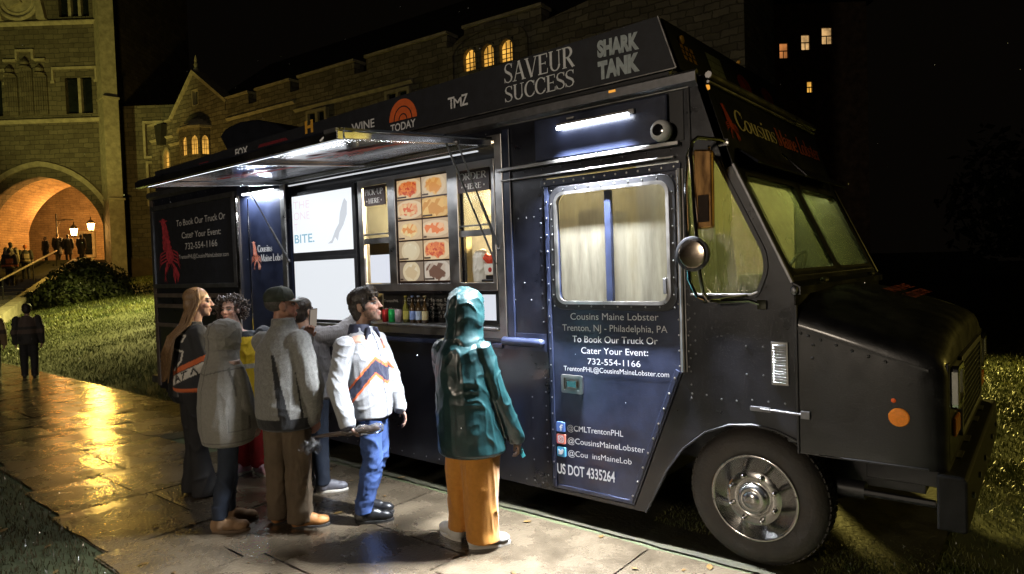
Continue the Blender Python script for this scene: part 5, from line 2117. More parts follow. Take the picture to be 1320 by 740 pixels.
part(mb, 'marker_lamp', emis('amber_lamp', (1.0, 0.42, 0.05), 0.9))
# rooftop vent hood, a dark scoop
mb = MB()
prof = [(-6.50, 3.10), (-7.02, 3.72), (-6.86, 3.80), (-6.50, 3.83), (-6.10, 3.79), (-5.70, 3.68), (-5.30, 3.50), (-5.20, 3.35), (-5.20, 3.10)]
mb.prism(prof, 'y', 0.42, 1.5)
part(mb, 'roof_vent', mat('vent_hood', (0.012, 0.013, 0.018), 0.32, noise=0.3, nscale=5, bump=0.2), bevel=0.03)
# ---------------------------------------------------------------- serving hatch: frame, window, menus, screens
mb = plate([(-4.93, 1.315), (-1.83, 1.315), (-1.83, 2.905), (-4.93, 2.905)], [[(-4.85, 1.375), (-1.905, 1.375), (-1.905, 2.865), (-4.85, 2.865)]], lambda u, v, d: (u, -0.022 + d, v), 0.0215)
part(mb, 'hatch_frame', 'alu', bevel=0.004)
mb = MB()
mb.box(-1.826, -1.755, -0.018, -0.0005, 1.30, 2.93)
part(mb, 'hatch_post', 'paint_blue_sheen', bevel=0.006)
# wall set back inside the hatch, with openings
back = [(-4.84, 1.38), (-1.91, 1.38), (-1.91, 2.86), (-4.84, 2.86)]
h_l = [(-3.60, 1.755), (-3.26, 1.755), (-3.26, 2.66), (-3.60, 2.66)]
h_r = [(-2.335, 1.755), (-1.985, 1.755), (-1.985, 2.66), (-2.335, 2.66)]
h_low = [(-3.56, 1.395), (-1.95, 1.395), (-1.95, 1.665), (-3.56, 1.665)]
part(plate(back, [h_l, h_r, h_low], side3(0.06), 0.03), 'hatch_wall', 'paint')
mb = MB()
mb.box(-4.86, -4.845, 0.046, 0.09, 1.36, 2.875)
mb.box(-1.904, -1.886, 0.046, 0.09, 1.36, 2.875)
part(mb, 'hatch_jamb', 'paint_blue_sheen')
# aluminium window frame
mb = plate([(-3.665, 1.69), (-1.95, 1.69), (-1.95, 2.735), (-3.665, 2.735)], [[(-3.60, 1.757), (-3.24, 1.757), (-3.24, 2.675), (-3.60, 2.675)], [(-3.135, 1.757), (-2.475, 1.757), (-2.475, 2.695), (-3.135, 2.695)], [(-2.355, 1.757), (-1.995, 1.757), (-1.995, 2.675), (-2.355, 2.675)]],
           lambda u, v, d: (u, 0.022 + d, v), 0.0375)
wf = part(mb, 'serving_window', 'alu', bevel=0.004)
mb = MB()
for x0, x1 in ((-3.60, -3.24), (-2.355, -1.995)):
    mb.box(x0 + .002, x1 - .002, 0.035, 0.058, 2.135, 2.185)
    mb.box(x0 + .002, x1 - .002, 0.030, 0.050, 2.215, 2.228)
part(mb, 'sash_rail', 'alu', parent=wf)
for x0, x1 in ((-3.60, -3.24), (-2.355, -1.995)):
    part(MB().box(x0 + .003, x1 - .003, 0.064, 0.068, 2.19, 2.655), 'window_glass', 'glass_clear', parent=wf)
# boards reading PICK-UP HERE and ORDER HERE
for x0, x1, z0, z1, top in ((-3.555, -3.255, 2.485, 2.668, 'PICK-UP'), (-2.335, -1.99, 2.492, 2.672, 'ORDER')):
    mb = MB()
    mb.box(x0, x1, 0.008, 0.0215, z0, z1)
    b = part(mb, 'notice_board', mat('dark_brown_board', (0.040, 0.018, 0.012), 0.5, noise=0.2))
    mb = MB()
    w = x1 - x0
    roman(mb, top, (x0 + w * .07, 0.008, z0 + 0.100), XU, ZV, w * .86, 0.055, 1.25, 0.002)
    roman(mb, 'HERE', (x0 + w * .23, 0.008, z0 + 0.024), XU, ZV, w * .54, 0.044, 1.25, 0.002)
    for u in (.15, .85):
        mb.ell((x0 + w * u, 0.005, z0 + 0.045), (0.008, 0.002, 0.008), 8, 4)
    part(mb, 'notice_lettering', mat('notice_white', (0.8, 0.76, 0.70), 0.5), parent=b, fix=False)


# lit menu of ten food pictures
def food_mat(name, bg, plate_c, food1, food2, rx, ry, scale, strength):
    m = bpy.data.materials.new(name)
    m.use_nodes = True
    nt = m.node_tree
    b = nt.nodes['Principled BSDF']
    b.inputs['Roughness'].default_value = 0.65
    b.inputs['Base Color'].default_value = (0.03, 0.03, 0.03, 1)
    tc = nt.nodes.new('ShaderNodeTexCoord')
    mp = nt.nodes.new('ShaderNodeMapping')
    mp.inputs['Scale'].default_value = (1 / rx, 0.0, 1 / ry)
    nt.links.new(tc.outputs['Object'], mp.inputs[0])
    nz = nt.nodes.new('ShaderNodeTexNoise')
    nz.inputs['Scale'].default_value = 13
    nz.inputs['Detail'].default_value = 4
    nt.links.new(tc.outputs['Object'], nz.inputs['Vector'])
    ds = nt.nodes.new('ShaderNodeVectorMath')
    ds.operation = 'LENGTH'
    nt.links.new(mp.outputs[0], ds.inputs[0])
    ad = nt.nodes.new('ShaderNodeMath')
    ad.operation = 'MULTIPLY_ADD'
    nt.links.new(nz.outputs[0], ad.inputs[0])
    ad.inputs[1].default_value = 1.25
    nt.links.new(ds.outputs['Value'], ad.inputs[2])
    vo = nt.nodes.new('ShaderNodeTexVoronoi')
    vo.inputs['Scale'].default_value = scale
    nt.links.new(tc.outputs['Object'], vo.inputs['Vector'])
    fr = nt.nodes.new('ShaderNodeValToRGB')
    fr.color_ramp.elements[0].color = tuple(food1) + (1,)
    fr.color_ramp.elements[1].color = tuple(food2) + (1,)
    fr.color_ramp.elements[0].position = 0.25
    fr.color_ramp.elements[1].position = 0.75
    nt.links.new(vo.outputs['Color'], fr.inputs[0])
    m1 = nt.nodes.new('ShaderNodeMix')
    m1.data_type = 'RGBA'
    r1 = nt.nodes.new('ShaderNodeMapRange')
    r1.inputs[1].default_value = 1.58
    r1.inputs[2].default_value = 1.70
    nt.links.new(ad.outputs[0], r1.inputs[0])
    nt.links.new(r1.outputs[0], m1.inputs[0])
    nt.links.new(fr.outputs[0], m1.inputs[6])
    m2 = nt.nodes.new('ShaderNodeMix')
    m2.data_type = 'RGBA'
    r2 = nt.nodes.new('ShaderNodeMapRange')
    r2.inputs[1].default_value = 1.38
    r2.inputs[2].default_value = 1.42
    nt.links.new(ds.outputs['Value'], r2.inputs[0])
    nt.links.new(r2.outputs[0], m2.inputs[0])
    m2.inputs[6].default_value = tuple(plate_c) + (1,)
    m2.inputs[7].default_value = tuple(bg) + (1,)
    nt.links.new(m2.outputs[2], m1.inputs[7])
    nt.links.new(m1.outputs[2], b.inputs['Emission Color'])
    b.inputs['Emission Strength'].default_value = strength
    return m


FOOD = [food_mat('menu_red', (.66, .43, .22), (.86, .62, .34), (.62, .05, .01), (.95, .30, .07), .125, .066, 55, .72),
        food_mat('menu_roll', (.56, .34, .16), (.84, .62, .36), (.80, .12, .02), (.92, .62, .28), .13, .058, 30, .72),
        food_mat('menu_taco', (.70, .48, .26), (.78, .56, .30), (.85, .30, .05), (.96, .74, .32), .105, .060, 24, .72),
        food_mat('menu_bread', (.45, .24, .07), (.80, .48, .15), (.70, .30, .04), (.95, .62, .20), .15, .070, 11, .72),
        food_mat('menu_soup', (.56, .40, .22), (.82, .66, .40), (.86, .72, .46), (.94, .84, .60), .085, .066, 8, .66),
        food_mat('menu_dessert', (.28, .20, .13), (.82, .66, .40), (.72, .54, .30), (.95, .85, .62), .080, .066, 10, .66),
        food_mat('menu_pie', (.46, .37, .28), (.70, .60, .48), (.16, .06, .025), (.82, .68, .52), .12, .074, 9, .66),
        food_mat('menu_tail', (.62, .42, .24), (.82, .60, .36), (.90, .22, .04), (.98, .70, .40), .14, .050, 18, .72),
        food_mat('menu_bisque', (.66, .50, .33), (.80, .62, .40), (.80, .34, .08), (.92, .52, .16), .10, .070, 14, .72)]
mb = MB()
mb.box(-3.130, -2.480, 0.040, 0.055, 1.762, 2.69)
menu = part(mb, 'menu_board', mat('menu_backing', (0.03, 0.012, 0.008), 0.4))
order = [0, 8, 1, 3, 2, 7, 4, 0, 5, 6]
for k in range(10):
    r_, c_ = divmod(k, 2)
    cx = -3.125 + 0.165 + 0.322 * c_
    cz = 2.595 - 0.183 * r_
    mb = MB()
    mb.box(-0.152, 0.152, -0.006, 0.0, -0.084, 0.084)
    tl = part(mb, 'menu_picture', FOOD[order[k]], parent=menu)
    tl.location = (cx, 0.038, cz)
    tl2 = MB()
    tl2.box(cx - 0.145, cx - 0.03 - 0.04 * (k % 3), 0.0285, 0.0315, cz - 0.076, cz - 0.062)
    part(tl2, 'caption_strip', mat('caption_dark', (0.05, 0.025, 0.015), 0.5), parent=menu)
# white sheet behind the left lower sash, white panel at the right end of the shelf
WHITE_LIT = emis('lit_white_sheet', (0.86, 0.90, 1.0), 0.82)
mb = MB()
mb.box(-3.575, -3.265, 0.070, 0.074, 1.765, 2.03)
part(mb, 'white_sheet', WHITE_LIT)
# shelf recess with a chalk board back and the bottom ledge
mb = MB()
mb.box(-3.60, -1.93, 0.235, 0.245, 1.38, 1.68)
cb = part(mb, 'chalk_board', mat('chalk_board', (0.012, 0.011, 0.011), 0.6, noise=0.3, nscale=12))
mb = MB()
for body, x0, x1, z, cap in (('Cousins Maine Lobster', -3.10, -2.35, 1.585, .032), ('Trenton, NJ - Philadelphia, PA', -3.14, -2.31, 1.548, .026), ('To Book Our Truck Or', -3.06, -2.39, 1.512, .028),
                             ('Cater Your Event:', -3.0, -2.45, 1.474, .028), ('732-554-1166', -2.92, -2.53, 1.438, .027), ('@CMLTrentonPHL', -3.56, -3.22, 1.575, .026), ('@CousinsMaine', -3.56, -3.24, 1.500, .024)):
    letters(mb, body, (x0 - 0.16, 0.235, z), XU, ZV, x1 - x0, cap, 0, depth=0.002)
part(mb, 'chalk_lettering', mat('chalk_white', (0.6, 0.58, 0.54), 0.7), parent=cb, fix=False)
mb = MB()
mb.box(-2.30, -2.03, 0.085, 0.0885, 1.445, 1.655)
part(mb, 'white_sheet', WHITE_LIT)
mb = MB()
mb.box(-3.70, -1.91, -0.045, 0.233, 1.380, 1.400)
part(mb, 'counter', 'alu', bevel=0.005)
mb = MB()
mb.box(-3.59, -1.94, 0.092, 0.234, 1.672, 1.69)
part(mb, 'shelf_top', 'trim')

# two bright advertising screens
SCR = emis('screen_white', (0.92, 0.96, 1.0), 1.02)
SCR2 = emis('screen_blank', (0.86, 0.90, 0.95), 0.92)
for k, (z0, z1, m) in enumerate(((2.098, 2.690, SCR), (1.405, 2.008, SCR2))):
    mb = MB()
    mb.box(-4.80, -3.715, 0.028, 0.0595, z0 - 0.055, z1 + 0.04)
    s = part(mb, 'screen', 'trim', bevel=0.004)
    mb = MB()
    mb.box(-4.775, -3.765, 0.022, 0.0275, z0, z1)
    part(mb, 'screen_panel', m, parent=s)
    if k == 0:
        mb = MB()
        letters(mb, 'BITE.', (-4.745, 0.021, 2.198), XU, ZV, 0.355, 0.095, 0.012, depth=0.002)
        part(mb, 'screen_lettering', emis('screen_blue', (0.28, 0.56, 0.72), 0.85), parent=s, fix=False)
        mb = MB()
        letters(mb, 'THE', (-4.745, 0.021, 2.555), XU, ZV, 0.29, 0.085, 0.006, depth=0.002)
        letters(mb, 'ONE', (-4.745, 0.021, 2.440), XU, ZV, 0.29, 0.085, 0.006, depth=0.002)
        letters(mb, 'T', (-4.745, 0.021, 2.325), XU, ZV, 0.07, 0.085, 0.006, depth=0.002)
        part(mb, 'screen_lettering', emis('screen_pink', (0.92, 0.80, 0.86), 0.95), parent=s, fix=False)
        mb = MB()
        cl = [(-4.17, 2.17), (-4.10, 2.20), (-4.03, 2.30), (-3.97, 2.36), (-3.95, 2.46), (-3.90, 2.56), (-3.87, 2.60), (-3.83, 2.56), (-3.84, 2.44), (-3.90, 2.34), (-3.97, 2.27), (-4.0, 2.19), (-4.04, 2.23), (-4.09, 2.17)]
        mb.add([(x, 0.0205, z) for x, z in cl], [tuple(range(len(cl)))])
        part(mb, 'screen_figure', emis('screen_grey', (0.70, 0.74, 0.80), 0.85), parent=s, fix=False)

# ---------------------------------------------------------------- side panel left of the hatch with the emblem
mb = MB()
mb.box(-5.83, -4.935, -0.012, -0.0005, 0.85, 2.90)
lp = part(mb, 'emblem_panel', 'paint_blue_sheen', bevel=0.004)
mb = MB()
mb.tube([(-5.60, -0.014, 0.9), (-5.60, -0.014, 2.75)], 0.006, 6)
mb.tube([(-5.84, -0.020, 0.9), (-5.84, -0.020, 2.80)], 0.020, 8)
part(mb, 'panel_strip', 'chrome', True)
mb = MB()
roman(mb, 'Cousins', (-5.43, -0.0125, 2.135), XU, ZV, 0.30, 0.075, 1.6, 0.002)
roman(mb, 'Maine Lobster', (-5.37, -0.0125, 2.030), XU, ZV, 0.52, 0.075, 1.6, 0.002)
part(mb, 'shop_lettering', 'white_vinyl', parent=lp, fix=False)
mb = MB()
lobster(mb, (-5.575, -0.0125, 1.93), XU, ZV, 0.22, 0.33, 0.003)
part(mb, 'lobster_emblem', mat('lobster_orange', (0.75, 0.12, 0.04), 0.5, color2=(0.85, 0.5, 0.4), nscale=30), parent=lp, fix=False)
# short light strip above the emblem panel
mb = MB()
mb.box(-5.66, -5.02, -0.06, -0.013, 2.80, 2.815)
ls = part(mb, 'light_fixture', 'alu')
mb = MB()
mb.box(-5.65, -5.03, -0.055, -0.03, 2.785, 2.799)
part(mb, 'light_tube', emis('led_strip', (0.88, 0.93, 1.0), 14.0), parent=ls)
_l = lamp('panel_light', 'AREA', (-5.34, -0.075, 2.78), 26, (0.85, 0.92, 1.0), 0.6)
_l.data.shape = 'RECTANGLE'
_l.data.size_y = 0.03
_l.rotation_euler = (R(-10), 0, 0)

# ---------------------------------------------------------------- notice at the rear
mb = plate([(-8.14, 1.745), (-5.875, 1.745), (-5.875, 2.86), (-8.14, 2.86)], [[(-8.07, 1.80), (-5.945, 1.80), (-5.945, 2.80), (-8.07, 2.80)]], lambda u, v, d: (u, -0.035 + d, v), 0.0345)
rb = part(mb, 'rear_board', 'steel_dull', bevel=0.004)
mb = MB()
mb.box(-8.075, -5.94, -0.012, -0.0005, 1.795, 2.805)
part(mb, 'rear_board_panel', 'sign_paint', parent=rb)
mb = MB()
for body, x0, x1, z, z1, cap in (('To Book Our Truck Or', -7.40, -6.12, 2.548, 2.560, .085), ('Cater Your Event:', -7.26, -6.24, 2.385, 2.386, .082), ('732-554-1166', -7.18, -6.34, 2.239, 2.247, .085),
                                 ('TrentonPHL@CousinsMaineLobster.com', -7.37, -6.08, 2.124, 2.118, .055)):
    letters(mb, body, (x0, -0.0125, z), (x1 - x0, 0, z1 - z), ZV, x1 - x0, cap, 0.0, depth=0.002)
part(mb, 'lettering', mat('grey_white_vinyl', (0.55, 0.54, 0.52), 0.6), parent=rb, fix=False)
mb = MB()
lobster(mb, (-7.98, -0.0125, 1.80), XU, ZV, 0.66, 0.88, 0.003)
part(mb, 'lobster_emblem', mat('deep_red_vinyl', (0.40, 0.035, 0.05), 0.6, noise=0.5, nscale=25), parent=rb, fix=False)
mb = MB()
for z in (1.62, 1.48, 1.22):
    mb.box(-8.15, -5.88, -0.022, -0.0005, z, z + 0.055)
mb.box(-8.19, -8.10, -0.015, -0.0005, 0.40, 2.95)
part(mb, 'rear_trim', mat('bronze_trim', (0.16, 0.13, 0.11), 0.5, 0.5, noise=0.3), bevel=0.004)
mb = MB()
mb.box(-8.42, -8.19, 0.0, W_TRUCK, 0.42, 0.52)
part(mb, 'rear_bumper', 'steel_dull', bevel=0.01)

# ---------------------------------------------------------------- awning hatch door, propped open
AZ0, AZ1 = 2.845, 2.715        # hinge height, outer edge height
AXL, AXR, AYO = -4.90, -1.915, -1.45


def aw(x, t, d=0.0):
    return (x, AYO * t - 0.03 * (1 - t), AZ0 + (AZ1 - AZ0) * t + d)


def aw_bar(x0, t0, x1, t1, w, h, mb, up=0.0):
    a, b = Vector(aw(x0, t0, up)), Vector(aw(x1, t1, up))
    d = (b - a)
    L = d.length
    d.normalize()
    s = d.cross(Vector((0, 0, 1))).normalized()
    u = s.cross(d)
    mb.obox((a + b) / 2, d * (L / 2), s * (w / 2), u * (h / 2))


mb = MB()
mb.add([aw(AXL, 0, .03), aw(AXR, 0, .03), aw(AXR, 1, .03), aw(AXL, 1, .03), aw(AXL, 0, .045), aw(AXR, 0, .045), aw(AXR, 1, .045), aw(AXL, 1, .045)],
       [(3, 2, 1, 0), (4, 5, 6, 7), (0, 1, 5, 4), (1, 2, 6, 5), (2, 3, 7, 6), (3, 0, 4, 7)])
awn = part(mb, 'awning', 'paint')
mb = MB()
aw_bar(AXL, 1.0, AXR, 1.0, 0.045, 0.055, mb)
aw_bar(AXL, 0.915, AXR, 0.915, 0.055, 0.030, mb, 0.012)
aw_bar(AXL + .025, 0.03, AXL + .025, 0.98, 0.05, 0.045, mb)
aw_bar(AXR - .025, 0.03, AXR - .025, 0.98, 0.05, 0.045, mb)
aw_bar(-3.42, 0.03, -3.42, 0.90, 0.06, 0.03, mb, 0.012)
aw_bar(AXL, 0.02, AXR, 0.02, 0.05, 0.045, mb)
part(mb, 'awning_frame', 'alu_polished', parent=awn, bevel=0.004)
mb = MB()
mb.quad(aw(AXL + .05, 0.04, .026), aw(AXR - .05, 0.04, .026), aw(AXR - .05, 0.97, .026), aw(AXL + .05, 0.97, .026))
part(mb, 'awning_lining', mat('awning_sheet', (0.72, 0.72, 0.76), 0.14, 0.72, noise=0.2, nscale=2.5, rvar=0.06), parent=awn, fix=False)
mb = MB()
for x in (-4.62, -3.18):
    o = Vector(aw(x, 0.40, .022))
    lobster(mb, o - Vector((0, 0, 0.004)), Vector(aw(0, 1)) - Vector(aw(0, 0)), Vector((1, 0, 0)), 0.34, 1.0, -0.004)
part(mb, 'lobster_emblem', 'red_vinyl', parent=awn, fix=False)
mb = MB()
for x in (AXL + 0.02, AXR + 0.005):
    p = Vector(aw(x, 0.28, -0.01))
    q = Vector((x + (0.02 if x > -3 else 0.06), -0.012, 2.02))
    mid = p + (q - p) * 0.55
    mb.tube([tuple(p), tuple(mid)], 0.007, 8)
    mb.tube([tuple(mid), tuple(q)], 0.012, 8)
    p2 = Vector(aw(x - 0.03, 0.34, -0.01))
    if x > -3:
        mb.tube([tuple(p2), (x - 0.02, -0.012, 1.90)], 0.008, 8)
    mb.ell(tuple(p), 0.022, 8, 6)
    mb.ell(tuple(q), 0.020, 8, 6)
part(mb, 'gas_strut', 'steel_dull', True, parent=awn)
mb = MB()
mb.box(-2.35, -2.05, 0.0, 0.004, 0, 0.001) if False else None
a = Vector(aw(-1.98, 1.0, 0.03))
mb.obox(a, (0.06, 0, 0), (0, 0.03, 0), (0, 0, 0.012))
mb.tube([tuple(a + Vector((-0.05, 0, 0))), tuple(a + Vector((-0.10, -0.03, -0.05)))], 0.008, 6)
part(mb, 'awning_catch', 'steel_dull', parent=awn)
# strip light under the hinge line that lights the people at the counter
mb = MB()
mb.box(-4.7, -2.05, -0.062, -0.040, 2.790, 2.800)
part(mb, 'light_strip', emis('hatch_strip', (0.92, 0.95, 1.0), 0.7), parent=awn)
mb = MB()
aw_bar(AXL + .06, 0.957, AXR - .06, 0.957, 0.020, 0.012, mb, -0.012)
part(mb, 'light_strip', emis('awning_strip', (0.86, 0.92, 1.0), 4.5), parent=awn)
_l = lamp('hatch_light', 'AREA', (-3.4, -0.42, 2.70), 24, (0.90, 0.94, 1.0), 2.5)
_l.data.shape = 'RECTANGLE'
_l.data.size_y = 0.04
_l.rotation_euler = (R(-8), 0, 0)

# ---------------------------------------------------------------- inside the truck
mb = MB()
mb.box(-8.1, -0.35, 2.30, 2.35, 0.95, 2.98)
mb.box(-1.66, -1.62, 0.10, 2.29, 0.45, 2.98)
part(mb, 'inner_wall', 'cream_wall')
mb = MB()
mb.box(-8.0, -1.7, 1.75, 2.29, 0.9, 1.32)
mb.box(-7.0, -4.2, 1.5, 2.29, 2.35, 2.75)
mb.box(-3.9, -2.9, 1.85, 2.29, 1.95, 2.30)
mb.box(-2.7, -2.1, 1.90, 2.29, 1.32, 1.75)
mb.box(-3.8, -1.75, 1.95, 2.29, 2.42, 2.46)
mb.box(-5.4, -4.9, 1.7, 2.29, 1.32, 1.8)
part(mb, 'kitchen_units', 'kitchen_steel', bevel=0.01)
mb = MB()
for k in range(9):
    x = -3.7 + 0.21 * k
    mb.box(x, x + 0.13, 2.0, 2.2, 2.465, 2.58 + 0.05 * (k % 3))
part(mb, 'storage_boxes', mat('storage_box', (0.5, 0.46, 0.36), 0.5, noise=0.3, nscale=2))
CEIL = emis('ceiling_light', (1.0, 0.80, 0.45), 9.0)
mb = MB()
mb.box(-4.2, -1.9, 1.0, 1.25, 2.95, 2.983)
mb.box(-1.35, -0.6, 1.15, 1.35, 2.95, 2.983)
part(mb, 'ceiling_light', CEIL)
lamp('kitchen_light', 'POINT', (-2.6, 1.25, 2.75), 1500, (1.0, 0.78, 0.42), 0.15)
lamp('cab_light', 'POINT', (-0.95, 0.33, 2.80), 15, (1.0, 0.95, 0.84), 0.2)
lamp('dash_light', 'POINT', (-0.30, 1.2, 2.55), 34, (1.0, 0.92, 0.45), 0.15)
# cab furniture: curtain, seats, wheel, dash
mb = MB()
n = 22
for i in range(n + 1):
    x = -1.02 + 0.62 * i / n
    y = 0.62 + 0.018 * math.sin(i * 1.9) + 0.010 * math.sin(i * 4.3)
    mb.v += [(x, y, 1.0), (x, y, 2.85)]
for i in range(n):
    mb.f.append((2 * i, 2 * i + 2, 2 * i + 3, 2 * i + 1))
part(mb, 'cab_curtain', mat('cab_curtain', (0.66, 0.66, 0.64), 0.8, color2=(0.50, 0.46, 0.38), nscale=2.2, stretch=(3, 3, .6)), True, fix=False)
mb = MB()
mb.box(-1.44, -1.25, 0.42, 0.9, 0.45, 2.30)
part(mb, 'cab_locker', mat('cab_locker', (0.16, 0.16, 0.14), 0.5, noise=0.3), bevel=0.02)
mb = MB()
mb.prism([(-0.05, 1.0), (0.22, 1.0), (0.22, 1.62), (0.12, 1.70), (-0.02, 1.66), (-0.05, 1.55)], 'y', 0.06, 2.34)
mb.box(-0.06, 0.05, 0.10, 0.42, 1.62, 1.78)
part(mb, 'dashboard', mat('dash_grey', (0.28, 0.33, 0.20), 0.6, noise=0.3), bevel=0.02)
mb = MB()
for y in (0.55, 1.75):
    mb = MB()
    mb.prism([(-0.36, 1.30), (-0.36, 1.42), (-0.72, 1.44), (-0.78, 2.10), (-0.88, 2.10), (-0.84, 1.30)], 'y', y - 0.22, y + 0.22)
    mb.prism([(-0.70, 0.945), (-0.46, 0.945), (-0.46, 1.299), (-0.70, 1.299)], 'y', y - 0.1, y + 0.1)
    part(mb, 'cab_seat', 'trim', bevel=0.03)
mb = MB()
c_ = Vector((-0.22, 1.75, 1.72))
ring = []
for k in range(25):
    a = 2 * math.pi * k / 24
    ring.append(c_ + Vector((0.10 * math.sin(a), 0.22 * math.cos(a), 0.20 * math.sin(a))))
mb.tube(ring, 0.015, 8, False)
mb.tube([tuple(c_), (-0.02, 1.75, 1.55)], 0.02, 6)
part(mb, 'steering_wheel', 'trim', True)

# ---------------------------------------------------------------- wheels
def wheel(x, y, side):
    """side -1: outer face towards -y"""
    mb = MB()
    s = side
    R0 = 0.420
    prof = [(0.262, 0.0), (0.285, 0.006), (0.33, 0.014), (0.375, 0.006), (0.402, -0.016), (0.414, -0.036), (R0, -0.06), (R0, -0.19), (0.41, -0.22), (0.37, -0.235), (0.27, -0.235)]
    mb.lathe([(r_, -s * h) for r_, h in [(a, -b) for a, b in prof]][::1] if False else [(r_, (-h if s < 0 else h)) for r_, h in prof], (x, y, 0.42), 'y', 56)
    # tread blocks
    for k in range(64):
        a = 2 * math.pi * k / 64
        c = Vector((x + 0.419 * math.cos(a), y + (0.125 if s < 0 else -0.125), 0.42 + 0.419 * math.sin(a)))
        t = Vector((-math.sin(a), 0, math.cos(a)))
        r_ = Vector((math.cos(a), 0, math.sin(a)))
        for dy in (-0.055, 0.0, 0.055):
            mb.obox(c + Vector((0, dy, 0)), t * 0.014, Vector((0, 0.021, 0)), r_ * 0.006)
    w = part(mb, 'wheel', 'rubber', True)
    f = (lambda h: -h if s < 0 else h)
    mb = MB()
    mb.lathe([(0.268, f(0.004)), (0.262, f(0.012)), (0.248, f(0.010)), (0.240, f(-0.012)), (0.218, f(-0.055)), (0.205, f(-0.062)), (0.190, f(-0.040)), (0.176, f(-0.006)), (0.165, f(0.004)), (0.120, f(0.010)), (0.104, f(0.012)), (0.098, f(0.006)), (0.092, f(0.030)), (0.075, f(0.048)), (0.058, f(0.052)), (0.052, f(0.048)), (0.048, f(0.056)), (0.012, f(0.060)), (0.001, f(0.060))], (x, y, 0.42), 'y', 48)
    part(mb, 'rim', 'rim_metal', 'all', parent=w)
    mb = MB()
    for k in range(8):
        a = R(22.5 + 45 * k)
        cx, cz = x + 0.140 * math.cos(a), 0.42 + 0.140 * math.sin(a)
        mb.lathe([(0.019, f(0.004)), (0.019, f(0.018)), (0.014, f(0.020)), (0.014, f(0.040)), (0.008, f(0.047)), (0.001, f(0.048))], (cx, y, cz), 'y', 10)
    part(mb, 'lug_nut', 'chrome', True, parent=w)
    mb = MB()
    for k in range(4):
        a = R(48 + 90 * k)
        u = Vector((-math.sin(a), 0, math.cos(a)))
        r_ = Vector((math.cos(a), 0, math.sin(a)))
        mb.obox(Vector((x, y + f(0.0315), 0.42)) + r_ * 0.0835, u * 0.022, Vector((0, 0.0035, 0)), r_ * 0.005)
    for k in range(6):
        a = R(12 + 60 * k)
        mb.ell((x + 0.256 * math.cos(a), y + f(0.012), 0.42 + 0.256 * math.sin(a)), 0.005, 6, 4)
    part(mb, 'rim_slot', 'trim', parent=w)
    return w


wheel(0.035, 0.035, -1)
wheel(0.035, W_TRUCK - 0.035, 1)
wheel(-5.92, 0.06, -1)
wheel(-5.92, W_TRUCK - 0.06, 1)
# dark wheel housing behind the front wheel
mb = MB()
mb.box(-0.72, 0.34, 0.32, 2.05, 0.60, 0.895)
part(mb, 'wheel_housing', 'trim')
ar2 = [(-0.70, 0.17)] + [(x * 1.0, z) for x, z in arch]
mb = MB()
mb.tube([(x, -0.004, z) for x, z in arch], 0.008, 6)
part(mb, 'arch_lip', 'trim', True)

# ---------------------------------------------------------------- mirrors on their chrome arm
ym = -0.22
mb = MB()
mb.tube([(-0.07, 0.0, 2.585), (-0.085, -0.10, 2.59), (-0.165, ym + .01, 2.60), (-0.195, ym, 2.575), (-0.205, ym, 2.50), (-0.185, ym, 2.10), (-0.165, ym, 1.80), (-0.150, ym + .01, 1.68), (-0.125, ym + .03, 1.635), (-0.08, ym + .08, 1.625), (0.05, -0.03, 1.625), (0.12, -0.01, 1.60)], 0.0125, 8)
mb.tube([(-0.235, ym + .02, 2.50), (-0.250, ym + .02, 2.30), (-0.245, ym + .02, 1.76), (-0.20, ym + .03, 1.66), (-0.13, ym + .04, 1.63)], 0.010, 8)
mb.tube([(-0.235, ym + .02, 2.50), (-0.205, ym, 2.54)], 0.010, 8)
mb.box(-0.11, -0.05, -0.03, -0.001, 2.56, 2.60)
mb.box(0.10, 0.15, -0.025, -0.001, 1.575, 1.63)
mb.tube([(-0.16, ym + .02, 1.625), (0.04, -0.02, 1.655)], 0.009, 6)
arm = part(mb, 'mirror_arm', 'chrome', True)
for z in (2.06, 2.50):
    pass
mb = MB()
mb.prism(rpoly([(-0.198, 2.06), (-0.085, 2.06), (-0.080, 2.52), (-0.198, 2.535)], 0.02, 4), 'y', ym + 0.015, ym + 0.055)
mm = part(mb, 'mirror', mat('amber_reflection_housing', (0.16, 0.085, 0.035), 0.22, 0.9, color2=(0.75, 0.42, 0.15), nscale=5, stretch=(4, 4, 1)), bevel=0.012)  # amber reflections on the chrome housing are put into its colour
mb = MB()
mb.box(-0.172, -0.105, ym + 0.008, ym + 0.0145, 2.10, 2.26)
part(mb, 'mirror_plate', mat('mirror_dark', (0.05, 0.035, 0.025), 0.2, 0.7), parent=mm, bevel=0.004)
mb = MB()
n_ = Vector((0.35, -1, 0)).normalized()
mb.lathe([(0.100, 0.018), (0.106, 0.0), (0.104, -0.012), (0.098, -0.016)], (0, 0, 0), 'y', 32)
rm = part(mb, 'round_mirror', 'trim', True)
rm.location = (-0.205, ym - 0.002, 1.915)
mb = MB()
mb.lathe([(0.0975, -0.014), (0.075, -0.019), (0.04, -0.023), (0.001, -0.024)], (0, 0, 0), 'y', 32)
part(mb, 'round_mirror_face', mat('convex_mirror', (0.46, 0.38, 0.30), 0.20, 1.0, noise=0.3, nscale=12), 'all', parent=rm)
mb = MB()
mb.tube([(-0.12, -0.13, 2.50), (-0.10, -0.2, 2.54)], 0.008, 6)
part(mb, 'mirror_stay', 'chrome', True)


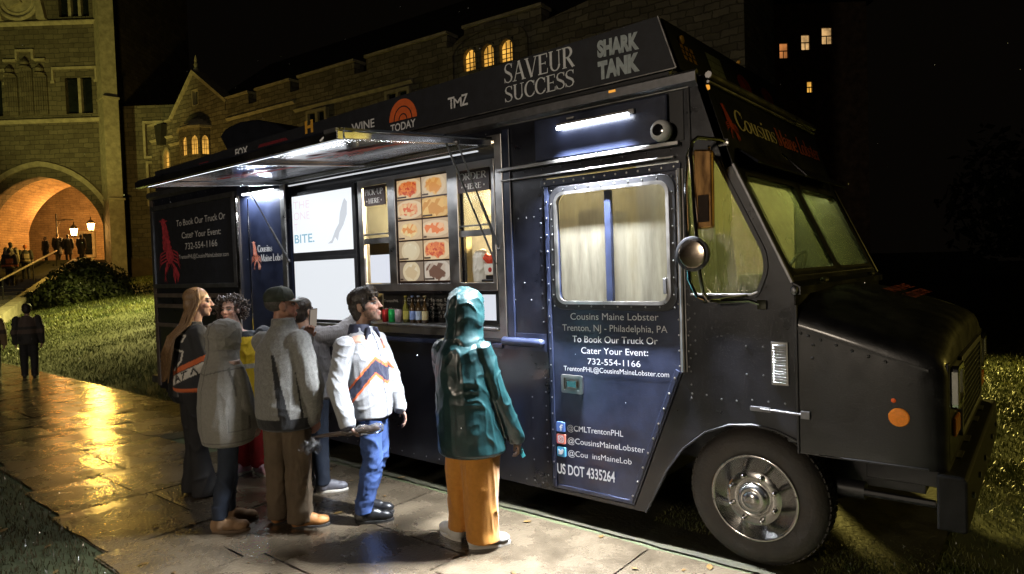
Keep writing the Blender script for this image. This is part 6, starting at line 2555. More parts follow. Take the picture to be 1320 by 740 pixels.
# ================================================================== cans and bottles on the counter
def can(x, col, label, shine=(0.7, 0.7, 0.72)):
    t = thing('drink_can', label, 'can', (x, 0.075, 1.4005), 0, 'cans on the serving counter')
    mb = MB()
    mb.lathe([(0.027, 0.0), (0.033, 0.008), (0.033, 0.108), (0.027, 0.118)], (0, 0, 0), 'z', 20)
    mb.build('can_body', mat('can_' + label[:6].replace(' ', '_'), col, 0.3, 0.3, noise=0.2, nscale=40), t, True)
    mb = MB()
    mb.lathe([(0.027, 0.1182), (0.028, 0.1215), (0.025, 0.1195), (0.001, 0.1195)], (0, 0, 0), 'z', 20)
    mb.build('can_lid', M['alu'], t, True)


can(-3.385, (0.45, 0.02, 0.02), 'red drink can at the left end of the counter row')
can(-3.295, (0.02, 0.45, 0.10), 'green drink can between the red can and the pale pink can')
can(-3.205, (0.75, 0.55, 0.55), 'pale pink drink can next to the first bottle')


def bottle(x, glass, lab, label):
    t = thing('drink_bottle', label, 'bottle', (x, 0.085, 1.4005), 0, 'bottles on the serving counter')
    mb = MB()
    mb.lathe([(0.026, 0.0), (0.030, 0.006), (0.030, 0.125), (0.026, 0.148), (0.014, 0.175), (0.0125, 0.222), (0.0145, 0.224), (0.0145, 0.232)], (0, 0, 0), 'z', 20)
    mb.build('bottle_glass', glass, t, True)
    mb = MB()
    mb.lathe([(0.0304, 0.03), (0.0304, 0.108)], (0, 0, 0), 'z', 20)
    mb.build('bottle_label', lab, t, True, fix=False)
    mb = MB()
    mb.lathe([(0.0155, 0.2325), (0.0165, 0.236), (0.0150, 0.245), (0.001, 0.246)], (0, 0, 0), 'z', 14)
    mb.build('bottle_cap', lab, t, True)


DG = mat('brown_bottle', (0.05, 0.028, 0.010), 0.08, coat=0.5)
bottle(-3.110, mat('olive_bottle', (0.20, 0.18, 0.03), 0.08, coat=0.5), mat('yellow_label', (0.62, 0.52, 0.10), 0.5), 'bottle with a yellow label beside the pale pink can')
bottle(-3.020, DG, mat('blue_label', (0.22, 0.32, 0.62), 0.5), 'dark bottle with a blue label next to the yellow labelled bottle')
bottle(-2.940, DG, mat('pale_blue_label', (0.42, 0.52, 0.70), 0.5), 'dark bottle with a pale blue label, third of four bottles')
bottle(-2.858, DG, mat('cream_label', (0.62, 0.54, 0.30), 0.5), 'dark bottle with a cream label at the right end of the bottles')

# things on the order window sill
t = thing('paper_bag', 'crumpled white paper bag on the sill of the order window', 'paper bag', (-2.245, 0.16, 1.757))
mb = MB()
mb.loft([((0, 0, 0), .075, .05, 0), ((0.004, 0, .09), .08, .052, 0.1), ((0, 0, .2), .07, .042, 0.2), ((0.01, 0, .27), .06, .012, 0.1)], 14)
fused(mb, 'bag_paper', mat('white_paper', (0.85, 0.82, 0.72), 0.7), t, 0.008, 2, 0.010, (22, 22, 16))
t = thing('food_tray', 'small white carton with a red dot beside the paper bag', 'carton', (-2.10, 0.15, 1.757))
mb = MB()
mb.prism([(-.055, 0.06), (.055, 0.06), (.07, 0.15), (-.07, 0.15)], 'y', -.04, .04)
mb.build('carton', mat('white_paper', (0.85, 0.82, 0.72), 0.7), t, bevel=0.003)
mb = MB()
mb.lathe([(0.02, -0.0405), (0.001, -0.042)], (0.0, 0, 0.10), 'y', 14)
mb.build('red_dot', M['red_vinyl'], t)
mb = MB()
mb.ell((0.0, 0.0, 0.185), (.075, .04, .05), 12, 8)
mb.ell((-.05, 0.0, 0.20), (.045, .035, .04), 12, 8)
fused(mb, 'red_cloth', mat('red_cloth', (0.65, 0.06, 0.02), 0.8), t, 0.008, 2, 0.012, (25, 25, 25))
mb = MB()
mb.box(-.1, .10, -.04, .05, 0.0, 0.022)
mb.box(-.06, .08, -.03, .05, 0.023, 0.055)
mb.build('dark_tray', M['trim'], t, bevel=0.006)
# ================================================================== PEOPLE
def V3(*a):
    return Vector(a)


def head_vols(mb, c, f, s=1.0, pitch=0.0, jaw=1.0):
    """head around centre c looking along f (local u, a); s scales"""
    f = Vector((f[0], f[1], 0)).normalized()
    r = Vector((f.y, -f.x, 0))
    z = Vector((0, 0, 1))
    fp = f * math.cos(pitch) + z * math.sin(pitch)
    zp = z * math.cos(pitch) - f * math.sin(pitch)
    rot = Matrix((r, fp, zp)).transposed()
    c = Vector(c)

    def P(x, y, zz):
        return c + (r * x + fp * y + zp * zz) * s

    def E(x, y, zz, a, b, d, n=14, m=10):
        mb.ell(P(x, y, zz), (a * s, b * s, d * s), n, m, rot=rot)
    E(0, -.014, .038, .075, .094, .083, 18, 12)
    E(0, .022, -.03, .064 * jaw, .068, .072)
    E(0, .034, -.072, .046 * jaw, .052, .040)
    E(0, .062, -.098, .024 * jaw, .022, .018)
    E(0, .073, .030, .050, .018, .016)
    mb.caps(P(0, .087, .020), .0085 * s, P(0, .106, -.022), .0120 * s, 8)
    for q in (-1, 1):
        E(q * .012, .098, -.026, .009, .010, .008, 8, 6)
        E(q * .036, .058, -.022, .026, .026, .022, 10, 7)
        E(q * .076, -.012, -.005, .010, .024, .033, 10, 7)
        E(q * .026, .078, .006, .012, .008, .008, 8, 6)
    E(0, .088, -.058, .022, .011, .007, 10, 6)
    E(0, .085, -.071, .019, .011, .008, 10, 6)
    return P, rot


def hand_vols(mb, wrist, d, palm, curl=0.35, s=1.0, thumb=1):
    """hand: d points along the fingers, palm is the palm's facing; curl bends the fingers to the palm"""
    wrist, d, palm = Vector(wrist), Vector(d).normalized(), Vector(palm)
    palm = (palm - d * palm.dot(d)).normalized()
    side = d.cross(palm).normalized() * thumb
    mb.chain([wrist, wrist + d * .03 * s], [.024 * s, .026 * s], 10)
    for k in range(4):
        o = (k - 1.5) * .0195 * s
        b0 = wrist + d * .022 * s + side * o * .7
        b1 = wrist + d * (.082 - .004 * abs(k - 1.2)) * s + side * o
        mb.caps(b0, .0135 * s, b1, .0115 * s, 8)
        L = (.040, .046, .043, .034)[k if thumb > 0 else k] * s
        p, dd = b1, d
        ang = curl
        for j, q in enumerate((1.0, .68, .55)):
            dd = (d * math.cos(ang) + palm * math.sin(ang)).normalized()
            p2 = p + dd * L * q
            mb.caps(p, (.0095 - .0008 * j) * s, p2, (.0090 - .0010 * j) * s, 8)
            p = p2
            ang += curl * 1.25
    t0 = wrist + d * .02 * s - side * .022 * s
    t1 = t0 + (d * .75 - side * .6 + palm * .35).normalized() * .042 * s
    t2 = t1 + (d * .9 - side * .15 + palm * .5).normalized() * .034 * s
    mb.chain([t0, t1, t2], [.0135 * s, .0115 * s, .0085 * s], 8)


def default_joints(H, f, cu=0.0, ca=0.0, sw=0.115):
    f = Vector((f[0], f[1], 0)).normalized()
    r = Vector((f.y, -f.x, 0))
    o = Vector((cu, ca, 0))
    z = Vector((0, 0, 1))
    J = dict(f=f, r=r, o=o, H=H)
    J['pelvis'] = o + z * .53 * H
    J['waist'] = o + z * .62 * H
    J['chest'] = o + z * .735 * H + f * .01
    J['neck'] = o + z * .835 * H - f * .005
    J['head'] = o + z * .930 * H + f * .02
    for sgn, k in ((-1, 'l'), (1, 'r')):
        J['sh' + k] = o + r * sgn * sw * H + z * .808 * H
        J['el' + k] = o + r * sgn * (sw + .035) * H + z * .625 * H - f * .02
        J['wr' + k] = o + r * sgn * (sw + .03) * H + z * .485 * H + f * .05
        J['hip' + k] = o + r * sgn * .052 * H + z * .52 * H
        J['kn' + k] = o + r * sgn * .058 * H + z * .285 * H + f * .015
        J['an' + k] = o + r * sgn * .060 * H + z * .045 * H - f * .015
        J['toe' + k] = f
    return J


def body_vols(J, hands=True, s=1.0, curl=0.35, face_f=None, pitch=0.0, jaw=1.0, hl=None, hr=None):
    mb = MB()
    H, f, r = J['H'], J['f'], J['r']
    yaw = math.atan2(r.y, r.x)
    k = H / 1.75
    mb.loft([(J['pelvis'] - Vector((0, 0, .07 * k)), .12 * k, .09 * k, yaw), (J['pelvis'], .155 * k, .11 * k, yaw), (J['waist'], .135 * k, .10 * k, yaw), (J['chest'], .16 * k, .115 * k, yaw),
             (J['chest'] + Vector((0, 0, .09 * k)), .165 * k, .10 * k, yaw), (J['neck'] - Vector((0, 0, .02)), .075 * k, .065 * k, yaw)], 18)
    mb.chain([J['neck'] - Vector((0, 0, .04)), J['head'] - Vector((0, 0, .06)) - f * .015], [.058 * k, .052 * k], 12)
    for q in 'lr':
        mb.chain([J['sh' + q], J['el' + q], J['wr' + q]], [.058 * k, .043 * k, .027 * k], 10)
        mb.chain([J['hip' + q], J['kn' + q], J['an' + q]], [.088 * k, .056 * k, .038 * k], 10)
        mb.caps(J['an' + q] - Vector((0, 0, .02)), .036 * k, J['an' + q] + J['toe' + q] * .13 - Vector((0, 0, .045 * k)), .026 * k, 8)
    ff = face_f if face_f is not None else (f.x, f.y)
    P, rot = head_vols(mb, J['head'], ff, s, pitch, jaw)
    for q, hd in (('l', hl), ('r', hr)):
        if hd:
            hand_vols(mb, J['wr' + q], hd[0], hd[1], hd[2] if len(hd) > 2 else curl, 1.0, hd[3] if len(hd) > 3 else (1 if q == 'r' else -1))
    return mb, P, rot


def sleeve(mb, J, q, r0=.080, r1=.066, r2=.050, cuff=0.0):
    w = J['wr' + q]
    e = J['el' + q]
    w2 = w - (w - e).normalized() * cuff
    mb.chain([J['sh' + q], e, w2], [r0, r1, r2], 14)


def torso(mb, J, rows, n=24):
    """rows: (z, half width, half depth, forward shift)"""
    yaw = math.atan2(J['r'].y, J['r'].x)
    rings = []
    for row in rows:
        z, rx, ry, sh = row[:4]
        lat = row[4] if len(row) > 4 else 0.0
        o = J['o'] + J['f'] * sh + J['r'] * lat
        rings.append(((o.x, o.y, z), rx, ry, yaw))
    mb.loft(rings, n)


def trousers_vols(J, r_hip, r_knee, r_cuff, cuff_z=0.06, seat=True):
    mb = MB()
    yaw = math.atan2(J['r'].y, J['r'].x)
    for q in 'lr':
        a = J['an' + q]
        mb.chain([J['hip' + q] + Vector((0, 0, .02)), J['kn' + q], Vector((a.x, a.y, cuff_z + r_cuff * .6))], [r_hip, r_knee, r_cuff], 14)
        c = Vector((a.x, a.y, 0))
        mb.loft([((c.x, c.y, cuff_z), r_cuff * 1.02, r_cuff * 1.05, yaw), ((c.x, c.y, cuff_z + .10), r_cuff, r_cuff, yaw)], 16)
    p = J['pelvis']
    mb.loft([(p - Vector((0, 0, .10)), r_hip * 1.55, r_hip * 1.2, yaw), (p, r_hip * 1.85, r_hip * 1.30, yaw), (p + Vector((0, 0, .12)), r_hip * 1.75, r_hip * 1.25, yaw)], 18)
    return mb


def shoe(J, q, parent, material, sole_m, L=.285, w=.048, h=.085, name='shoe', lift=0.0):
    """shoe with a sole, toe box, heel and ankle opening, pointing along the toe direction"""
    a = J['an' + q]
    d = Vector((J['toe' + q].x, J['toe' + q].y, 0)).normalized()
    s = Vector((d.y, -d.x, 0))
    base = Vector((a.x, a.y, lift))
    yaw = math.atan2(s.y, s.x)
    mb = MB()
    mb.ell(base + d * (L * .50) + Vector((0, 0, .045)), (w, L * .26, .040), 14, 8, yaw=yaw)
    mb.ell(base + d * (L * .22) + Vector((0, 0, .055)), (w * .96, L * .30, .052), 14, 8, yaw=yaw)
    mb.ell(base - d * (L * .10) + Vector((0, 0, .055)), (w * .88, L * .16, .055), 14, 8, yaw=yaw)
    mb.caps(base + Vector((0, 0, .05)), .050, base + Vector((0, 0, h + .01)), .045, 12)
    mb.caps(base + d * .05 + Vector((0, 0, .06)), .044, base + d * .10 + Vector((0, 0, .062)), .038, 10)

    def flat(co):
        co = co.copy()
        co[:, 2] = np.maximum(co[:, 2], 0.014 + lift)
        return co
    o = fused(mb, name, material, parent, 0.008, 3, 0.002, (30, 30, 30), trim=flat)
    mb = MB()
    pts = []
    for k in range(22):
        t = 2 * math.pi * k / 22
        y = math.cos(t) * L * .5
        x = math.sin(t) * w * (1.10 if y > 0 else .95) * (1 - .10 * math.cos(t) ** 2)
        p = base + d * (L * .27 + y) + s * x
        pts.append((p.x, p.y))
    mb.prism(pts, 'z', 0.001 + lift, 0.024 + lift)
    mb.build('sole', sole_m, o, bevel=0.004)
    return o


def pseg(P2, a, b):
    a, b = np.array(a), np.array(b)
    d = b - a
    t = np.clip(((P2 - a) @ d) / (d @ d), 0, 1)
    return np.linalg.norm(P2 - (a + t[:, None] * d), axis=1)


def dist_seg3(co, a, b):
    a, b = np.array(a), np.array(b)
    d = b - a
    t = np.clip(((co - a) @ d) / (d @ d), 0, 1)
    return np.linalg.norm(co - (a + t[:, None] * d), axis=1)


def skin_paint(P, skin, J, brow=(0.03, 0.02, 0.015), beard=None, lip=None, hs=1.0):
    c0 = np.array(P(0, 0, 0))
    X = np.array(P(1, 0, 0)) - c0
    Y = np.array(P(0, 1, 0)) - c0
    Z = np.array(P(0, 0, 1)) - c0
    k = (X @ X)

    def paint(co):
        rel = co - c0
        x, y, z = rel @ X / k, rel @ Y / k, rel @ Z / k
        col = np.tile(np.array(skin), (len(co), 1)).astype(float)
        n = vnoise(co * 30)
        col *= (1 + 0.10 * n)[:, None]
        ax = np.abs(x)
        near = (np.abs(z) < .14) & (np.abs(y) < .16) & (ax < .11)
        cheek = near & (y > .03) & (z < .0) & (z > -.05)
        col[cheek] *= np.array([1.08, .93, .90])
        if beard is not None:
            b = near & ((z < -.045) & (y > .005) & (y < .099 + .0 * z) | ((ax > .045) & (z < -.01) & (y > -.005) & (y < .05)))
            b |= near & (y > .070) & (z < -.036) & (z > -.052) & (ax < .036)
            m = np.clip(0.62 + .5 * vnoise(co * 160), 0.25, 1)[:, None]
            bc = np.array(beard)
            col = np.where(b[:, None], col * (1 - m) + bc * m, col)
        lp = near & (y > .078) & (z < -.052) & (z > -.078) & (ax < .023)
        lc = np.array(lip if lip is not None else (skin[0] * .75, skin[1] * .5, skin[2] * .5))
        col[lp] = lc
        ey = near & (y > .058) & (np.abs(z - .006) < .007) & (np.abs(ax - .032) < .014)
        col[ey] = (.45, .43, .40)
        ir = near & (y > .058) & (np.abs(z - .006) < .007) & (np.abs(ax - .031) < .006)
        col[ir] = (.02, .015, .01)
        lash = near & (y > .055) & (np.abs(z - .014) < .004) & (np.abs(ax - .032) < .018)
        col[lash] = brow
        br = near & (y > .055) & (np.abs(z - .033) < .006) & (ax > .012) & (ax < .052)
        col[br] = brow
        return col
    return paint


SKIN = mat('skin', (0.5, 0.3, 0.2), 0.48, attr='Col', noise=0.06, nscale=60)


def make_body(J, label, g, P, mb, skin, beard=None, group=None, brow=(0.03, 0.02, 0.015), voxel=0.0062):
    b = fused(mb, 'person', SKIN, None, voxel, 2, paint=skin_paint(P, skin, J, brow, beard))
    b.location = (g[0], g[1], 0)
    b.rotation_euler = (0, 0, ANG)
    return tag(b, label, 'person', group)


def seam_paint(base, J, var=.10, back_seam=True, yoke=None, hem=None, scale=110, arm_r=.088, dark=.45, pockets=()):
    """cloth colour with sewn seams: armholes, centre back, yoke, hem stitching"""
    f, r, o = J['f'], J['r'], J['o']
    fv, rv, ov = np.array([f.x, f.y]), np.array([r.x, r.y]), np.array([o.x, o.y])

    def paint(co):
        n = vnoise(co * scale)
        n2 = vnoise(co * 4.0 + 9)
        col = np.tile(np.array(base), (len(co), 1)) * (1 + var * n + .10 * n2)[:, None]
        rel = co[:, :2] - ov
        lat, fwd, z = rel @ rv, rel @ fv, co[:, 2]
        m = np.zeros(len(co), bool)
        for q in 'lr':
            sh = np.array(J['sh' + q])
            d = dist_seg3(co, sh, np.array(J['el' + q]))
            m |= (np.abs(d - arm_r) < .0055) & (z < sh[2] + .05) & (z > sh[2] - .16)
        if back_seam:
            m |= (np.abs(lat) < .0045) & (fwd < 0)
        if yoke:
            m |= (np.abs(z - yoke - .25 * np.abs(lat)) < .005)
        if hem:
            m |= (np.abs(z - hem) < .0045)
        for (pu, pz, w, h) in pockets:
            e = (np.abs(co[:, 0] - pu) < w) & (np.abs(z - pz) < h) & ~((np.abs(co[:, 0] - pu) < w - .006) & (np.abs(z - pz) < h - .006))
            m |= e & (co[:, 1] < .02)
        col[m] *= dark
        return col
    return paint


CLOTH_V = mat('cloth_print', (1, 1, 1), 0.75, attr='Col', noise=0.10, nscale=90, bump=0.25, bscale=160, sheen=0.15)


# ---------------------------------------------------------------- man in the white jacket
def man_white():
    g = (-2.57, -0.82)
    f = (0.90, -0.42)
    J = default_joints(1.74, f, -0.01, 0.0, .112)
    J['shr'] = V3(-.110, -.150, 1.335)
    J['elr'] = V3(-.165, -.215, 1.06)
    J['wrr'] = V3(-.085, -.262, .790)
    J['shl'] = V3(.070, .130, 1.335)
    J['ell'] = V3(.165, .150, 1.07)
    J['wrl'] = V3(.235, .090, .83)
    J['hipr'] = V3(.035, -.085, .90)
    J['knr'] = V3(.045, -.080, .48)
    J['anr'] = V3(-.035, -.085, .09)
    J['toer'] = V3(.93, .12, 0)
    J['hipl'] = V3(.055, .08, .90)
    J['knl'] = V3(.055, .11, .48)
    J['anl'] = V3(-.06, .12, .09)
    J['toel'] = V3(.9, -.1, 0)
    J['head'] = V3(.022, -.005, 1.615)
    J['neck'] = V3(-.01, 0, 1.46)
    J['r'] = Vector((J['f'].y, -J['f'].x, 0))
    hf = (0.97, -0.14)
    mb, P, rot = body_vols(J, s=1.10, face_f=hf, pitch=0.20, jaw=1.05, hr=((.45, -.05, -.75), (0.55, .5, .3), 0.6, 1), hl=((.4, .1, -.9), (-.8, -.3, 0), .35, -1))
    b = make_body(J, 'man in a white jacket with a navy and orange chevron, looking up at the menu', g, P, mb, (.50, .30, .22), beard=(.075, .048, .032))
    # hair: short and dark with a loose fringe
    mb = MB()
    for x, y, z, a, c, d in ((0, -.022, .056, .083, .096, .080), (0, -.055, .005, .076, .060, .085), (0, -.064, -.050, .060, .042, .045), (0, .035, .100, .066, .058, .036)):
        mb.ell(P(x, y, z), (a * 1.1, c * 1.1, d * 1.1), 16, 10, rot=rot)
    for q in (-1, 1):
        mb.caps(P(q * .074, .012, .045), .017, P(q * .075, .016, -.022), .010, 8)
        mb.ell(P(q * .058, .0, .055), (.026, .075, .055), 10, 8, rot=rot)
        mb.caps(P(q * .055, .055, .10), .022, P(q * .060, .080, .055), .010, 8)
    for k in range(7):
        x = -.05 + .1 * k / 6
        mb.caps(P(x, .06, .112), .016, P(x * 1.2 + .01, .093, .068 - .012 * (k % 3)), .006, 8)
    fused(mb, 'hair', mat('dark_hair', (.022, .015, .011), 0.38, noise=0.4, nscale=40, stretch=(40, 40, 6), bump=0.5, bscale=3), b, 0.006, 2, 0.006, (60, 60, 18), 0.003)
    # jacket
    mb = MB()
    torso(mb, J, [(.775, .150, .135, .03), (.80, .180, .165, .03), (.92, .188, .168, .025), (1.08, .188, .155, .02), (1.24, .190, .145, .012), (1.34, .170, .125, .0), (1.41, .120, .095, -.005), (1.465, .080, .076, 0)])
    sleeve(mb, J, 'r', .076, .074, .062)
    sleeve(mb, J, 'l', .074, .068, .054)
    fr = np.array([J['f'].x, J['f'].y])
    o2 = np.array([J['o'].x, J['o'].y])
    arm = [np.array(J['shr']), np.array(J['elr']), np.array(J['wrr'])]
    arml = [np.array(J['shl']), np.array(J['ell']), np.array(J['wrl'])]

    def paint(co):
        col = np.tile(np.array((.34, .345, .36)), (len(co), 1))
        on_arm = np.minimum(dist_seg3(co, arm[0] + (0, 0, -.12), arm[1]), dist_seg3(co, arm[1], arm[2])) < .081
        on_arml = np.minimum(dist_seg3(co, arml[0] + (0, 0, -.14), arml[1]), dist_seg3(co, arml[1], arml[2])) < .074
        u, z = co[:, 0], co[:, 2]
        front = ~on_arm & ~on_arml
        zc = np.where(u < .105, .945 + (u + .10) * (1.180 - .945) / .205, 1.180 - (u - .105) * 1.25)
        dz = np.abs(z - zc)
        a_side = (co[:, :2] - o2) @ np.array([-fr[1], fr[0]]) < .19
        ch = front & (dz < .070) & (u > -.16) & a_side
        col[ch] = (.75, .13, .025)
        ch = front & (dz < .047) & (u > -.16) & a_side
        col[ch] = (.016, .018, .045)
        rel = co[:, :2] - o2
        lat = rel @ np.array([fr[1], -fr[0]])
        fwd = rel @ fr
        zip_ = front & (np.abs(lat) < .006) & (fwd > 0) & (z < 1.42)
        col[zip_] = (.03, .03, .05)
        hem = (z < .792) & front
        col[hem] = (.03, .03, .05)
        cuff = dist_seg3(co, arm[2], arm[2] + (arm[2] - arm[1]) * .02) < .067
        cuff &= (dist_seg3(co, arm[2] + (arm[2] - arm[1]) * .25, arm[2] + (arm[2] - arm[1]) * .4) < .075)
        col[cuff] = (.03, .03, .05)
        for q_ in (arm, arml):
            dd_ = dist_seg3(co, q_[0], q_[1])
            col[(np.abs(dd_ - .086) < .005) & (z > 1.18) & (z < 1.40)] *= .6
        lg = (np.abs(lat + .095) < .030) & (np.abs(z - 1.325) < .036) & (fwd > 0)
        col[lg] = (.72, .12, .03)
        lg = (np.abs(lat + .085) < .016) & (np.abs(z - 1.345) < .020) & (fwd > 0)
        col[lg] = (.015, .015, .03)
        return col
    fused(mb, 'jacket', CLOTH_V, b, 0.0072, 2, 0.007, (5.5, 5.5, 6), 0.0034, paint=paint, seed=3)
    # navy collar
    mb = MB()
    n = J['neck'] - Vector((0, 0, .045))
    yaw = math.atan2(J['r'].y, J['r'].x)
    ff = J['f']
    mb.loft([(n - ff * .01 - Vector((0, 0, .015)), .118, .104, yaw), (n + Vector((0, 0, .030)) - ff * .012, .098, .094, yaw), (n + Vector((0, 0, .070)) - ff * .018, .080, .082, yaw)], 18)
    for q in (-1, 1):
        p = n + J['r'] * q * .045 + ff * .085
        mb.caps(p + Vector((0, 0, .03)), .020, p + J['r'] * q * .035 + ff * .008 - Vector((0, 0, .035)), .010, 8)
    fused(mb, 'collar', mat('navy_cloth', (.016, .018, .04), .7, noise=.2), b, 0.007, 2, .003, (20, 20, 20))
    mb = trousers_vols(J, .095, .078, .066, .075)
    fused(mb, 'jeans', mat('blue_denim', (.022, .050, .16), .75, color2=(.05, .10, .28), nscale=5, bump=.25, bscale=200), b, 0.010, 4, 0.010, (9, 9, 10), 0.003)
    BL = mat('black_leather', (.012, .012, .013), .3, noise=.3)
    for q in 'rl':
        shoe(J, q, b, BL, mat('black_sole', (.010, .010, .010), .6), .29, .046)
    return b, J, P


man_white()


# umbrella folded in a clear sleeve, held by the man in white
def umbrella():
    c = Vector((-2.57, -0.82, 0))
    rm = Matrix.Rotation(ANG, 3, 'Z')
    t = thing('folded_umbrella', 'folded dark umbrella in a wet clear plastic sleeve held by the man in white', 'umbrella', (c.x, c.y, 0), ANG)
    a, bq = Vector((-.34, -.265, .700)), Vector((.150, -.272, .752))
    mb = MB()
    pts = [a + (bq - a) * k for k in (0, .12, .3, .55, .8, .93, 1.0)]
    mb.tube([tuple(p) for p in pts], [.008, .013, .017, .021, .025, .023, .008], 12)
    fused(mb, 'umbrella_cloth', mat('umbrella_cloth', (.05, .035, .028), .5, color2=(.11, .07, .05), nscale=12), t, .008, 1, .010, (8, 40, 40))
    mb = MB()
    mb.tube([tuple(a + (bq - a) * k) for k in (.45, .65, .85, 1.0, 1.05)], [.026, .030, .036, .034, .016], 12)
    plastic = glass_mat('clear_plastic', (.95, .95, .95), .22, (.75, .75, .75), .10, .9)
    fused(mb, 'plastic_sleeve', plastic, t, .008, 1, .016, (26, 26, 26), .006)
    rs = np.random.RandomState(6)
    mb = MB()
    for s_ in range(4):
        n = 9
        o = len(mb.v)
        ph = rs.uniform(0, 6, 4)
        for i in range(n + 1):
            for k in range(n + 1):
                u, v = i / n, k / n
                x = -.38 + .10 * u + .02 * math.sin(5 * v + ph[0])
                z = .690 - .105 * v * (1 - .3 * abs(u - .5)) + .014 * math.sin(9 * u + ph[1]) + .012 * u
                y = -.285 + .022 * math.sin(7 * u + 4 * v + ph[2]) + .016 * math.sin(13 * v + ph[3]) + .012 * (s_ - 1.5)
                mb.v.append((x - .05 * v * (s_ % 2), y, z))
        for i in range(n):
            for k in range(n):
                q = o + i * (n + 1) + k
                mb.f.append((q, q + 1, q + n + 2, q + n + 1))
    mb.build('plastic_bag', glass_mat('crumpled_plastic', (.96, .96, .96), .16, (.85, .85, .85), .08, .9), t, fix=False)
    return t


umbrella()


# ---------------------------------------------------------------- person in the green hooded raincoat
def person_hood():
    g = (-1.62, -0.75)
    f = (0.28, 0.96)
    J = default_joints(1.70, f, 0.0, 0.0, .112)
    J['shr'] = V3(.130, -.04, 1.315)
    J['elr'] = V3(.215, -.02, 1.03)
    J['wrr'] = V3(.335, .06, .72)
    J['shl'] = V3(-.135, .07, 1.32)
    J['ell'] = V3(-.13, .20, 1.06)
    J['wrl'] = V3(.0, .32, .98)
    J['head'] = V3(.012, .03, 1.585)
    J['anr'] = V3(.065, -.05, .07)
    J['knr'] = V3(.085, -.04, .46)
    J['hipr'] = V3(.10, -.03, .88)
    J['toer'] = V3(.95, .25, 0)
    J['anl'] = V3(-.095, .10, .07)
    J['knl'] = V3(-.055, .07, .46)
    J['hipl'] = V3(-.03, .05, .88)
    J['toel'] = V3(-.55, .8, 0)
    mb, P, rot = body_vols(J, face_f=(.35, .93), pitch=.05, hr=((.35, .1, -.9), (-.8, .2, 0), .5, 1), hl=((.5, .8, .1), (0, 0, -1), .4, -1))
    b = make_body(J, 'person in a dark green hooded raincoat and orange trousers facing the order window', g, P, mb, (.5, .32, .24))
    RAIN = mat('green_raincoat', (.006, .048, .050), .38, attr='Col', noise=.30, nscale=5, bump=.35, bscale=22, coat=.18)
    rp_ = seam_paint((.0042, .027, .029), J, .12, True, 1.24, .655, 60, .092, .5)
    mb = MB()
    torso(mb, J, [(.630, .218, .195, .03, .035), (.65, .236, .212, .03, .035), (.80, .222, .200, .02, .02), (1.0, .202, .175, .01, .01), (1.2, .188, .155, .0), (1.32, .165, .130, -.01), (1.41, .105, .10, 0), (1.46, .09, .09, .01)])
    sleeve(mb, J, 'r', .080, .076, .066)
    sleeve(mb, J, 'l', .080, .074, .060)
    coat = fused(mb, 'raincoat', RAIN, b, .0075, 2, .010, (5, 5, 4.0), .0045, seed=8, paint=rp_)
    mb = MB()
    hy = math.atan2(rot.col[0].y, rot.col[0].x)
    mb.loft([(P(x, y, z), a, c, hy) for x, y, z, a, c in ((0, -.02, -.275, .175, .140), (0, -.02, -.235, .152, .138), (0, -.012, -.18, .132, .130), (0, .0, -.12, .122, .128), (0, .014, -.05, .124, .136), (0, .026, .03, .126, .144), (0, .034, .085, .118, .140), (0, .044, .122, .092, .118), (0, .050, .146, .058, .082), (0, .055, .158, .028, .04))], 28)
    hood = fused(mb, 'hood', RAIN, b, .0075, 2, .011, (7, 7, 4.5), .006, seed=4, paint=seam_paint((.0042, .027, .029), J, .12, True, None, None, 60, .5))
    # open the front of the hood round the face
    bm = bmesh.new()
    bm.from_mesh(hood.data)
    c0 = Vector(P(0, .145, -.01))
    Xv, Yv_, Zv = [Vector(P(*q)) - Vector(P(0, 0, 0)) for q in ((1, 0, 0), (0, 1, 0), (0, 0, 1))]
    kill = [q for q in bm.faces if ((q.calc_center_median() - c0).dot(Xv) / .075) ** 2 + ((q.calc_center_median() - c0).dot(Zv) / .105) ** 2 < 1 and (q.calc_center_median() - c0).dot(Yv_) > -.055]
    bmesh.ops.delete(bm, geom=kill, context='FACES')
    bm.to_mesh(hood.data)
    bm.free()
    mb = MB()
    w = J['wrr']
    mb.obox(w + V3(.03, .01, -.085), (.012, 0, -.028), (0, .004, 0), (.012, .006, .006))
    mb.obox(w + V3(.045, .01, -.13), (.010, 0, -.022), (0, .004, 0), (.012, .006, .006))
    mb.obox(w + V3(.037, .008, -.107), (.014, 0, .004), (0, .006, 0), (.002, 0, .006))
    mb.build('cuff_strap', mat('green_strap', (.010, .075, .078), .4), coat, bevel=.002)
    # wide trousers
    mb = MB()
    yaw = math.atan2(J['r'].y, J['r'].x)
    mb.loft([((.10, -.04, .055), .115, .125, .4), ((.092, -.04, .12), .110, .122, .4), ((.09, -.04, .35), .118, .122, .3), ((.095, -.035, .60), .135, .13, .2), ((.085, -.02, .85), .13, .13, .2)], 20)
    mb.loft([((-.075, .10, .085), .078, .10, .4), ((-.07, .10, .15), .078, .10, .4), ((-.06, .09, .40), .092, .105, .3), ((-.03, .06, .65), .115, .12, .2), ((-.01, .03, .85), .12, .12, .2)], 20)
    mb.loft([((.05, .0, .62), .155, .12, yaw), ((.05, .01, .75), .16, .125, yaw), ((.03, .01, .95), .155, .12, yaw)], 18)
    fused(mb, 'trousers', mat('orange_corduroy', (.50, .20, .025), .85, color2=(.60, .26, .035), nscale=30, bump=.2, bscale=220, sheen=.2), b, .0085, 3, .011, (6, 6, 2.4), .003, seed=2)
    WH = mat('white_leather', (.70, .68, .62), .45, noise=.1)
    shoe(J, 'r', b, WH, mat('white_sole', (.66, .63, .56), .6), .29, .048)
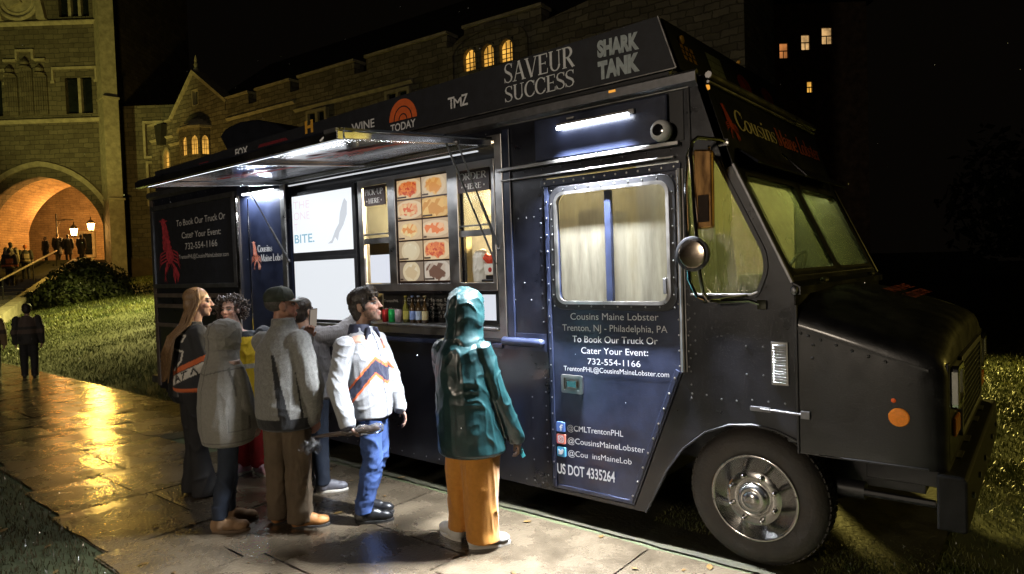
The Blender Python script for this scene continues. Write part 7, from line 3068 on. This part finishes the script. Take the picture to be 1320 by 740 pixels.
    shoe(J, 'l', b, WH, mat('white_sole', (.66, .63, .56), .6), .28, .048)
    return b


person_hood()


# ---------------------------------------------------------------- man in the cap and grey fleece
def man_cap():
    g = (-2.93, -1.21)
    f = (0.42, 0.90)
    J = default_joints(1.73, f, -0.06, 0.0, .118)
    J['o'] = V3(-.055, 0, 0)
    J['shr'] = V3(.085, -.085, 1.385)
    J['elr'] = V3(.185, -.12, 1.06)
    J['wrr'] = V3(.155, -.05, .815)
    J['shl'] = V3(-.235, .075, 1.365)
    J['ell'] = V3(-.14, .27, 1.12)
    J['wrl'] = V3(.02, .30, 1.36)
    J['head'] = V3(-.065, .02, 1.640)
    J['neck'] = V3(-.085, .0, 1.46)
    J['anr'] = V3(.03, -.06, .075)
    J['knr'] = V3(.03, -.05, .47)
    J['hipr'] = V3(.02, -.05, .88)
    J['toer'] = V3(.98, .15, 0)
    J['anl'] = V3(-.155, .04, .075)
    J['knl'] = V3(-.155, .05, .47)
    J['hipl'] = V3(-.15, .04, .88)
    J['toel'] = V3(.7, .7, 0)
    mb, P, rot = body_vols(J, s=1.08, face_f=(.86, .50), pitch=.05, jaw=1.12, hr=((.15, .25, -.9), (-.6, .6, 0), .45, 1), hl=((.30, -.10, .85), (.35, -.9, .2), .55, -1))
    b = make_body(J, 'heavyset man in a dark cap and grey fleece jacket seen from behind', g, P, mb, (.40, .20, .13))
    # cropped hair below the cap
    mb = MB()
    mb.ell(P(0, -.028, .028), (.085, .097, .073), 16, 10, rot=rot)
    fused(mb, 'hair', mat('greying_hair', (.05, .045, .04), .6, noise=.4, nscale=60), b, .007, 1, .003, (60, 60, 40))
    CAP_M = mat('cap_cloth', (.020, .026, .016), .75, noise=.3, nscale=20, bump=.2, bscale=90)
    mb = MB()
    mb.ell(P(0, -.016, .062), (.094, .111, .086), 20, 12, rot=rot)

    def above(co):
        return co
    cp = fused(mb, 'cap', CAP_M, b, .007, 2, .004, (14, 14, 14))
    bm = bmesh.new()
    bm.from_mesh(cp.data)
    p0 = Vector(P(0, 0, .035))
    zv = (Vector(P(0, 0, 1)) - Vector(P(0, 0, 0)))
    bmesh.ops.delete(bm, geom=[q for q in bm.faces if (q.calc_center_median() - p0).dot(zv) < 0], context='FACES')
    bm.to_mesh(cp.data)
    bm.free()
    mb = MB()
    top, bot = [], []
    for i in range(9):
        a = R(-62 + 124 * i / 8)
        x = .078 * math.sin(a)
        y0 = .068 * math.cos(a)
        y1 = y0 + .082 * math.cos(a) ** .6
        top += [P(x, y0, .040), P(x * 1.0, y1, .030 - .10 * x * x / .078)]
    mb.v = [tuple(p) for p in top]
    mb.f = [(2 * i, 2 * i + 2, 2 * i + 3, 2 * i + 1) for i in range(8)]
    o = mb.build('cap_brim', mat('cap_brim', (.22, .23, .22), .7, noise=.2), cp, True)
    sd = o.modifiers.new('thickness', 'SOLIDIFY')
    sd.thickness = .006
    # fleece jacket with black panels
    mb = MB()
    torso(mb, J, [(.735, .195, .17, .01), (.755, .225, .205, .01), (.86, .238, .225, .01), (1.02, .236, .220, .01), (1.2, .232, .190, .0), (1.33, .215, .155, -.01), (1.43, .14, .115, -.01), (1.50, .088, .088, 0), (1.55, .082, .084, 0)])
    sleeve(mb, J, 'r', .088, .086, .058)
    sleeve(mb, J, 'l', .088, .080, .058)
    arm = [np.array(J['shr']), np.array(J['elr']), np.array(J['wrr'])]
    yv = np.array([J['f'].x, J['f'].y])
    rv = np.array([J['r'].x, J['r'].y])
    o2 = np.array([J['o'].x, J['o'].y])

    def paint(co):
        n = vnoise(co * 120)
        col = np.tile(np.array((.225, .220, .205)), (len(co), 1)) * (1 + .25 * n)[:, None]
        da = np.minimum(dist_seg3(co, arm[0], arm[1]), dist_seg3(co, arm[1], arm[2]))
        z = co[:, 2]
        rel = co[:, :2] - o2
        ang = np.degrees(np.arctan2(rel @ yv, rel @ rv))      # 0 right side, 90 front
        side = (np.abs(ang + 16 - 22 * (1.3 - z)) < 15) & (z < 1.28) & (da > .098)
        side |= (np.abs(np.abs(ang) - 170) < 16) & (z < 1.15)
        col[side] = (.012, .012, .013)
        uu = co[:, 0]
        pan = (z < 1.30) & (z > .82) & (co[:, 1] < .03) & (da > .091) & (np.abs(uu - (-.080 + (1.30 - z) * .17)) < .012 + (1.30 - z) * .055)
        col[pan] = (.012, .012, .013)
        un = (da < .105) & (z < 1.25) & (z > .86) & (np.abs((co[:, 1] - arm[1][1]) - .075) < .020)
        col[un] = (.012, .012, .013)
        hem = (z < .832) & (da > .075)
        col[hem] = (.012, .012, .013)
        inner = (z > 1.48) & (rel @ yv > .04)
        col[inner] = (.02, .02, .022)
        return col
    fused(mb, 'fleece_jacket', mat('fleece', (1, 1, 1), .95, attr='Col', noise=.12, nscale=120, bump=.5, bscale=220, sheen=.2), b, .0075, 3, .007, (4.5, 4.5, 5), .002, paint=paint, seed=6)
    mb = trousers_vols(J, .108, .098, .088, .05)
    fused(mb, 'trousers', mat('brown_trousers', (.075, .052, .030), .85, color2=(.115, .080, .046), nscale=5, bump=.25, bscale=150), b, .009, 3, .009, (7, 7, 6), .004, seed=9)
    for q in 'rl':
        shoe(J, q, b, mat('tan_work_boot', (.34, .15, .045), .55, noise=.3), mat('dark_sole', (.02, .016, .012), .7), .28, .052)
    return b, J


_cap, _capJ = man_cap()


def phone():
    c = Vector((-2.93, -1.21, 0))
    t = thing('phone', 'dark mobile phone held upright beside the face of the man in the cap', 'phone', (c.x, c.y, 0), ANG)
    mb = MB()
    p = V3(.082, .285, 1.525)
    z = Vector((.12, -.1, 1)).normalized()
    x = Vector((.55, .83, 0)).normalized()
    x = (x - z * x.dot(z)).normalized()
    y = z.cross(x)
    mb.obox(p, x * .037, y * .0045, z * .076)
    c_ = mb.build('phone_case', mat('phone_case', (.02, .02, .022), .35), t, bevel=.006)
    mb = MB()
    mb.obox(p - y * .0052, x * .033, y * .0006, z * .070)
    mb.build('phone_screen', emis('phone_glow', (.9, .75, .6), .25), t)


phone()


# ---------------------------------------------------------------- woman in the grey hooded coat
def woman_coat():
    g = (-3.30, -1.53)
    f = (0.62, 0.78)
    J = default_joints(1.60, f, -0.015, 0.0, .110)
    J['shr'] = V3(.100, -.055, 1.165)
    J['elr'] = V3(.128, -.055, .93)
    J['wrr'] = V3(.150, .06, .76)
    J['shl'] = V3(-.125, .07, 1.175)
    J['ell'] = V3(-.165, .10, .93)
    J['wrl'] = V3(-.11, .22, .76)
    J['head'] = V3(-.015, .02, 1.425)
    J['neck'] = V3(-.03, .0, 1.28)
    J['anr'] = V3(-.055, -.09, .085)
    J['knr'] = V3(-.005, -.055, .44)
    J['hipr'] = V3(.03, -.05, .78)
    J['toer'] = V3(.98, .10, 0)
    J['anl'] = V3(-.075, .10, .085)
    J['knl'] = V3(-.045, .08, .44)
    J['hipl'] = V3(-.05, .05, .78)
    J['toel'] = V3(.98, .22, 0)
    mb, P, rot = body_vols(J, s=.93, face_f=(.75, .66), pitch=0.0, hr=((.3, .5, -.7), (-.8, .4, 0), .5, 1), hl=((.5, .5, -.6), (.3, -.8, 0), .5, -1))
    b = make_body(J, 'person in a long grey hooded coat, dark jeans and tan boots', g, P, mb, (.50, .33, .26))
    COAT = mat('grey_coat', (.215, .205, .185), .85, attr='Col', noise=.12, nscale=60, bump=.4, bscale=180, sheen=.15)
    cp_ = seam_paint((.255, .242, .215), J, .12, True, 1.16, .672, 130, .086, .5, ((.13, .80, .055, .05),))
    mb = MB()
    torso(mb, J, [(.630, .155, .14, .01), (.648, .188, .18, .01), (.76, .205, .20, .01), (.90, .208, .200, .01), (1.05, .198, .18, .0), (1.18, .178, .145, -.005), (1.27, .13, .110, -.01), (1.34, .10, .10, -.01)])
    sleeve(mb, J, 'r', .068, .072, .058)
    sleeve(mb, J, 'l', .068, .072, .058)
    coat = fused(mb, 'coat', COAT, b, .0075, 3, .007, (5, 5, 3.5), .0022, seed=12, paint=cp_)
    mb = MB()
    hy = math.atan2(rot.col[0].y, rot.col[0].x)
    mb.loft([(P(x, y, z), a, c, hy) for x, y, z, a, c in ((0, -.02, -.215, .135, .125), (0, -.02, -.175, .128, .122), (0, -.01, -.12, .108, .112), (0, .0, -.05, .116, .125), (0, .004, .02, .120, .132), (0, .006, .07, .108, .122), (0, .008, .108, .084, .102), (0, .01, .130, .055, .07), (0, .01, .142, .025, .035))], 28)
    hood = fused(mb, 'hood', COAT, b, .0075, 2, .005, (8, 8, 7), .004, seed=14, paint=seam_paint((.255, .242, .215), J, .12, True, None, None, 130, .5, .5))
    bm = bmesh.new()
    bm.from_mesh(hood.data)
    c0 = Vector(P(0, .14, -.02))
    Xv, Yv_, Zv = [(Vector(P(*q)) - Vector(P(0, 0, 0))).normalized() for q in ((1, 0, 0), (0, 1, 0), (0, 0, 1))]
    kill = [q for q in bm.faces if ((q.calc_center_median() - c0).dot(Xv) / .072) ** 2 + ((q.calc_center_median() - c0).dot(Zv) / .10) ** 2 < 1 and (q.calc_center_median() - c0).dot(Yv_) > -.055]
    bmesh.ops.delete(bm, geom=kill, context='FACES')
    bm.to_mesh(hood.data)
    bm.free()
    mb = trousers_vols(J, .080, .066, .054, .10)
    fused(mb, 'jeans', mat('dark_denim', (.010, .016, .030), .8, noise=.3, nscale=8), b, .010, 3, .009, (10, 10, 9), seed=3)
    BT = mat('tan_suede', (.24, .145, .075), .85, noise=.25, nscale=14)
    for q in 'rl':
        shoe(J, q, b, BT, mat('tan_sole', (.13, .085, .05), .7), .28, .048, .15, 'boot')
    return b


woman_coat()


# ---------------------------------------------------------------- long-haired woman in the lettered jacket
def woman_long():
    g = (-4.22, -1.31)
    f = (0.72, 0.69)
    J = default_joints(1.74, f, -0.03, 0.0, .105)
    J['shr'] = V3(.055, -.09, 1.40)
    J['elr'] = V3(.115, -.10, 1.13)
    J['wrr'] = V3(.17, .02, .98)
    J['shl'] = V3(-.145, .09, 1.40)
    J['ell'] = V3(-.16, .16, 1.12)
    J['wrl'] = V3(-.02, .26, 1.0)
    J['head'] = V3(.028, .02, 1.655)
    J['neck'] = V3(-.02, .0, 1.48)
    J['anr'] = V3(.045, -.06, .07)
    J['anl'] = V3(-.105, .07, .07)
    J['knr'] = V3(.0, -.04, .48)
    J['knl'] = V3(-.085, .06, .48)
    J['hipr'] = V3(.0, -.05, .90)
    J['hipl'] = V3(-.09, .05, .90)
    J['toer'] = V3(.9, .3, 0)
    J['toel'] = V3(.8, .6, 0)
    mb, P, rot = body_vols(J, s=1.03, face_f=(.95, .30), pitch=.02, jaw=.94, hr=((.6, .6, .2), (-.3, .5, .8), .4, 1))
    b = make_body(J, 'woman with long light brown hair wearing a black jacket with orange and white lettering', g, P, mb, (.62, .40, .32))
    HR = mat('light_brown_hair', (.13, .070, .032), .42, color2=(.30, .18, .085), nscale=3, stretch=(60, 60, 2.5), bump=.5, bscale=3)
    mb = MB()
    for x, y, z, a, c, d in ((0, -.024, .052, .084, .096, .080), (0, -.060, -.01, .082, .060, .10), (0, -.075, -.12, .085, .05, .10)):
        mb.ell(P(x, y, z), (a * 1.05, c * 1.05, d * 1.05), 16, 10, rot=rot)
    rs = random.Random(21)
    base = Vector(P(0, 0, 0))
    for k in range(120):
        a = R(rs.uniform(-78, 258))
        x0, y0 = .080 * math.cos(a), .02 - .090 * abs(math.sin(a)) if math.sin(a) > 0 else .02 + .02 * math.sin(a)
        s0 = Vector(P(x0 * .75, -.03 + .04 * rs.random(), .110))
        m1 = Vector(P(x0 * 1.12, y0 * 1.05, .02))
        m2 = Vector(P(x0 * 1.15, y0 * 1.0 - .03, -.12))
        L = rs.uniform(.42, .66)
        lat = rs.uniform(-1, 1)
        back = Vector((-.72, -.69, 0)) * .205 + Vector((.69, -.72, 0)) * lat * .10 + Vector((-.03, .0, 0))
        e = Vector((back.x - .03, back.y, 1.66 - L))
        m3 = Vector((back.x * .85, back.y * .85, 1.38))
        m2 = m2.lerp(m3, .35)
        w = rs.uniform(.007, .013)
        mb.tube([s0, m1, m2, m3, e], [w * .6, w, w * 1.1, w, w * .25], 6)
    mb.build('hair', HR, b, 'all')
    # jacket
    mb = MB()
    torso(mb, J, [(.905, .165, .14, .0), (.93, .19, .165, .0), (1.05, .19, .165, .0), (1.2, .185, .155, .0), (1.36, .175, .13, -.005), (1.45, .115, .10, -.01), (1.50, .08, .08, 0)])
    sleeve(mb, J, 'r', .085, .072, .055)
    sleeve(mb, J, 'l', .085, .072, .055)

    def paint(co):
        col = np.tile(np.array((.012, .012, .014)), (len(co), 1))
        U = np.stack([co[:, 0], co[:, 2]], 1)
        back = co[:, 1] < .06
        u, z = U[:, 0], U[:, 1]
        OR = np.array((.62, .13, .03))
        WH_ = np.array((.62, .58, .52))
        col[back & (z > .918) & (z < .950)] = OR
        zc = .985 + (u + .22) * .42
        col[back & (np.abs(z - zc) < .038) & (z > .952)] = WH_
        col[back & (np.abs(z - zc - .068) < .022)] = OR
        col[back & (u < -.165) & (z > 1.0) & (z < 1.38)] = OR * .8
        for p, q in (((-.16, 1.05), (-.175, .965)), ((-.175, .965), (-.195, .975)), ((-.115, 1.0), (-.10, 1.06)), ((-.10, 1.06), (-.07, 1.02)), ((-.108, 1.025), (-.083, 1.035)), ((-.045, 1.03), (-.03, 1.09)), ((-.055, 1.08), (-.005, 1.10)),
                     ((.03, 1.07), (.045, 1.12)), ((.045, 1.12), (.075, 1.08))):
            col[back & (pseg(U, p, q) < .0065)] = (.02, .02, .02)
        for p, q in (((-.13, 1.42), (-.02, 1.39)), ((-.02, 1.39), (-.05, 1.34)), ((-.13, 1.28), (-.04, 1.26)), ((-.04, 1.26), (-.06, 1.18)), ((-.06, 1.18), (-.14, 1.10))):
            col[back & (pseg(U, p, q) < .0075)] = WH_
        for p, q in (((-.19, 1.36), (-.19, 1.22)), ((-.175, 1.16), (-.20, 1.16)), ((-.19, 1.10), (-.19, 1.03))):
            col[back & (pseg(U, p, q) < .006)] = (.02, .02, .02)
        return col
    fused(mb, 'jacket', CLOTH_V, b, .0080, 3, .006, (6, 6, 5), .002, paint=paint, seed=31)
    mb = MB()
    yaw = math.atan2(J['r'].y, J['r'].x)
    for q in 'lr':
        k, a = J['kn' + q], J['an' + q]
        mb.loft([((a.x, a.y, .022), .088, .110, yaw), ((a.x, a.y, .08), .085, .105, yaw), ((k.x, k.y, .40), .068, .080, yaw), ((k.x, k.y, .60), .076, .085, yaw), (J['hip' + q], .098, .105, yaw)], 18)
    mb.loft([(J['pelvis'] - Vector((0, 0, .1)), .155, .12, yaw), (J['pelvis'] + Vector((0, 0, .1)), .16, .125, yaw)], 16)
    fused(mb, 'trousers', mat('black_trousers', (.011, .010, .010), .8, noise=.3, nscale=6), b, .010, 3, .012, (9, 9, 5), seed=7)
    for q in 'rl':
        shoe(J, q, b, mat('dark_red_shoe', (.06, .02, .018), .4), mat('dark_sole', (.02, .016, .012), .7), .26, .044)
    mb = MB()
    mb.loft([((-.20, .10, .80), .06, .13, .5), ((-.20, .10, .86), .10, .17, .5), ((-.19, .10, .98), .10, .16, .5), ((-.18, .10, 1.06), .06, .12, .5)], 16)
    o = fused(mb, 'shoulder_bag', mat('black_bag', (.012, .012, .013), .5, noise=.3), b, .010, 2, .012, (9, 9, 9))
    return b


woman_long()


# ---------------------------------------------------------------- curly-haired woman in yellow
def woman_curly():
    g = (-4.36, -0.70)
    f = (-0.10, -1.0)
    J = default_joints(1.66, f, -0.10, 0.0, .108)
    J['head'] = V3(-.205, -.02, 1.555)
    J['neck'] = V3(-.15, .0, 1.385)
    J['shr'] = V3(-.30, .0, 1.32)
    J['shl'] = V3(.090, .0, 1.32)
    J['elr'] = V3(-.30, -.14, 1.05)
    J['wrr'] = V3(-.15, -.26, 1.05)
    J['ell'] = V3(.150, .02, 1.04)
    J['wrl'] = V3(.14, -.06, .80)
    J['anl'] = V3(-.01, .0, .09)
    J['knl'] = V3(-.03, .0, .46)
    J['anr'] = V3(-.16, .05, .09)
    J['toel'] = V3(.75, -.6, 0)
    J['toer'] = V3(-.5, -.8, 0)
    mb, P, rot = body_vols(J, s=.96, face_f=(-.16, -.98), pitch=.05, jaw=.96, hl=((0, -.2, -.9), (-.7, 0, 0), .4, -1), hr=((.6, -.5, .3), (0, .3, .9), .5, 1))
    b = make_body(J, 'woman with dark curly hair in a bright yellow jacket and red trousers', g, P, mb, (.52, .32, .25))
    rs = random.Random(5)
    mb = MB()
    for k in range(330):
        th = rs.uniform(0, 2 * math.pi)
        ph = rs.uniform(-.75, 1.45)
        d = Vector((math.cos(ph) * math.cos(th), math.cos(ph) * math.sin(th), math.sin(ph)))
        if d.y > .42 and d.z < .62:
            continue
        r0 = rs.uniform(.10, .155) * (1.12 if abs(d.x) > .5 else 1)
        p = Vector(P(d.x * r0, d.y * r0 * .9 - .02, d.z * r0 * .95 + .015))
        ax = Vector((rs.uniform(-1, 1), rs.uniform(-1, 1), rs.uniform(-1, 1))).normalized()
        o = ax.orthogonal().normalized()
        q = ax.cross(o)
        rr = rs.uniform(.010, .019)
        pts = [p + (o * math.cos(t * 1.1) + q * math.sin(t * 1.1)) * rr + ax * (t - 4) * .004 for t in range(9)]
        mb.tube(pts, rs.uniform(.0035, .006), 5)
    mb.ell(P(0, -.03, .04), (.088, .09, .088), 14, 9, rot=rot)
    mb.build('hair', mat('curly_hair', (.055, .038, .030), .5, color2=(.14, .105, .085), nscale=30), b, 'all')
    mb = MB()
    torso(mb, J, [(.72, .17, .13, 0), (.74, .195, .155, 0), (.95, .185, .15, 0), (1.15, .185, .145, 0), (1.29, .17, .12, 0), (1.36, .10, .09, 0)])
    sleeve(mb, J, 'l', .088, .074, .055)
    sleeve(mb, J, 'r', .082, .070, .052)
    armr = [np.array(J['shr']), np.array(J['elr']), np.array(J['wrr'])]

    def paint(co):
        col = np.tile(np.array((.74, .50, .012)), (len(co), 1))
        d = np.minimum(dist_seg3(co, armr[0], armr[1]), dist_seg3(co, armr[1], armr[2]))
        col[d < .093] = (.02, .024, .03)
        col[(co[:, 2] > 1.31)] = (.02, .024, .03)
        z = co[:, 2]
        col[(np.abs(z - 1.04) < .022) & (d > .093)] = (.45, .42, .34)
        return col
    fused(mb, 'jacket', CLOTH_V, b, .0085, 3, .008, (7, 7, 6), .003, paint=paint, seed=41)
    mb = trousers_vols(J, .088, .080, .070, .075)
    fused(mb, 'trousers', mat('red_trousers', (.42, .018, .020), .7, noise=.25, nscale=6), b, .010, 3, .010, (9, 9, 8), seed=5)
    for q in 'lr':
        shoe(J, q, b, mat('pale_trainer', (.60, .56, .58), .5, color2=(.6, .2, .28), nscale=14), mat('white_sole', (.66, .63, .56), .6), .27, .046)
    return b


woman_curly()


# ---------------------------------------------------------------- person in a grey sweatshirt mostly hidden, arm on the counter
def person_grey():
    g = (-3.35, -0.58)
    f = (0.55, 0.84)
    J = default_joints(1.68, f, -0.16, 0.0, .11)
    J['head'] = V3(-.235, .06, 1.545)
    J['neck'] = V3(-.19, .02, 1.40)
    J['shr'] = V3(-.055, -.04, 1.335)
    J['elr'] = V3(.075, .05, 1.33)
    J['wrr'] = V3(.195, .19, 1.465)
    J['anr'] = V3(-.09, -.05, .075)
    J['toer'] = V3(.95, .2, 0)
    J['knr'] = V3(-.11, -.03, .45)
    mb, P, rot = body_vols(J, face_f=(.4, .9), hr=((.5, .8, .15), (0, .3, -1), .3, 1))
    b = make_body(J, 'person in a pale grey sweatshirt, mostly hidden, stretching an arm towards the counter', g, P, mb, (.48, .30, .22))
    mb = MB()
    mb.ell(P(0, -.02, .045), (.084, .096, .085), 16, 10, rot=rot)
    mb.ell(P(0, -.05, -.01), (.076, .062, .085), 16, 10, rot=rot)
    fused(mb, 'hair', mat('dark_hair', (.022, .015, .011), .38), b, .008, 1, .006, (50, 50, 20))
    mb = MB()
    torso(mb, J, [(.80, .16, .13, 0), (.83, .19, .15, 0), (1.05, .185, .15, 0), (1.27, .175, .135, 0), (1.37, .11, .10, 0), (1.42, .08, .08, 0)])
    mb.chain([J['shr'], J['elr'], J['wrr']], [.090, .088, .056], 14)
    sleeve(mb, J, 'l', .085, .074, .055)
    fused(mb, 'sweatshirt', mat('grey_sweatshirt', (.24, .235, .24), .85, color2=(.33, .32, .335), nscale=9, stretch=(22, 22, 3), bump=.5, bscale=5), b, .009, 3, .009, (8, 8, 8), .004, seed=51)
    mb = trousers_vols(J, .088, .074, .062, .07)
    fused(mb, 'trousers', mat('dark_denim', (.010, .016, .030), .8), b, .011, 3, .008, (9, 9, 8))
    for q in 'lr':
        shoe(J, q, b, mat('grey_trainer', (.14, .14, .16), .5), mat('white_sole', (.66, .63, .56), .6), .27, .046)
    return b


person_grey()


# ---------------------------------------------------------------- distant people on the path, the steps and in the archway
def far_person(label, x, y, z, yaw, H, top, bottom, group, top2=None, skin=(.4, .25, .18), hair=(.02, .015, .012), gown=False, stride=0.05, bulk=1.0, fig=None):
    """smaller figure facing its local +y"""
    J = default_joints(H, (0, 1), 0, 0, .118)
    J['anl'] += Vector((0, stride, 0))
    J['knl'] += Vector((0, stride * .6, 0))
    J['anr'] -= Vector((0, stride, 0))
    mb, P, rot = body_vols(J, hl=((0, .2, -.9), (.8, 0, 0), .4, -1), hr=((0, .2, -.9), (-.8, 0, 0), .4, 1))
    b = fused(mb, 'person', SKIN, None, .014, 1, paint=skin_paint(P, skin, J))
    b.location = (x, y, z)
    b.rotation_euler = (0, 0, yaw)
    tag(b, label, 'person', group)
    mb = MB()
    mb.ell(P(0, -.022, .045), (.086, .096, .083), 12, 8, rot=rot)
    mb.ell(P(0, -.05, -.01), (.078, .06, .08), 12, 8, rot=rot)
    fused(mb, 'hair', mat('far_hair_%d' % int(hair[0] * 1000), hair, .6), b, .012, 1, .004, (40, 40, 40))
    k = H / 1.75 * bulk
    mb = MB()
    hem = .42 if gown else .80
    torso(mb, J, [(hem * H / 1.75, .20 * k, .15 * k, 0), ((hem + .04) * H / 1.75, .215 * k, .17 * k, 0), (1.0 * H / 1.75, .20 * k, .155 * k, 0), (1.28 * H / 1.75, .205 * k, .14 * k, 0), (1.40 * H / 1.75, .15 * k, .11 * k, 0), (1.47 * H / 1.75, .08, .08, 0)])
    sleeve(mb, J, 'l', .085 * k, .072 * k, .055)
    sleeve(mb, J, 'r', .085 * k, .072 * k, .055)
    t2 = np.array(top2 if top2 is not None else top)
    t1 = np.array(top)

    def paint(co):
        col = np.tile(t1, (len(co), 1))
        m = (np.abs(co[:, 0]) < .14) & (co[:, 2] > 1.02) & (co[:, 2] < 1.24)
        col[m] = t2
        m = (np.abs(co[:, 2] - .92) < .04)
        col[m] = t2
        return col
    fused(mb, 'coat', CLOTH_V, b, .014, 2, .014, (7, 7, 6), paint=paint, seed=x)
    mb = trousers_vols(J, .088, .074, .064, .05)
    fused(mb, 'trousers', mat('far_trousers_%d' % int(bottom[2] * 1000), bottom, .8), b, .015, 2, .008, (8, 8, 8))
    for q in 'lr':
        shoe(J, q, b, mat('far_shoe', (.03, .03, .03), .5), mat('dark_sole', (.02, .016, .012), .7), .27, .046)
    return b


def gh(x, y):
    return float(ground_h(np.array([x]), np.array([y]))[0])


AW = ANG     # facing away from the camera
far_person('person in a dark jacket with a pale motif walking away along the wet path', -14.20, 0.05, 0.004, AW + .5, 1.46, (.030, .027, .028), (.018, .018, .022), 'walkers on the path', (.10, .07, .06), bulk=.92)
far_person('person in a tan jacket cut off by the left edge of the photo', -14.78, -0.42, 0.004, AW + .5, 1.42, (.20, .13, .07), (.014, .014, .016), 'walkers on the path', (.06, .04, .03), bulk=.92)
_step_d, _step_s, _p0 = Vector((-0.908, 0.419, 0)), Vector((-0.419, -0.908, 0)), Vector((-24.0, 0.55, 0.10))


def on_steps(s, w):
    k = int(s / 1.10)
    p = _p0 + _step_d * s + _step_s * w
    return p.x, p.y, 0.10 + 0.142 * (k + 1)


for lab, s, w, H, top, top2, bot, turn, hair in (
        ('person in a white hat and dark coat at the far left of the steps', 12.0, 1.9, 1.74, (.03, .025, .02), (.03, .025, .02), (.015, .015, .018), 0.4, (.55, .50, .42)),
        ('person in a grey top among the group on the steps', 12.6, 1.55, 1.70, (.14, .12, .10), (.12, .10, .08), (.02, .02, .025), 0.1, (.03, .02, .015)),
        ('person in an orange and white jacket in the middle of the steps', 12.9, 0.95, 1.72, (.05, .035, .03), (.62, .16, .05), (.03, .022, .02), 0.0, (.03, .02, .015)),
        ('person in a pale top behind the orange jacket on the steps', 14.3, 1.15, 1.74, (.30, .26, .20), (.28, .22, .16), (.02, .02, .025), -0.2, (.04, .03, .02)),
        ('person in a black coat with an orange cap nearest the handrail', 14.9, 0.70, 1.70, (.02, .018, .016), (.28, .22, .16), (.02, .02, .022), 0.1, (.50, .14, .04)),
        ('person in a dark green coat on a higher step behind the white hat', 14.6, 2.3, 1.72, (.03, .045, .03), (.03, .04, .03), (.02, .02, .022), 0.2, (.03, .02, .015)),
        ('person in brown standing furthest up among the group on the steps', 16.0, 1.5, 1.75, (.07, .045, .03), (.05, .035, .025), (.02, .02, .022), 0.3, (.03, .02, .015))):
    x, y, z = on_steps(s, w)
    far_person(lab, x, y, z, AW + .6 + turn, H, top, bot, 'people on the steps', top2, hair=hair)
for lab, lx, ly, H, bulk, turn in (('dark silhouette furthest left of the group in the archway', -0.72, 1.2, 1.62, 1.05, 2.8), ('tall dark silhouette second from the left in the archway', -0.12, 1.5, 1.84, 1.1, 0.2),
                                   ('dark silhouette just under the lower lantern', 0.62, 1.4, 1.76, 1.05, 0.5), ('lone dark silhouette under the higher lantern', 1.55, 1.3, 1.72, 1.1, 0.0)):
    c, s_ = math.cos(ANG), math.sin(ANG)
    far_person(lab, -48.14 + lx * c - ly * s_, 9.80 + lx * s_ + ly * c, 3.252, AW + turn, H, (.014, .012, .012), (.012, .011, .012), 'people in the archway', gown=True, bulk=bulk, skin=(.10, .06, .04))
# ================================================================== FALLING RAIN
def rain():
    rs = np.random.RandomState(33)
    mb = MB()
    cpos = np.array([1.4423, -3.9482, 1.87])
    fw, rt, up = np.array(_fw), np.array(_rt), np.array(_up)
    n = 0
    while n < 420:
        p = np.array([rs.uniform(-22, 6), rs.uniform(-3.2, 7), rs.uniform(0.2, 7.5)])
        v = p - cpos
        d = v @ fw
        if d < 1.6:
            continue
        r_ = rs.uniform(.0011, .0022) * (1 + .10 * d)
        mb.ell(tuple(p), (r_, r_, r_ * rs.uniform(1.0, 1.8)), 6, 4)
        n += 1
    o = mb.build('rain', mat('rain_drop', (.8, .85, .9), .15, coat=.5), None, True)
    o['kind'] = 'stuff'
    tag(o, 'scattered rain drops in the air catching the lamp light', 'rain')


rain()
